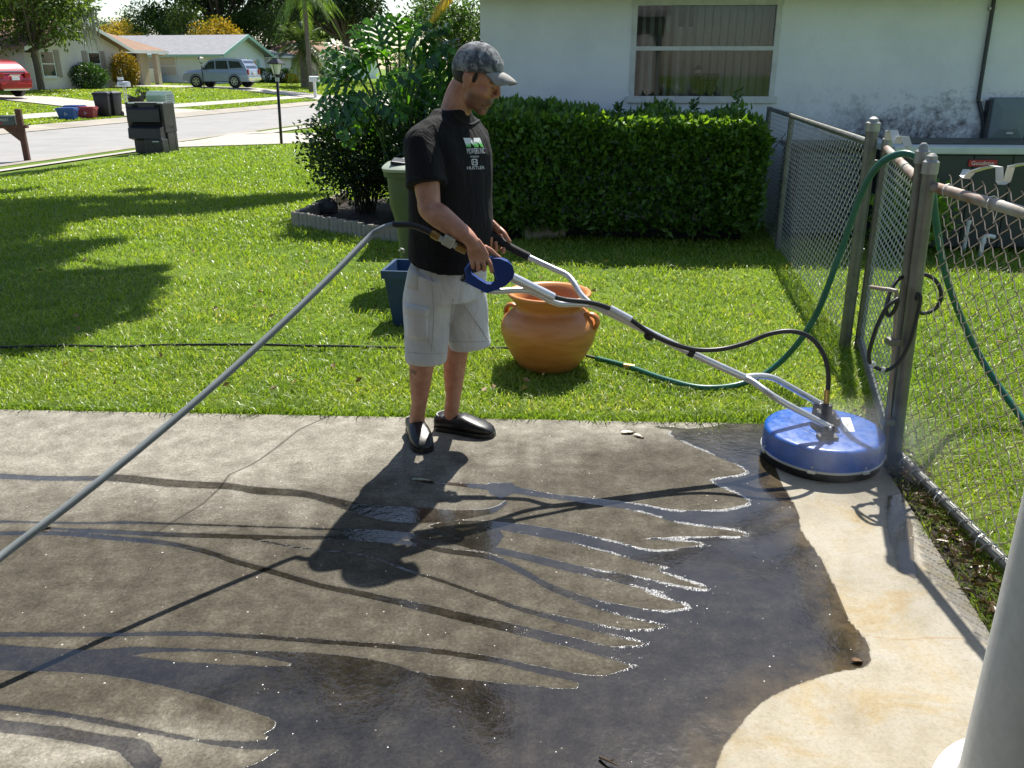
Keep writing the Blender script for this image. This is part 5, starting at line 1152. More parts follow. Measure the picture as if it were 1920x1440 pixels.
def rock(name, label, cat, loc, r, m, seed, sub=2):
    bm = bmesh.new(); bmesh.ops.create_icosphere(bm, subdivisions=sub, radius=1); mb = MB()
    for v in bm.verts: n_ = mnoise.noise(v.co * 1.3 + Vector((seed, 0, 0))); v.co = Vector((v.co.x * r[0], v.co.y * r[1], v.co.z * r[2])) * (1 + .35 * n_)
    bm.verts.index_update(); mb.add([v.co.copy() for v in bm.verts], [tuple(v.index for v in f.verts) for f in bm.faces]); bm.free(); return tag(mb.build(name, m, None, False, loc), label, cat)
rock('garden_stone', 'dark stone sitting in the corner of the planting bed', 'stone', G(603, 402) + Vector((.05, .1, .08)), (.15, .12, .11), mat('dark_stone', (.09, .085, .08), .9, .5, 9, bs=.5), 3)

# unseen house and porch implied by the column, added to cut sky light
ph = thing('unseen_porch_house', 'unseen house with porch roof on the round white column, added to block sky light', 'house', (-2.6, -1.6, 0)); o = ph.location
M_SOFF = mat('soffit_paint', (.42, .42, .40), .8, .1, 3)
mb = MB(); mb.bbox(Vector((-2.65, -1.6, 2.52)) - o, (8.7, 6.9, .16), b=.01); mb.build('roof_deck', M_SOFF, ph)
mb = MB(); mb.prism([Vector((-7.1, 1.95, 2.6)) - o, Vector((1.8, 1.95, 2.6)) - o, Vector((1.8, -3.5, 4.0)) - o, Vector((-7.1, -3.5, 4.0)) - o], (0, 0, .1)); mb.build('roof', M_GROOF, ph)
mb = MB(); mb.bbox(Vector((-2.65, -2.0, 1.2)) - o, (8.6, .2, 2.6), b=.01); mb.build('wall', mat('beige_stucco', (.16, .15, .14), .9, .12, 1), ph)
mb = MB(); mb.bbox(Vector((-1.0, -1.89, 1.0)) - o, (1.0, .05, 2.05), b=.01); mb.build('door', M_TAUPE, ph)
# ================================================================== chain link fence
M_GPOST = mat('weathered_galvanised', (.20, .20, .18), .5, .35, 9, metal=.55, bs=.15, bscale=60, rvar=.12)
M_RUST = mat('rusty_galvanised', (.36, .34, .30), .6, .3, 7, c2=(.20, .085, .04), metal=.3, bs=.2, bscale=50, mid=.47)
M_WIREG = mat('fence_wire', (.46, .46, .43), .4, .3, 30, metal=.6); M_WIRER = mat('rusting_fence_wire', (.36, .29, .23), .5, .4, 30, metal=.4)
FW, FH = .044, .082
def wire_mesh(m, n, phase, over, name='wire'):
    pts = []; k0 = 0
    for k in range(n + 1):
        x_ = FW if (k + phase) % 2 else 0.0; z_ = k * FH / 2; sgn = 1 if (k + phase) % 2 else -1
        pts += [Vector((x_ - sgn * .006, .004, z_ - .008)), Vector((x_ + sgn * .0035, 0, z_)), Vector((x_ - sgn * .006, -.004, z_ + .008))]
    if over: e = pts[-1]; pts.append(e + Vector((.006, 0, over))); pts.append(e + Vector((-.008, .004, over * 1.2)))
    mb = MB(); mb.tube(pts, .0019, 4, cap=False); return mb.mesh(name, m)
def chain(t, p0, p1, zb, zt, over=0, m=None):
    """chain link cloth from p0 to p1 (relative to thing t): one object per woven wire"""
    d = p1 - p0; L = math.hypot(d.x, d.y); az = math.atan2(d.y, d.x); n = int((zt - zb) / (FH / 2)); ms = [wire_mesh(m or M_WIREG, n, ph, over) for ph in (0, 1)]; nw = int(L / FW); ux, uy = d.x / L, d.y / L
    for i in range(nw):
        s_ = i * FW; obj('wire', ms[i % 2], t, (p0.x + ux * s_, p0.y + uy * s_, zb + (p0.z + d.z * s_ / L)), (0, 0, az))
def post(t, p, top, r, m=None, cap=True, name='post'):
    mb = MB(); p = Vector(p); top = Vector(top); mb.tube([p + Vector((0, 0, -.15)), top], r, 14); o = mb.build(name, m or M_GPOST, t, 50)
    if cap: mb = MB(); mb.lathe([(r * 1.14, -.035), (r * 1.14, .012), (r * .8, .02), (r * .74, .035), (r * .35, .045)], 14, top); mb.build('post_cap', mat('dull_cap', (.36, .36, .34), .5, .25, 9, metal=.5), o, 40)
    return o
def rail(t, a, b, r, m=None): mb = MB(); mb.tube([a, Vector(a).lerp(Vector(b), .5), b], r, 12); return mb.build('rail', m or M_RUST, t, 50)
PA = Vector((1.742, 3.52, 0)); PAt = Vector((1.682, 3.52, 1.31)); PB = Vector((1.736, 3.585, 0)); PBt = Vector((1.672, 3.585, 1.345)); PC = Vector((2.135, 5.215, 0)); PCt = Vector((2.115, 5.215, 1.36))
f1 = thing('chain_link_fence', 'rusty chain link fence running from the gate post along the drive', 'fence', (PA.x, PA.y, 0)); o1 = Vector((PA.x, PA.y, 0))
END = Vector((1.70, .9, 0))
post(f1, (0, 0, 0), PAt - o1, .028)
rail(f1, Vector((PAt.x + .02, PAt.y - .02, 1.225)) - o1, Vector((1.70, .9, 1.225)) - o1, .021); rail(f1, Vector((1.735, 3.46, .05)) - o1, Vector((1.715, .9, .05)) - o1, .022, M_GPOST)
post(f1, END - o1, END - o1 + Vector((0, 0, 1.3)), .028)
chain(f1, Vector((1.745, 3.48, 0)) - o1, Vector((1.725, .95, 0)) - o1, .045, 1.31, .0, M_WIRER)
for k, y_ in enumerate((3.38, 3.05, 2.72, 2.4, 2.05, 1.7)):
    for z_, rr_ in ((1.225, .027), (.05, .028)):
        c = Vector((1.70 + (y_ - .9) * (.0 if z_ > 1 else .008), y_, z_)) - o1; mb = MB(); mb.tube([c + Vector((math.cos(j * .7) * rr_, .01 * math.sin(j), math.sin(j * .7) * rr_)) for j in range(10)] + [c + Vector((.02, .01, -.07))], .0022, 4); mb.build('tie', M_GALV, f1)
rd = random.Random(6)
for k in range(26):
    y_ = 3.35 - k * .085; c = Vector((1.725, y_, .05)) - o1; mb = MB(); mb.tube([c + Vector((math.cos(j * .6 + .8) * .026, .004 * j, math.sin(j * .6 + .8) * .026)) for j in range(6)], .0028, 4); mb.build('tie', M_WIREG, f1)
# bent aluminium strips tied to the rails
M_STRIP = mat('aluminium_strip', (.70, .70, .66), .35, .1, 8, metal=.5)
def strip_clip(name, label, pts, w, wd=(0, 0, 0), th=.003):
    o = Vector(pts[0]); t = thing(name, label, 'bracket', o); mb = MB(); W = Vector(wd).normalized() * w / 2
    pp = [Vector(p) - o for p in pts]; rings = []
    for i, p in enumerate(pp):
        tg = (pp[min(i + 1, len(pp) - 1)] - pp[max(0, i - 1)]).normalized(); n_ = tg.cross(W).normalized() * th; rings.append([p - W - n_, p + W - n_, p + W + n_, p - W + n_])
    mb.loft(rings); mb.build('strip', M_STRIP, t); mb = MB(); mb.bbox(pp[-1], (.02, .02, .012), b=.003); mb.build('rivet', M_GALV, t); return t
Yr = 3.18
strip_clip('rail_bracket', 'bent aluminium strip sprung over the rusty fence rail', [P(1812, 318, 3.3), P(1806, 330, 3.29), P(1812, 334, 3.27), P(1822, 322, 3.26), P(1845, 315, 3.2), P(1862, 312, 3.12), P(1874, 314, 3.08), P(1874, 340, 3.06), P(1878, 346, 3.05), P(1888, 340, 3.05), P(1896, 312, 3.04), P(1915, 308, 2.98), P(1940, 306, 2.9)], .024, (.9, -.45, 0))
strip_clip('rail_bracket', 'bent aluminium strip on the gate top rail beyond the green hose', [P(1666, 262, 4.55), P(1668, 246, 4.54), P(1676, 244, 4.52), P(1680, 262, 4.5), P(1682, 268, 4.48), P(1690, 256, 4.46), P(1697, 256, 4.44), P(1703, 276, 4.42)], .04, (.9, -.4, 0))
# gate between the two pairs of posts
g1 = thing('chain_link_gate', 'chain link gate hung between the near and far fence posts', 'gate', (PB.x, PB.y, 0)); o2 = Vector((PB.x, PB.y, 0)); post(g1, (0, 0, 0), PBt - o2, .025)
dg = (PC - PB); dg.normalize(); PD = PC + Vector((.075, -.03, 0)); PDt = PD + Vector((-.01, 0, 1.27))
post(g1, PD - o2, PDt - o2, .026)
rail(g1, PBt - o2 + dg * .03 + Vector((0, 0, -.10)), PDt - o2 + Vector((0, 0, -.04)), .021); rail(g1, PB - o2 + dg * .05 + Vector((0, 0, .06)), PD - o2 + Vector((0, 0, .06)), .021, M_GPOST)
chain(g1, PB - o2 + dg * .05, PD - o2, .06, 1.22, .0)
mb = MB(); mb.tube(spline([P(1632, 538, 3.62) - o2, P(1650, 541, 3.56) - o2, P(1676, 545, 3.5) - o2, P(1681, 556, 3.5) - o2, P(1676, 650, 3.5) - o2, P(1665, 790, 3.5) - o2, P(1659, 850, 3.5) - o2], 4), .0085, 8); mb.build('drop_rod', M_RUST, g1, True)
for py in (640, 790): mb = MB(); mb.bbox(P(1674 - (py - 640) * .065, py, 3.51) - o2, (.05, .05, .03), b=.006); mb.build('rod_guide', M_GPOST, g1)
# rear fence
f2 = thing('chain_link_fence', 'grey chain link fence running back from the far gate post to the white house', 'fence', (PC.x, PC.y, 0)); o3 = Vector((PC.x, PC.y, 0)); post(f2, (0, 0, 0), PCt - o3, .036)
PE = Vector((2.60, 8.3, 0)); PF = Vector((2.80, 9.75, 0)); post(f2, PE - o3, PE - o3 + Vector((0, 0, 1.27)), .026, None, False); post(f2, PF - o3, PF - o3 + Vector((0, 0, 1.27)), .026, None, False)
rail(f2, PCt - o3 + Vector((0, .03, -.1)), PE - o3 + Vector((0, 0, 1.25)), .021, M_GPOST); rail(f2, PE - o3 + Vector((0, 0, 1.25)), PF - o3 + Vector((0, 0, 1.25)), .021, M_GPOST)
chain(f2, Vector((.03, .06, 0)), PE - o3, .03, 1.24, .04); chain(f2, PE - o3 + Vector((.03, .03, 0)), PF - o3, .03, 1.24, .04)
for z_ in (.35, .62, 1.15): mb = MB(); mb.lathe([(.040, -.012), (.040, .012)], 14, Vector((-.005, 0, z_))); mb.build('band', M_GPOST, f2)

# ------------------------------------------------------------------ hoses
M_GREENH = mat('green_hose', (.018, .13, .085), .38, .25, 12); M_BLACKH = mat('black_hose', (.016, .016, .017), .42, .3, 12); M_GREYH = mat('grey_hose', (.20, .225, .235), .45, .15, 14); M_BRASS = mat('brass', (.50, .34, .12), .32, .25, 30, metal=.9)
def hose(name, label, pts, r, m, n=8, cat='hose'):
    o = Vector(pts[0]); t = thing(name, label, cat, o); mb = MB(); mb.tube([p - o for p in spline(pts, n)], r, 10); mb.build('tube', m, t, True); return t
top = PBt.lerp(PDt, .30) + Vector((0, 0, -.015))
th = hose('garden_hose', 'green garden hose rising from the lawn over the gate and down the far side', [G(1118, 672, .02), G(1180, 688, .02), G(1250, 712, .02), G(1320, 727, .02), G(1395, 718, .03), P(1462, 680, 4.5), P(1525, 600, 4.4), P(1575, 475, 4.3), P(1612, 370, 4.22), P(1645, 312, 4.15), P(1690, 288, 4.08), P(1726, 302, 4.02), P(1746, 345, 4.0), P(1757, 430, 4.02), P(1775, 520, 4.05), P(1806, 605, 4.1), P(1850, 690, 4.05), P(1920, 790, 3.84), P(1965, 850, 3.66), G(2030, 900, .02), G(2150, 960, .02)], .0165, M_GREENH)
mb = MB(); p_ = G(1180, 688, .02) - th.location; mb.tube([p_ - Vector((.03, -.012, 0)), p_ + Vector((.03, -.012, 0))], .019, 10); mb.build('coupling', M_BRASS, th)
hose('black_lawn_hose', 'thin black hose lying straight across the lawn behind the man', [G(-60, 653, .012), G(120, 648, .010), G(220, 650, .016), G(300, 647, .010), G(480, 646, .018), G(560, 648, .010), G(640, 649, .016), G(770, 652, .01), G(940, 652, .012), G(1060, 660, .025), G(1120, 672, .02)], .0085, M_BLACKH)
c = thing('cable_loop', 'looped black hose with silver bands hanging on the gate post', 'hose', P(1682, 580, 3.46)); o = c.location; mb = MB()
mb.tube([p - o for p in spline([P(1684, 560, 3.46), P(1664, 575, 3.45), P(1645, 610, 3.44), P(1632, 650, 3.43), P(1629, 672, 3.43), P(1636, 685, 3.43), P(1655, 694, 3.43), P(1672, 690, 3.44), P(1690, 672, 3.45), P(1708, 635, 3.45), P(1720, 590, 3.46), P(1726, 560, 3.47), P(1722, 552, 3.48), P(1718, 562, 3.5), P(1724, 585, 3.52), P(1740, 586, 3.54), P(1758, 574, 3.55), P(1765, 552, 3.55), P(1756, 528, 3.56), P(1738, 516, 3.57), P(1718, 515, 3.58), P(1690, 520, 3.58), P(1672, 540, 3.55), P(1662, 575, 3.5), P(1666, 592, 3.48), P(1678, 580, 3.47), P(1684, 562, 3.46)], 5)], .0088, 8); mb.build('loop', M_BLACKH, c, True)
for a_, b_ in (((1633, 680), (1638, 686)), ((1651, 692), (1657, 694))): mb = MB(); mb.tube([P(*a_, 3.43) - o, P(*b_, 3.43) - o], .0125, 10); mb.build('band', M_GALV, c)

# ------------------------------------------------------------------ clay pot
M_CLAY = None
def clay():
    m, nt, b = newmat('glazed_clay'); tc = nt.nodes.new('ShaderNodeTexCoord'); mp = nt.nodes.new('ShaderNodeMapping'); mp.inputs['Scale'].default_value = (1, 1, 5); nt.links.new(tc.outputs['Object'], mp.inputs[0])
    f = noise(nt, 5, 6, .65, vec=mp.outputs[0]); c_ = ramp(nt, f, [(.28, (.42, .15, .036)), (.5, (.54, .21, .055)), (.74, (.62, .27, .085))]); nt.links.new(c_, b.inputs['Base Color']); b.inputs['Roughness'].default_value = .42
    nt.links.new(bump(nt, f, .12, .004), b.inputs['Normal']); return m
M_CLAY = clay()
pc = G(1030, 700); pc.y += .16; t = thing('clay_pot', 'big round orange clay pot standing on the lawn beside the man', 'pot', (pc.x, pc.y, -.01))
prof = [(.0, .0), (.155, .0), (.175, .012), (.222, .08), (.262, .155), (.283, .225), (.284, .262), (.268, .305), (.232, .338), (.202, .352), (.192, .366), (.196, .385), (.216, .415), (.240, .440), (.247, .452), (.243, .462), (.228, .463), (.214, .455), (.196, .425), (.176, .385), (.172, .365), (.182, .345), (.23, .31), (.262, .26), (.255, .2), (.2, .08), (.0, .04)]
mb = MB(); mb.lathe(prof, 56); mb.build('body', M_CLAY, t, True)
for an in (-.35, math.pi - .55):
    mb = MB(); e = Vector((math.cos(an), math.sin(an), 0)); sd_ = Vector((-e.y, e.x, 0)); mb.tube(spline([e * .222 + Vector((0, 0, .338)), e * .252 + Vector((0, 0, .348)), e * .284 + Vector((0, 0, .335)), e * .296 + Vector((0, 0, .30)), e * .280 + Vector((0, 0, .262))], 4), [.014] * 17, 8, ref=sd_, flat=1.9); mb.build('handle', M_CLAY, t, True)

# ------------------------------------------------------------------ bins beside the bed
M_CANG = mat('sage_bin_plastic', (.085, .115, .055), .5, .15, 4, rvar=.08); M_CANL = mat('sage_lid_plastic', (.30, .34, .27), .5, .12, 4)
t = thing('green_bin', 'sage green tapered refuse bin standing behind the man', 'bin', (-.70, 7.0, -.01), .05)
rg = [[Vector((math.copysign(abs(math.cos(b_)) ** .5, math.cos(b_)) * w_, math.copysign(abs(math.sin(b_)) ** .5, math.sin(b_)) * w_, z_)) for b_ in [j * math.pi / 14 for j in range(28)]] for z_, w_ in ((0, .19), (.03, .2), (.45, .235), (.55, .25), (.66, .28), (.88, .292), (.885, .315), (.925, .32), (.93, .30))]
mb = MB(); mb.loft(rg); mb.build('body', M_CANG, t, 50); mb = MB(); mb.loft([[Vector((math.copysign(abs(math.cos(b_)) ** .5, math.cos(b_)) * w_, math.copysign(abs(math.sin(b_)) ** .5, math.sin(b_)) * w_, z_)) for b_ in [j * math.pi / 14 for j in range(28)]] for z_, w_ in ((.928, .325), (.95, .33), (.965, .31), (.995, .2), (1.0, .08))]); mb.build('lid', M_CANL, t, 50)
mb = MB(); mb.bbox((-.15, -.1, .985), (.2, .3, .03), Matrix.Rotation(.12, 3, 'Y'), b=.012); mb.build('lid_panel', M_LAMPB, t); mb = MB(); mb.tube([(-.2, .32, .9), (.2, .32, .9)], .018, 8); mb.build('handle', M_CANG, t)
for sg in (-1, 1): mb = MB(); mb.lathe([(.03, -.03), (.11, -.03), (.11, .03), (.03, .03)], 16, (sg * .18, .22, .11), R=Matrix.Rotation(math.pi / 2, 3, 'Y')); mb.build('wheel', M_TYRE, t)
M_BIN2 = mat('slate_blue_plastic', (.022, .06, .14), .45, .2, 5, rvar=.08); t = thing('blue_tub', 'slate blue recycling tub on the lawn behind the man', 'tub', (-.63, 5.83, -.012), -.12); crate(t, M_BIN2, .44, .36, .40, lid=False)

# ------------------------------------------------------------------ porch column
M_COLM = mat('white_column_paint', (.56, .56, .54), .6, .12, 30, bs=.15, bscale=60); t = thing('porch_column', 'round white porch column with spotted paint at the drive edge', 'column', (1.308, 1.50, 0)); mb = MB()
mb.lathe([(.252, .03), (.256, .05), (.252, .07), (.250, 1.2), (.246, 2.3), (.27, 2.32), (.27, 2.44)], 40); mb.build('shaft', M_COLM, t, 40); mb = MB(); mb.lathe([(.0, -.02), (.307, -.02), (.307, .02), (.295, .03), (.0, .032)], 40); mb.build('plinth', mat('white_plinth', (.74, .73, .70), .6, .1, 6), t, 40)

# ------------------------------------------------------------------ bits on the drive
def scrap(name, label, px, py, L, W, m, rz, cat, seed):
    r_ = random.Random(seed); q = G(px, py, .004); t = MB(); pts = []
    for k in range(9): u_ = k / 8; w_ = W * math.sin(math.pi * (u_ * .92 + .05)) * (1 + .2 * r_.gauss(0, 1)); pts.append((Vector((L * (u_ - .5), -w_ / 2, .004 + .004 * math.sin(u_ * 3))), Vector((L * (u_ - .5), w_ / 2, .003 + .005 * math.sin(u_ * 3 + 1)))))
    t.add([p for q_ in pts for p in q_], [(2 * k, 2 * k + 1, 2 * k + 3, 2 * k + 2) for k in range(8)]); n_ = len(t.v); t.add([Vector(v) - Vector((0, 0, .004)) for v in t.v[:n_]], [(2 * k + 2, 2 * k + 3, 2 * k + 1, 2 * k) for k in range(8)]); o = t.build(name, m, None, False, q, (0, 0, rz)); return tag(o, label, cat)
M_SCRAP = mat('pale_leaf_scrap', (.66, .60, .47), .6, .15, 20); M_SCRAPD = mat('brown_leaf_scrap', (.16, .085, .035), .8, .3, 20)
scrap('dry_leaf', 'pale dry leaf lying on the drive near the clog', 1178, 811, .07, .035, M_SCRAP, .1, 'leaf', 1); scrap('dry_leaf', 'pale dry leaf sliver beside the wet edge', 1198, 818, .06, .018, M_SCRAP, -.7, 'leaf', 2)
scrap('dry_leaf', 'greenish leaf washed along in the shadow of the man', 793, 901, .10, .018, mat('green_leaf_scrap', (.30, .33, .22), .4, .2, 20), -.15, 'leaf', 3); scrap('dry_leaf', 'small pale leaf under the grey hose by the wet streaks', 83, 989, .045, .022, M_SCRAP, .3, 'leaf', 4)
for k, (px, py) in enumerate(((1607, 1240),)): scrap('brown_leaf', ('brown leaf scrap at the rusty edge of the cleaned concrete', 'brown leaf scrap on the cleaned concrete curve', 'brown leaf scrap on the crack of the cleaned strip')[k], px, py, .035, .02, M_SCRAPD, k, 'leaf', 7 + k)
tw = thing('twig', 'short dark twig lying in the wet at the bottom of the drive', 'twig', G(1142, 1428)); mb = MB(); mb.tube(spline([G(1124, 1419, .006) - tw.location, G(1140, 1426, .012) - tw.location, G(1160, 1436, .006) - tw.location], 4), [.004, .004, .0035, .0035, .003, .003, .002, .002, .001], 6); mb.tube([G(1140, 1426, .012) - tw.location, G(1152, 1424, .016) - tw.location], .002, 5); mb.build('stick', M_TWIG, tw)
# dry oak leaves blown along the foot of the fence
r_ = np.random.default_rng(3); n_ = 420; y_ = 1.9 + 2.2 * r_.random(n_); x_ = xr(y_) + .02 + .13 * r_.random(n_); V, F = leaf_cloud(np.stack([x_, y_, .012 + .02 * r_.random(n_)], -1), np.concatenate([r_.normal(size=(n_, 2)), .2 * r_.normal(size=(n_, 1))], 1), .035 + .02 * r_.random(n_), .02, 4)
tag(obj('leaf_litter', nmesh('leaf_litter', V, F, leafmat('litter_leaf', (.14, .09, .04), (.04, .028, .016), .1, .35))), 'wet brown leaf litter under the fence beside the drive', 'leaf litter', kind='stuff')
n_ = 90; y_ = 4.3 + 5 * r_.random(n_) ** 1.5; x_ = (r_.random(n_) * 2 - 1) * .6 * y_; k_ = (sdf_poly(x_, y_, BX) > .1) & (y_ < 8.3); x_, y_ = x_[k_], y_[k_]; V, F = leaf_cloud(np.stack([x_, y_, .035 + .02 * r_.random(len(x_))], -1), np.concatenate([r_.normal(size=(len(x_), 2)), .4 * r_.normal(size=(len(x_), 1))], 1), .05, .03, 5)
tag(obj('fallen_leaves', nmesh('fallen_leaves', V, F, leafmat('fallen_leaf', (.30, .20, .10), (.14, .08, .04), .2, .6))), 'dry fallen leaves scattered on the lawn grass', 'leaves', kind='stuff')
# ================================================================== surface cleaner
M_SILV = mat('brushed_aluminium', (.66, .66, .67), .32, .1, 12, metal=.55, rvar=.06); M_BLUE = mat('blue_shell_plastic', (.008, .10, .46), .34, .3, 13, coat=.15, rvar=.14, bs=.06, bscale=90); M_BLUED = mat('blue_grip_plastic', (.010, .045, .24), .35, .2, 6)
M_BRUSH = mat('black_bristle', (.01, .01, .01), .95, .4, 30, bs=1, bscale=120); M_STICK = mat('white_sticker', (.82, .82, .80), .5, .05, 5); M_INK = mat('dark_ink', (.03, .03, .06), .6, .1, 5)
DC = Vector((1.412, 3.548, 0)); sc = thing('surface_cleaner', 'round blue pressure washing surface cleaner with silver handles on the wet drive', 'surface cleaner', DC)
mb = MB(); mb.lathe([(0, .150), (.12, .151), (.240, .150), (.252, .1475), (.2585, .142), (.2615, .134), (.2635, .060), (.2635, .046), (.25, .046), (.25, .11), (0, .12)], 64); shell = mb.build('shell', M_BLUE, sc, 35)
mb = MB(); mb.lathe([(.2640, .040), (.268, .042), (.268, .050), (.2640, .052)], 64, close=True); mb.build('rim_band', M_GALV, sc, 40)
mb = MB(); mb.lathe([(.258, .004), (.258, .048), (.235, .048), (.235, .004)], 64, close=True); mb.build('skirt_brush', M_BRUSH, sc)
for an in (-2.05, -1.15, -.35, .5, 1.4, 2.3, 3.2):
    e = Vector((math.cos(an), math.sin(an), 0)); mb = MB(); mb.bbox(e * .269 + Vector((0, 0, .046)), (.012, .034, .016), Matrix.Rotation(an, 3, 'Z'), b=.002); cl = mb.build('clip', M_STRIP, sc); mb = MB(); mb.ell(e * .264 + Vector((0, 0, .064)), (.005, .005, .005), n=8, m=6); mb.build('rivet', M_GALV, cl)
mb = MB(); mb.lathe([(.095, .1505), (.098, .1535), (.101, .1505)], 40); mb.build('ridge', M_BLUE, shell, True)
mb = MB(); mb.lathe([(.052, .155), (.052, .178), (.042, .180), (.040, .225), (.037, .228), (.024, .230), (.023, .262), (.016, .266)], 24); mb.build('swivel', M_BLACKP, sc, 40)
for k_ in ((.046, -.022, .185), (-.02, .05, .2)): mb = MB(); mb.ell(k_, (.017, .017, .022), n=12, m=8); mb.build('knob', M_BLACKP, sc, True)
def q8(px, py, Y): return P(px, py, Y) - DC
nb, fb = q8(1554, 800, 3.425), q8(1536, 756, 3.665)
for c_, nm in ((nb, 'near'), (fb, 'far')):
    mb = MB(); mb.bbox((c_.x, c_.y, .158), (.085, .05, .018), b=.004); mb.bbox((c_.x, c_.y, (.17 + c_.z) / 2), (.05, .03, max(.03, c_.z - .15)), b=.008); br = mb.build('bracket', M_BLACKP, sc); mb = MB(); mb.lathe([(.0075, -.024), (.0075, .024)], 10, c_, R=Matrix.Rotation(math.pi / 2, 3, 'X')); mb.build('bolt', M_GALV, br)
def wand(name, pts, r, m=None, n=5, parent=None): mb = MB(); mb.tube(spline([q8(*p) for p in pts], n), r, 14); return mb.build(name, m or M_SILV, parent or sc, 60)
wand('yoke_arm', [(1554, 800, 3.425), (1470, 755, 3.445), (1440, 736, 3.47), (1415, 718, 3.52), (1398, 709, 3.548)], .0145)
wand('yoke_arm', [(1536, 756, 3.665), (1475, 722, 3.635), (1450, 709, 3.62), (1425, 705, 3.59), (1398, 707, 3.556)], .0145)
wand('tube', [(1406, 712, 3.552), (1292, 660, 3.562), (1150, 590, 3.575), (1100, 568, 3.58)], .0165)
wand('collar', [(1300, 664, 3.561), (1290, 659, 3.562)], .0195, M_BLACKP, 1)
wand('handle_tube', [(1108, 572, 3.578), (1080, 570, 3.565), (1050, 570, 3.54), (1028, 562, 3.52), (1002, 549, 3.50), (978, 544, 3.485), (928, 546, 3.462), (908, 541, 3.455), (868, 521, 3.442)], .013)
wand('handle_tube', [(1108, 570, 3.578), (1090, 553, 3.61), (1076, 530, 3.66), (1062, 515, 3.70), (1036, 503, 3.725), (985, 479, 3.765), (955, 463, 3.79)], .013)
wand('grip', [(992, 482, 3.762), (955, 463, 3.79), (920, 440, 3.82)], .0185, mat('black_foam', (.016, .016, .018), .8, .25, 20)); wand('end_cap', [(871, 523, 3.443), (866, 520, 3.441)], .0155, M_BLACKP, 1)
wand('lance_sleeve', [(952, 516, 3.452), (1037, 558, 3.495)], .0205, None, 2); wand('hose_sleeve', [(1143, 579, 3.555), (1182, 600, 3.548)], .019, None, 2)
mb = MB(); c_ = q8(1217, 630, 3.545); mb.lathe([(.006, -.02), (.02, -.02), (.022, -.008), (.02, .006), (.006, .01)], 12, c_, R=Matrix.Rotation(math.pi / 2, 3, 'X')); mb.build('clamp_knob', M_BLACKP, sc, 40)
mb = MB(); mb.ell(q8(1232, 636, 3.55), (.006, .004, .006), n=8, m=6); mb.build('button', M_GALV, sc)
wand('pressure_hose', [(1030, 554, 3.49), (1060, 562, 3.505), (1105, 567, 3.535), (1143, 578, 3.553), (1182, 599, 3.548), (1215, 622, 3.54), (1250, 640, 3.54), (1300, 655, 3.545), (1350, 655, 3.555), (1400, 643, 3.56), (1440, 627, 3.56), (1482, 621, 3.555), (1518, 632, 3.55), (1542, 660, 3.55), (1553, 700, 3.55), (1551, 745, 3.55)], .0105, M_BLACKH, 6)
wand('hose_fitting', [(1551, 730, 3.55), (1549, 760, 3.55)], .0125, M_BRASS, 3); wand('hose_elbow', [(1549, 756, 3.55), (1547, 772, 3.55)], .019, M_BLACKP, 2)
# sticker with lettering
mb = MB(); sq = [G(1577, 783, .1525), G(1594, 783, .1525), G(1603, 809, .1525), G(1584, 809, .1525)]; mb.prism([p - DC for p in sq][::-1], (0, 0, -.0018)); st = mb.build('sticker', M_STICK, sc)
vs_, fs_ = text_mb('PSC', .026); e0 = (sq[3] - sq[0]).normalized(); e1 = (sq[1] - sq[0]).normalized(); cc = (sq[0] + sq[2]) / 2 - DC; mb = MB(); mb.add([cc - e0 * v.x * .9 + e1 * v.y * .9 * -1 + Vector((0, 0, .0015)) for v in vs_], fs_); mb.build('lettering', M_INK, st)
# trigger grip: D shaped
GY = 3.448
outer = [(876, 500), (884, 491), (900, 487), (925, 484), (938, 485), (952, 491), (960, 500), (963, 512), (961, 522), (950, 534), (936, 541), (925, 545), (914, 549), (908, 548), (900, 543), (884, 535), (871, 528), (873, 518), (871, 508)]
inner = [(881, 509), (888, 500), (902, 496), (922, 495), (925, 503), (928, 515), (930, 524), (927, 530), (921, 533), (912, 532), (898, 524), (884, 515)]
mb = MB(); t_ = .017; no, ni = len(outer), len(inner)
fo = [q8(*p, GY - t_) for p in outer]; bo = [q8(*p, GY - t_) + Vector((0, 2 * t_, 0)) for p in outer]; fi = [q8(*p, GY - t_) for p in inner]; bi = [q8(*p, GY - t_) + Vector((0, 2 * t_, 0)) for p in inner]
pts2 = [Vector(p) for p in outer] + [Vector(p) for p in inner]; cdt = delaunay_2d_cdt(pts2, [(i, (i + 1) % no) for i in range(no)] + [(no + i, no + (i + 1) % ni) for i in range(ni)], [], 0, 1e-4)
def inpoly(x, y, poly):
    c = False; j = len(poly) - 1
    for i in range(len(poly)):
        if (poly[i][1] > y) != (poly[j][1] > y) and x < (poly[j][0] - poly[i][0]) * (y - poly[i][1]) / (poly[j][1] - poly[i][1]) + poly[i][0]: c = not c
        j = i
    return c
tri = []
for f in cdt[2]:
    cx = sum(cdt[0][i].x for i in f) / 3; cy = sum(cdt[0][i].y for i in f) / 3
    if inpoly(cx, cy, outer) and not inpoly(cx, cy, inner): tri.append(tuple(f))
vv = fo + fi + bo + bi; N_ = no + ni; mb.add(vv, tri + [tuple(reversed([i + N_ for i in f])) for f in tri] + [(i, (i + 1) % no, N_ + (i + 1) % no, N_ + i) for i in range(no)] + [(no + (i + 1) % ni, no + i, N_ + no + i, N_ + no + (i + 1) % ni) for i in range(ni)])
grip = mb.build('trigger_grip', M_BLUED, sc)
bv = grip.modifiers.new('bevel', 'BEVEL'); bv.width = .004; bv.segments = 2; bv.limit_method = 'ANGLE'
mb = MB(); mb.tube(spline([q8(926, 497, GY), q8(927, 508, GY), q8(931, 522, GY), q8(928, 531, GY)], 3), .008, 8); mb.build('trigger', M_BLACKP, grip, True)
mb = MB()
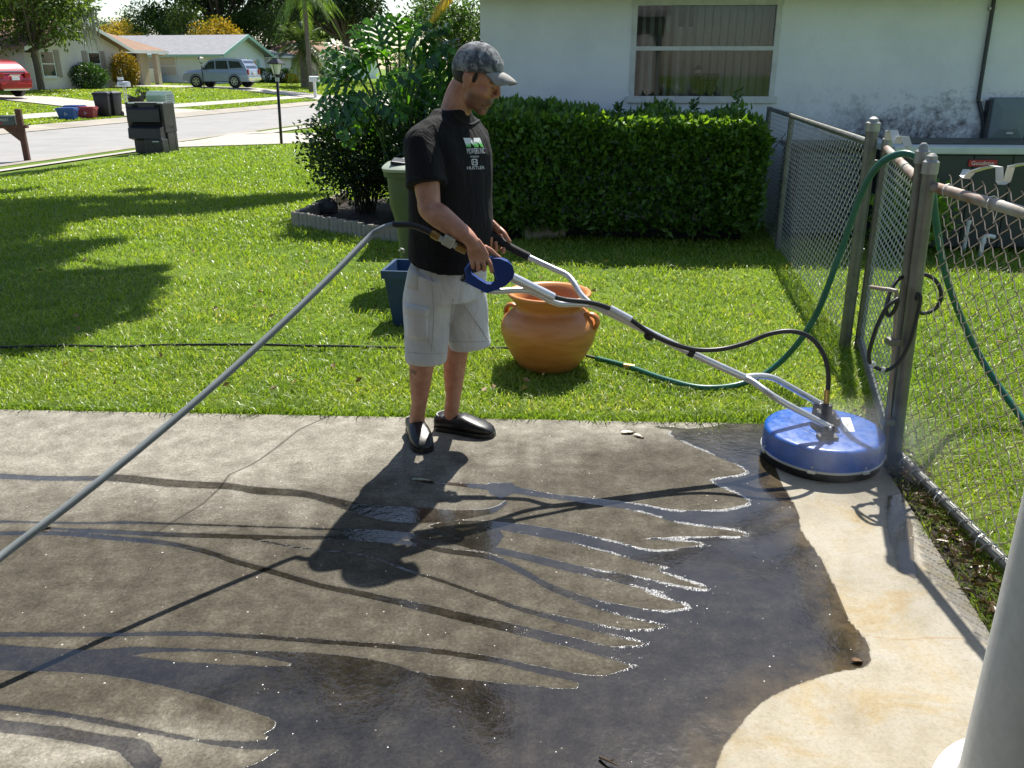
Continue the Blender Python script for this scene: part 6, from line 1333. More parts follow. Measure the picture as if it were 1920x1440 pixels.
for p_ in ((876, 530), (904, 546)): mb.lathe([(.005, -.02), (.005, .02)], 8, q8(*p_, GY), R=Matrix.Rotation(math.pi / 2, 3, 'X'))
mb.build('screw', M_GALV, grip)
# supply hose with valve
A_ = P(690, 447, 3.40); B_ = P(0, 1045, 2.15); C_ = P(-90, 1120, 1.99)
line = [A_.lerp(B_, k / 8) + Vector((0, 0, -.045 * 4 * (k / 8) * (1 - k / 8))) for k in range(9)] + [C_]
sh = thing('supply_hose', 'grey pressure hose sloping from the trigger valve down to the left', 'hose', A_); o = sh.location
mb = MB(); mb.tube([p - o for p in spline([P(745, 421, 3.43), P(728, 424, 3.425), P(710, 432, 3.415)] + line, 8)], .0125, 12); mb.build('tube', M_GREYH, sh, True)
mb = MB(); mb.tube([p - o for p in spline([P(736, 421, 3.428), P(770, 422, 3.435), P(790, 428, 3.437), P(808, 436, 3.438)], 5)], .0135, 12); mb.build('sleeve', M_BLACKH, sh, True)
def fit(name, m, a, b, r, n=6): mb = MB(); mb.tube([P(*a, 3.438) - o, P(*b, 3.438) - o], r, n); return mb.build(name, m, sh)
fit('brass_nut', M_BRASS, (806, 435), (810, 438), .012); fit('brass_coupler', M_BRASS, (810, 438), (823, 446), .0165); fit('steel_stem', M_GALV, (823, 446), (831, 450), .0125)
mb = MB(); mb.bbox(P(841, 452, 3.438) - o, (.046, .036, .044), Matrix.Rotation(.52, 3, 'Y'), b=.005); mb.build('valve_block', mat('nickel_block', (.52, .51, .44), .38, .15, 12, metal=.5), sh)
fit('steel_stem', M_GALV, (848, 456), (856, 462), .0135); fit('brass_coupler', M_BRASS, (856, 462), (874, 471), .0165); fit('valve_lever', M_GALV, (838, 444), (850, 446), .006)
# soft spray drifting round the cleaner
mist = MB(); mist.ell((1.52, 3.36, .17), (.42, .34, .18), n=24, m=14)
mm = bpy.data.materials.new('spray_mist'); mm.use_nodes = True; nt = mm.node_tree; nt.nodes.clear(); out = nt.nodes.new('ShaderNodeOutputMaterial'); pv_ = nt.nodes.new('ShaderNodeVolumePrincipled'); pv_.inputs['Color'].default_value = (.95, .97, 1, 1); pv_.inputs['Anisotropy'].default_value = .35
tc = nt.nodes.new('ShaderNodeTexCoord'); ln = nt.nodes.new('ShaderNodeVectorMath'); ln.operation = 'LENGTH'; mp = nt.nodes.new('ShaderNodeMapping'); mp.vector_type = 'POINT'; mp.inputs['Location'].default_value = (-1.52 / .42, -3.36 / .34, -.17 / .18); mp.inputs['Scale'].default_value = (1 / .42, 1 / .34, 1 / .18)
nt.links.new(tc.outputs['Object'], mp.inputs[0]); nt.links.new(mp.outputs[0], ln.inputs[0]); fall = math_(nt, 'SUBTRACT', 1.0, ln.outputs['Value'], clamp=True); dn = math_(nt, 'MULTIPLY', fall, math_(nt, 'MULTIPLY_ADD', noise(nt, 6, 4, .6), 3.0, -1.0, clamp=True)); nt.links.new(math_(nt, 'MULTIPLY', dn, 3.2), pv_.inputs['Density']); nt.links.new(pv_.outputs[0], out.inputs['Volume'])
tag(mist.build('spray_mist', mm), 'thin water spray drifting round the blue cleaner', 'mist', kind='stuff')
# ================================================================== the man
ROOT = Vector((-.30, 3.78, 0)); man = thing('person', 'man in grey cap, black T-shirt and pale cargo shorts guiding the surface cleaner', 'person', ROOT)
def R0(v): return Vector(v) - ROOT
def remesh(mb, voxel, it=6, f=.5):
    me = mb.mesh('tmp', []); o = bpy.data.objects.new('tmp', me); COL.objects.link(o); m = o.modifiers.new('r', 'REMESH'); m.mode = 'VOXEL'; m.voxel_size = voxel
    if it: s_ = o.modifiers.new('s', 'SMOOTH'); s_.iterations = it; s_.factor = f
    dg_ = bpy.context.evaluated_depsgraph_get(); me2 = bpy.data.meshes.new_from_object(o.evaluated_get(dg_)); bpy.data.objects.remove(o); bpy.data.meshes.remove(me); return me2
def finish(me, name, m, parent, fold=None):
    if fold: 
        me.update(); co = [v.co.copy() for v in me.vertices]; nn = [v.normal.copy() for v in me.vertices]
        me.vertices.foreach_set('co', [x for c, n_ in zip(co, nn) for x in (c + n_ * fold(c))])
    me.name = name; me.materials.clear(); me.materials.append(m); me.polygons.foreach_set('use_smooth', [True] * len(me.polygons)); me.update(); return obj(name, me, parent)
AZ_ = math.radians(36); F_ = Vector((math.cos(AZ_), -math.sin(AZ_), 0)); RT = Vector((-math.sin(AZ_), -math.cos(AZ_), 0))
def tor(z):
    t_ = np.interp(z, [.5, .84, 1.0, 1.3, 1.45, 1.55], [-.285, -.285, -.280, -.268, -.262, -.245]); return Vector((t_, 3.785, z))
def ring(z, w, df, db, n=36, tilt=0, e=2.35, c=None):
    c = c or tor(z); out = []
    for k in range(n):
        a = 2 * math.pi * k / n; ca, sa = math.cos(a), math.sin(a); x = math.copysign(abs(ca) ** (2 / e), ca); y = math.copysign(abs(sa) ** (2 / e), sa)
        d = x * (df if x > 0 else db); out.append(R0(c + F_ * d + RT * (y * w) + Vector((0, 0, tilt * d))))
    return out
SR = tor(1.395) + RT * .185; SL = tor(1.395) - RT * .168
ELR = P(806, 392, 3.52); WRR = P(886, 452, 3.43); ELL = P(868, 372, 3.98); WRL = P(914, 411, 3.855)
NB = tor(1.47) + Vector((.01, 0, 0)); HC = P(895, 150, 3.755)
yaw, pit = math.radians(24), math.radians(26)
HX = Vector((math.cos(yaw) * math.cos(pit), -math.sin(yaw) * math.cos(pit), -math.sin(pit))); HY = Vector((math.sin(yaw), math.cos(yaw), 0)); HZ = HX.cross(HY); HR = Matrix((HX, HY, HZ)).transposed()
def hd(x, y, z): return R0(HC + HR @ Vector((x, y, z)))
KR = P(800, 640, 3.70); AR = Vector((-.455, 3.785, .10)); KL = P(862, 622, 3.84); AL = Vector((-.295, 3.86, .10)); HPR = tor(.84) + RT * .095; HPL = tor(.84) - RT * .095
# --- body
b = MB()
b.loft([ring(z, w * .93, df * .9, db * .9) for z, w, df, db in ((.78, .165, .11, .12), (.9, .185, .13, .13), (1.05, .18, .13, .12), (1.2, .19, .125, .12), (1.33, .20, .115, .115), (1.42, .185, .10, .10), (1.47, .12, .07, .08), (1.5, .07, .06, .06))])
def limb(mb, pts, rs, n=16): sp = spline([R0(p) for p in pts], 5); k = np.linspace(0, len(pts) - 1, len(sp)); mb.tube(sp, list(np.interp(k, range(len(pts)), rs)), n)
limb(b, [SR, SR.lerp(ELR, .5), ELR.lerp(SR, .12), ELR, ELR.lerp(WRR, .25), ELR.lerp(WRR, .6), WRR.lerp(ELR, .08), WRR.lerp(P(903, 494, 3.425), .4)], [.062, .056, .048, .047, .051, .042, .031, .026])
limb(b, [SL, SL.lerp(ELL, .5), ELL, ELL.lerp(WRL, .3), WRL.lerp(ELL, .3), WRL], [.062, .052, .046, .048, .038, .029])
for Hp, K, A in ((HPR, KR, AR), (HPL, KL, AL)):
    d = (A - K); back = -F_ * .012
    limb(b, [Hp, Hp.lerp(K, .5), K, K + d * .15, K + d * .32 + back, K + d * .55 + back * .6, K + d * .8, A + Vector((0, 0, .01)), A + Vector((0, 0, -.05))], [.09, .078, .056, .053, .058, .050, .037, .036, .04])
# feet inside the clogs
FR0, FR1 = Vector((-.485, 3.852, 0)), Vector((-.405, 3.605, 0)); FL0, FL1 = Vector((-.368, 3.886, 0)), Vector((-.098, 3.792, 0))
for h_, t_ in ((FR0, FR1), (FL0, FL1)): limb(b, [h_.lerp(t_, .18) + Vector((0, 0, .06)), h_.lerp(t_, .45) + Vector((0, 0, .055)), h_.lerp(t_, .75) + Vector((0, 0, .042))], [.030, .029, .022])
# neck and head
limb(b, [NB + Vector((-.015, 0, -.05)), NB + Vector((.0, 0, .0)), HC + HR @ Vector((-.045, 0, -.085)), HC + HR @ Vector((-.03, 0, -.02))], [.072, .066, .062, .06])
def he(c, r, rot=None): b.ell(hd(*c), r, HR @ rot if rot is not None else HR, 20, 14)
he((-.012, 0, .03), (.098, .077, .098)); he((.028, 0, -.03), (.064, .063, .082)); he((.02, 0, -.065), (.062, .058, .05)); he((.066, 0, -.098), (.026, .03, .022)); he((.058, 0, .03), (.042, .062, .05)); he((.076, 0, .028), (.022, .054, .014)); he((.072, 0, -.062), (.026, .034, .024))
he((.091, 0, -.052), (.010, .024, .008)); he((.088, 0, -.068), (.010, .021, .008)); he((.062, .034, -.018), (.028, .026, .028)); he((.062, -.034, -.018), (.028, .026, .028))
limb(b, [HC + HR @ Vector((.092, 0, .028)), HC + HR @ Vector((.103, 0, .006)), HC + HR @ Vector((.114, 0, -.016))], [.008, .010, .0125], 10); he((.100, .012, -.022), (.012, .009, .008)); he((.100, -.012, -.022), (.012, .009, .008))
for sg in (-1, 1):
    he((-.008, sg * .079, -.004), (.019, .008, .033), Matrix.Rotation(-.25, 3, 'Y')); he((-.014, sg * .084, .006), (.017, .006, .022)); he((-.004, sg * .081, -.03), (.010, .006, .012))
# palms
def palm_(w0, k0, rw, thick_dir, flat, rs): sp = spline([R0(w0), R0(w0.lerp(k0, .35)), R0(w0.lerp(k0, .75)), R0(k0)], 4); b.tube(sp, list(np.interp(np.linspace(0, 3, len(sp)), range(4), rs)), 16, ref=thick_dir, flat=flat)
KNR = P(903, 494, 3.425); KNL = P(938, 437, 3.832)
palm_(WRR, KNR, .04, (0, 1, .1), .42, [.030, .040, .044, .036]); palm_(WRL, KNL, .04, (.35, .5, .8), .5, [.028, .034, .036, .03])
me = remesh(b, .0042, 5, .5)
# fingers join the body mesh
fg = MB()
def finger(pts, r0, r1): sp = spline([R0(P(*p)) for p in pts], 4); k = np.linspace(0, 1, len(sp)); rs = list(r0 + (r1 - r0) * k); rs[-1] = r1 * .55; fg.tube(sp, rs, 10)
finger([(911, 482, 3.43), (917, 491, 3.418), (921, 502, 3.415), (922, 511, 3.43)], .0105, .0078); finger([(902, 484, 3.428), (907, 495, 3.412), (908, 504, 3.416), (906, 505, 3.44), (905, 500, 3.455)], .0108, .0082); finger([(892, 484, 3.428), (896, 496, 3.412), (897, 504, 3.416), (896, 505, 3.44), (895, 500, 3.455)], .0105, .008); finger([(882, 480, 3.43), (885, 492, 3.416), (887, 500, 3.418), (887, 501, 3.44), (887, 497, 3.455)], .0096, .0072)
finger([(908, 464, 3.44), (920, 470, 3.452), (930, 479, 3.458), (939, 485, 3.458)], .0125, .0085)
finger([(922, 428, 3.87), (917, 446, 3.85), (913, 452, 3.81), (913, 446, 3.79), (914, 438, 3.792)], .0100, .0085); finger([(928, 432, 3.87), (924, 452, 3.85), (922, 462, 3.81), (921, 454, 3.786), (921, 444, 3.788)], .0104, .0088); finger([(934, 436, 3.86), (932, 458, 3.845), (931, 469, 3.80), (930, 462, 3.778), (929, 452, 3.78)], .0104, .0088); finger([(940, 440, 3.855), (941, 460, 3.835), (942, 472, 3.795), (945, 470, 3.772), (943, 464, 3.768)], .0100, .0084)
finger([(932, 426, 3.835), (944, 436, 3.80), (951, 447, 3.785), (957, 455, 3.782)], .0125, .0085)
bm = bmesh.new(); bm.from_mesh(me); n0 = len(bm.verts); vs_ = [bm.verts.new(v) for v in fg.v]
for f in fg.f:
    try: bm.faces.new([vs_[i] for i in f])
    except ValueError: pass
bm.to_mesh(me); bm.free(); bpy.data.meshes.update if False else None
def skin_mat():
    m, nt, b_ = newmat('skin'); q = nt.nodes.new('ShaderNodeAttribute'); q.attribute_name = 'tint'
    c_ = ramp(nt, noise(nt, 22, 5, .6), [(.28, (.36, .155, .095)), (.5, (.45, .215, .135)), (.72, (.54, .285, .19))]); c_ = mixc(nt, math_(nt, 'MULTIPLY', q.outputs['Fac'], math_(nt, 'MULTIPLY_ADD', noise(nt, 160, 3, .7), 1.1, .35), clamp=True), c_, (.075, .040, .024))
    nt.links.new(c_, b_.inputs['Base Color']); b_.inputs['Roughness'].default_value = .5; b_.inputs['Subsurface Weight'].default_value = .12; b_.inputs['Subsurface Radius'].default_value = (.012, .004, .002); b_.inputs['Subsurface Scale'].default_value = .6
    nt.links.new(bump(nt, noise(nt, 220, 3, .6), .12, .002), b_.inputs['Normal']); return m
co = np.array([v.co for v in me.vertices]); loc = (co - np.array(R0(HC))) @ np.array(HR)
tint = np.zeros(len(co)); x_, y_, z_ = loc.T
tint += np.clip((-.028 - z_) / .02, 0, 1) * np.clip((x_ - .0) / .02, 0, 1) * np.clip((z_ + .135) / .02, 0, 1) * (np.abs(y_) < .09) * .72        # stubble
tint += np.exp(-((x_ - .092) ** 2 + (z_ + .043) ** 2) / .00012) * .3 * (np.abs(y_) < .03)
tint += .75 * np.exp(-((z_ - .031) ** 2) / .00004) * (x_ > .06) * (np.abs(y_) < .055) * (np.abs(y_) > .01)                                          # brows
lip = np.exp(-((z_ + .060) ** 2) / .00001) * (x_ > .075) * (np.abs(y_) < .026); tint += .9 * lip
ta = np.array(R0(P(766, 700, 3.66))); dtt = np.linalg.norm((co - ta) * np.array([1, .6, .6]), axis=1); tint += np.where((dtt < .035) & (vnoise(co[:, 2] + 5, co[:, 1] + 5, 60, 2) > .45), .7, 0)
at_ = me.attributes.new('tint', 'FLOAT', 'POINT'); at_.data.foreach_set('value', np.clip(tint, 0, 1).astype(np.float32))
body = finish(me, 'body', skin_mat(), man)
# eyes
for sg in (-1, 1):
    e = MB(); e.ell(hd(.083, sg * .031, .012), (.0095, .0125, .0048), HR, 12, 8); ey = e.build('eye', mat('eye_white', (.32, .25, .21), .2, .1, 5), man, True); e = MB(); e.ell(hd(.0915, sg * .031, .010), (.0022, .0055, .0042), HR, 10, 6); e.build('iris', mat('eye_iris', (.03, .02, .015), .1, .1, 5), ey, True)
# hair
h_ = MB(); h_.ell(hd(-.040, 0, .006), (.078, .0745, .060), HR, 24, 16)
for sg in (-1, 1): h_.ell(hd(.018, sg * .071, .02), (.010, .006, .022), HR, 10, 8)
hair = h_.build('hair', mat('dark_hair', (.02, .014, .01), .6, .4, 60, bs=.6, bscale=160), man, True)
# cap
CR = Matrix.Rotation(-.25, 3, 'Y')
def hc(x, y, z): q_ = CR @ Vector((x, y, z - .02)); return hd(q_.x - .006, q_.y, q_.z + .031)
def camo():
    m, nt, b_ = newmat('camo_cloth'); f1 = noise(nt, 17, 3, .6, dist=1.2); f2 = noise(nt, 31, 4, .6, dist=1.6)
    c_ = ramp(nt, f1, [(.38, (.075, .08, .09)), (.47, (.17, .18, .19)), (.56, (.30, .31, .31)), (.66, (.14, .14, .145))]); c_ = mixc(nt, ramp(nt, f2, [(.56, (0, 0, 0)), (.6, (1, 1, 1))]), c_, (.055, .055, .06))
    nt.links.new(c_, b_.inputs['Base Color']); b_.inputs['Roughness'].default_value = .9; nt.links.new(bump(nt, noise(nt, 300, 2), .3, .002), b_.inputs['Normal']); return m
M_CAMO = camo(); M_BRIM = mat('faded_brim_cloth', (.36, .35, .32), .9, .35, 14, bs=.3, bscale=250)
cp = MB(); rings = []
for i in range(11):
    th_ = math.radians(2 + i * 9.6); rr_ = []
    for k in range(36):
        a = 2 * math.pi * k / 36; x = .110 * math.sin(th_) * math.cos(a); y = .0875 * math.sin(th_) * math.sin(a); z = .103 * math.cos(th_) + (.010 * math.cos(a) if i > 6 else 0); bulge = 1 + .025 * max(0, math.cos(a)) * math.sin(th_) ** 2; rr_.append(hc(-.010 + x * bulge, y, .034 + z))
    rings.append(rr_)
cp.loft(rings); cap = cp.build('cap', M_CAMO, man, True)
br = MB(); top_, bot_ = [], []; nb_, mb_ = 17, 7
for i in range(nb_):
    a = -.92 + 1.84 * i / (nb_ - 1)
    for j in range(mb_):
        u_ = j / (mb_ - 1); x0, y0 = -.010 + .106 * math.cos(a), .0835 * math.sin(a); ext = .078 * (math.cos(a * .92) ** .6); x = x0 + ext * u_; y = y0 * (1 - .06 * u_); z = .030 + .012 * math.cos(a) - .006 * u_ - (y / .08) ** 2 * (.010 + .020 * u_) - .02 * u_ * u_
        top_.append(hc(x, y, z)); bot_.append(hc(x, y, z - .004))
n_ = len(top_); br.add(top_ + bot_, [(i * mb_ + j, i * mb_ + j + 1, (i + 1) * mb_ + j + 1, (i + 1) * mb_ + j) for i in range(nb_ - 1) for j in range(mb_ - 1)] + [(n_ + (i + 1) * mb_ + j, n_ + (i + 1) * mb_ + j + 1, n_ + i * mb_ + j + 1, n_ + i * mb_ + j) for i in range(nb_ - 1) for j in range(mb_ - 1)] + [(i * mb_ + mb_ - 1, n_ + i * mb_ + mb_ - 1, n_ + (i + 1) * mb_ + mb_ - 1, (i + 1) * mb_ + mb_ - 1) for i in range(nb_ - 1)])
br.build('brim', M_BRIM, cap, True); e = MB(); e.ell(hc(-.010, 0, .138), (.008, .008, .005), HR, 10, 6); e.build('button', M_CAMO, cap, True)
e = MB()
for sg, dx in ((-1, 0), (1, 0), (-1, .01), (1, .01)): e.tube([hc(.085 - dx, sg * .008 - .01, .085 + dx * 1.2), hc(.090 - dx, sg * .022 - .01, .07 + dx)], .004, 5)
e.build('cap_badge', mat('badge_thread', (.6, .58, .54), .8, .1, 9), cap)
# --- shirt
s = MB()
s.loft([ring(.862, .198, .162, .150, tilt=-.20), ring(.90, .200, .165, .15, tilt=-.16), ring(.97, .201, .172, .148, tilt=-.05), ring(1.05, .200, .172, .142), ring(1.15, .202, .160, .138), ring(1.25, .211, .150, .135), ring(1.33, .214, .138, .130), ring(1.38, .206, .122, .120), ring(1.42, .182, .100, .108), ring(1.455, .140, .080, .095), ring(1.49, .096, .072, .080), ring(1.512, .076, .070, .072)])
SLE = SR.lerp(ELR, .66); sd_ = (ELR - SR).normalized()
limb(s, [SR + Vector((.05, .04, .0)), SR + Vector((0, 0, -.01)), SR.lerp(ELR, .3), SR.lerp(ELR, .55), SLE], [.066, .076, .082, .083, .087], 24)
SLF = SL.lerp(ELL, .66); limb(s, [SL + Vector((-.05, -.04, .0)), SL + Vector((0, 0, -.01)), SL.lerp(ELL, .3), SL.lerp(ELL, .55), SLF], [.060, .070, .078, .080, .082], 24)
limb(s, [NB + Vector((0, 0, -.045)), (NB + SR) / 2 + Vector((0, 0, -.012)), SR + Vector((0, 0, -.005))], [.075, .072, .070], 20); limb(s, [NB + Vector((0, 0, -.045)), (NB + SL) / 2 + Vector((0, 0, -.012)), SL + Vector((0, 0, -.005))], [.075, .070, .066], 20)
sme = remesh(s, .0065, 5, .5)
def fold_s(c):
    z = c.z; q = Vector((c.x * 5, c.y * 5, z * 2.2)); k = .007 * mnoise.noise(q * 2.2) + .007 * math.sin(18 * (z + .55 * c.x + .1 * mnoise.noise(q))) * max(0, mnoise.noise(q * .8) + .1)
    return k
def cloth(name, c, c2, sc_=9):
    m, nt, b_ = newmat(name); f = noise(nt, sc_, 6, .6); nt.links.new(ramp(nt, f, [(.35, c2), (.65, c)]), b_.inputs['Base Color']); b_.inputs['Roughness'].default_value = .88; b_.inputs['Sheen Weight'].default_value = .03; b_.inputs['Specular IOR Level'].default_value = .25; b_.inputs['Sheen Roughness'].default_value = .5
    n1 = noise(nt, 420, 2, .5); mp_ = nt.nodes.new('ShaderNodeMapping'); tc_ = nt.nodes.new('ShaderNodeTexCoord'); mp_.inputs['Scale'].default_value = (1, 1, .45); nt.links.new(tc_.outputs['Object'], mp_.inputs[0]); n2 = noise(nt, 16, 4, .55, vec=mp_.outputs[0], dist=.8)
    nt.links.new(bump(nt, math_(nt, 'ADD', math_(nt, 'MULTIPLY', n1, .08), n2), .8, .022), b_.inputs['Normal']); return m
shirt = finish(sme, 'shirt', cloth('black_cotton', (.0085, .008, .009), (.0055, .0053, .006)), man, fold_s)
# --- shorts
s = MB(); s.loft([ring(.98, .170, .135, .13), ring(.88, .182, .150, .142), ring(.78, .188, .150, .148), ring(.70, .185, .140, .145)])
def sleg(pts, rs): limb(s, pts, rs, 28)
HMR = P(799, 674, 3.70); HML = P(881, 648, 3.84)
sleg([HPR + Vector((0, 0, -.02)), P(803, 560, 3.71), P(800, 620, 3.70), HMR], [.118, .112, .100, .094]); sleg([HPL + Vector((0, 0, -.02)), P(868, 555, 3.82), P(876, 610, 3.835), HML], [.115, .110, .100, .095])
sme = remesh(s, .0065, 3, .5)
def fold_h(c): q = Vector((c.x * 6, c.y * 6, c.z * 3)); return .009 * mnoise.noise(q * 2) + .007 * math.sin(26 * (c.z - .8 * c.x) + 3 * mnoise.noise(q)) * max(0, mnoise.noise(q * .7 + Vector((3, 1, 0))))
M_SHORT = cloth('pale_khaki', (.66, .66, .675), (.52, .505, .50), 5); shorts = finish(sme, 'shorts', M_SHORT, man, fold_h)
# patches laid on the cloth
def bvh_of(o): me = o.data; return BVHTree.FromPolygons([v.co + ROOT for v in me.vertices], [tuple(p.vertices) for p in me.polygons])
BS, BH = bvh_of(shirt), bvh_of(shorts); CO = Vector((0, 0, CAM_H))
def on_cloth(bv, px, py, off):
    r_ = Vector(ray(px, py)).normalized(); hit = bv.ray_cast(CO, r_)
    if hit[0] is None: hit = bv.find_nearest(CO + r_ * 3.6)
    n_ = hit[1]; n_ = n_ if n_.dot(r_) < 0 else -n_
    return hit[0] + n_ * off
def patch(name, bv, quad, m, parent, off=.010, nu=8, nv=8):
    mb = MB(); top, low = [], []
    for i in range(nu + 1):
        for j in range(nv + 1):
            u_, v_ = i / nu, j / nv; px = (quad[0][0] * (1 - u_) + quad[1][0] * u_) * (1 - v_) + (quad[3][0] * (1 - u_) + quad[2][0] * u_) * v_; py = (quad[0][1] * (1 - u_) + quad[1][1] * u_) * (1 - v_) + (quad[3][1] * (1 - u_) + quad[2][1] * u_) * v_
            e_ = min(u_, 1 - u_, v_, 1 - v_); top.append(R0(on_cloth(bv, px, py, off * (.35 if e_ == 0 else 1)))); low.append(R0(on_cloth(bv, px, py, -.004)))
    n_ = len(top); W = nv + 1; f = []
    for i in range(nu):
        for j in range(nv): f.append((i * W + j, i * W + j + 1, (i + 1) * W + j + 1, (i + 1) * W + j))
    edge = [i * W for i in range(nu + 1)] + [nu * W + j for j in range(1, W)] + [i * W + nv for i in range(nu - 1, -1, -1)] + [j for j in range(nv - 1, 0, -1)]
    for a, b_ in zip(edge, edge[1:] + edge[:1]): f.append((a, b_, n_ + b_, n_ + a))
    mb.add(top + low, f); return mb.build(name, m, parent, True)
patch('cargo_pocket', BH, [(762, 580), (803, 588), (801, 640), (763, 632)], M_SHORT, shorts, .010); patch('pocket_flap', BH, [(759, 568), (806, 577), (803, 596), (760, 588)], M_SHORT, shorts, .017, 8, 5)
patch('back_pocket', BH, [(762, 490), (784, 498), (784, 545), (764, 540)], mat('worn_khaki', (.56, .53, .49), .9, .2, 12), shorts, .003, 5, 8)
def seam(name, bv, pts, m, parent, r=.0017, off=.0003):
    mb = MB(); sp = spline([Vector((x, y, 0)) for x, y in pts], 6); mb.tube([R0(on_cloth(bv, p.x, p.y, off)) for p in sp], r, 6); return mb.build(name, m, parent, True)
M_SEAM = mat('seam_thread', (.47, .455, .45), .9, .2, 30)
for q_ in ([(764, 660), (800, 663), (838, 662)], [(846, 640), (880, 641), (922, 640)], [(806, 505), (812, 560), (812, 620), (808, 660)], [(850, 560), (846, 590), (840, 612)]): seam('seam', BH, q_, M_SEAM, shorts)
M_SEAMB = mat('dark_seam', (.004, .004, .005), .9, .2, 30)
for q_ in ([(772, 332), (800, 336), (842, 336)], [(812, 232), (826, 262), (834, 300), (838, 330)], [(762, 462), (800, 478), (860, 488), (900, 487)]): seam('seam', BS, q_, M_SEAMB, shirt)
seam('collar', BS, [(846, 208), (862, 226), (882, 234), (898, 226)], M_SEAMB, shirt, .006, .0)
# print on the shirt
M_PWH = mat('white_print', (.74, .76, .78), .7, .08, 30)
def mprint():
    m, nt, b_ = newmat('green_grass_print'); tc_ = nt.nodes.new('ShaderNodeTexCoord'); sx = nt.nodes.new('ShaderNodeSeparateXYZ'); nt.links.new(tc_.outputs['Object'], sx.inputs[0]); zc = on_cloth(BS, 887, 270, 0).z
    f = math_(nt, 'MULTIPLY_ADD', math_(nt, 'SUBTRACT', sx.outputs[2], zc), 38, math_(nt, 'MULTIPLY', noise(nt, 120, 2), .5)); nt.links.new(ramp(nt, f, [(.05, (.10, .50, .08)), (.55, (.74, .78, .78))]), b_.inputs['Base Color']); b_.inputs['Roughness'].default_value = .7; return m
def printed(name, txt, quad, m, fs=None):
    vs_, f = fs or text_mb(txt, 1.0); x0 = min(v.x for v in vs_); x1 = max(v.x for v in vs_); y0 = min(v.y for v in vs_); y1 = max(v.y for v in vs_); mb = MB(); out = []
    for v in vs_:
        u_ = (v.x - x0) / (x1 - x0); w_ = 1 - (v.y - y0) / (y1 - y0); px = (quad[0][0] * (1 - u_) + quad[1][0] * u_) * (1 - w_) + (quad[3][0] * (1 - u_) + quad[2][0] * u_) * w_; py = (quad[0][1] * (1 - u_) + quad[1][1] * u_) * (1 - w_) + (quad[3][1] * (1 - u_) + quad[2][1] * u_) * w_
        out.append(R0(on_cloth(BS, px, py, .0025)))
    mb.add(out, f); return mb.build(name, m, shirt)
V2_ = lambda *a: [Vector((x, y, 0)) for x, y in a]
Mg = (V2_((0, 1), (.42, 1), (.55, .62), (.62, 1), (1, 1), (1, 0), (.86, 0), (.80, .5), (.72, 0), (.5, 0), (.36, .5), (.26, 0), (0, 0)), [(0, 1, 10, 11, 12), (1, 2, 9, 10), (2, 3, 8, 9), (2, 3, 7), (3, 4, 5, 6, 7), (7, 8, 3)])
printed('print_emblem', None, [(868, 259), (899, 259), (906, 276), (874, 276)], mprint(), Mg)
printed('print_lettering', 'MOWERS INC', [(874, 278), (907, 277), (909, 288), (876, 289)], M_PWH); printed('print_lettering', 'POWERED BY', [(881, 292), (897, 292), (897, 295.5), (881, 295.5)], M_PWH)
ov, of_ = [], []
for k in range(24):
    a = 2 * math.pi * k / 24; c_, s_ = math.cos(a), math.sin(a); e_ = .4; X_, Y_ = math.copysign(abs(c_) ** e_, c_), math.copysign(abs(s_) ** e_, s_); ov += [Vector((X_, Y_, 0)), Vector((X_ * .76, Y_ * .76, 0))]
of_ = [(2 * k, (2 * k + 2) % 48, (2 * k + 3) % 48, 2 * k + 1) for k in range(24)]
printed('print_badge', None, [(883, 298), (894, 298), (895, 310), (884, 310)], M_PWH, (ov, of_)); printed('print_lettering', 'H', [(886, 300.5), (892, 300.5), (892.5, 307.5), (886.5, 307.5)], M_PWH); printed('print_lettering', 'HUSTLER', [(875, 312), (907, 311), (908, 317), (875, 318)], M_PWH)
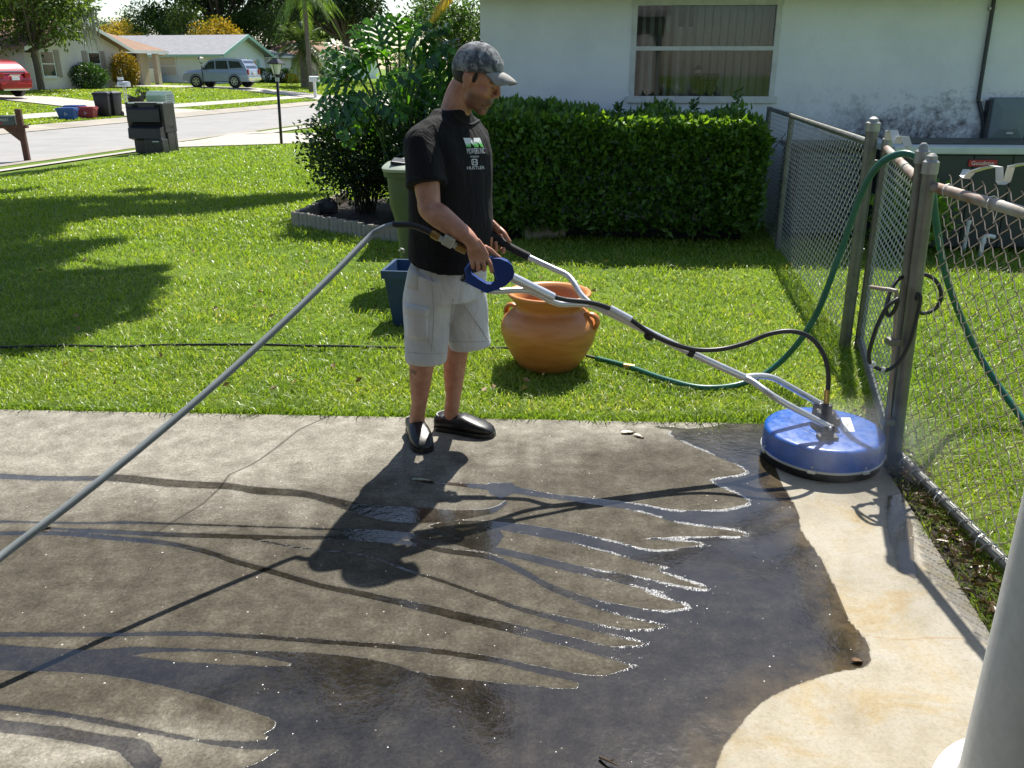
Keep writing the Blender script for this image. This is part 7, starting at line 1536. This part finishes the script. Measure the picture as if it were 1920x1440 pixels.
# --- clogs
M_CLOG = mat('black_clog_rubber', (.014, .014, .015), .38, .3, 14, rvar=.1, bs=.15, bscale=90); M_LINE = mat('pale_lining', (.45, .45, .43), .8, .15, 12)
for h_, t_ in ((FR0, FR1), (FL0, FL1)):
    d = (t_ - h_); L = d.length; d.normalize(); sd_ = Vector((-d.y, d.x, 0)); rg = []
    for u_, w_, zt in ((-.035, .018, .050), (-.02, .032, .074), (.03, .040, .086), (.14, .043, .084), (.30, .045, .079), (.42, .047, .094), (.52, .050, .092), (.66, .053, .080), (.80, .053, .068), (.92, .046, .056), (1.0, .034, .044), (1.045, .016, .03)):
        c_ = h_ + d * (L * u_) ; r_ = []
        for k in range(18):
            a = 2 * math.pi * k / 18; ca, sa = math.cos(a), math.sin(a); e_ = .62; r_.append(R0(c_ + sd_ * (math.copysign(abs(ca) ** e_, ca) * w_) + Vector((0, 0, .016 + zt * .5 - .008 + (zt * .5 - .008) * math.copysign(abs(sa) ** e_, sa)))))
        rg.append(r_)
    mb = MB(); mb.loft(rg); cg = mb.build('clog', M_CLOG, man, True)
    so = MB(); ol = []
    for u_, w_ in ((-.045, .01), (-.03, .03), (.03, .041), (.2, .043), (.4, .045), (.6, .052), (.78, .056), (.92, .05), (1.02, .034), (1.06, .012)): ol.append((u_, w_))
    poly = [R0(h_ + d * L * u_ + sd_ * w_ + Vector((0, 0, .0015))) for u_, w_ in ol] + [R0(h_ + d * L * u_ - sd_ * w_ + Vector((0, 0, .0015))) for u_, w_ in reversed(ol)]
    so.prism(poly, (0, 0, .022)); so.build('sole', M_CLOG, cg)
    ln_ = MB(); A_ = h_ + d * L * .0; ln_.tube([R0(h_ + d * L * (.14 + .135 * math.cos(a)) * 1.0 + sd_ * (.040 * math.sin(a)) + Vector((0, 0, .083))) for a in [2.0 + j * .19 for j in range(13)]], .004, 6); ln_.build('heel_rim', M_LINE, cg, True)
# --- watch
wv = (WRL - ELL).normalized(); c_ = WRL.lerp(ELL, .06); u0 = wv.orthogonal().normalized(); v0 = wv.cross(u0); wt = MB()
for j in range(25): pass
wt.loft([[R0(c_ + wv * s_ + (u0 * math.cos(a) + v0 * math.sin(a)) * .0335) for a in [2 * math.pi * k / 24 for k in range(24)]] for s_ in (-.012, .012)]); wo = wt.build('watch', M_BLACKP, man, True)
fc = c_ + Vector((-.1, -.65, .5)).normalized() * .030; wt = MB(); wt.bbox(R0(fc), (.03, .014, .034), b=.004); wt.build('watch_face', M_CGLASS, wo); e = MB(); e.bbox(R0(fc + Vector((.014, -.004, .012))), (.008, .012, .012), b=.002); e.build('watch_clasp', M_GALV, wo)
e = MB(); e.tube([R0(P(748, 470, 3.74)), R0(P(752, 466, 3.73)), R0(P(757, 468, 3.72)), R0(P(758, 474, 3.72))], .004, 6); e.build('belt_clip', M_GALV, man)
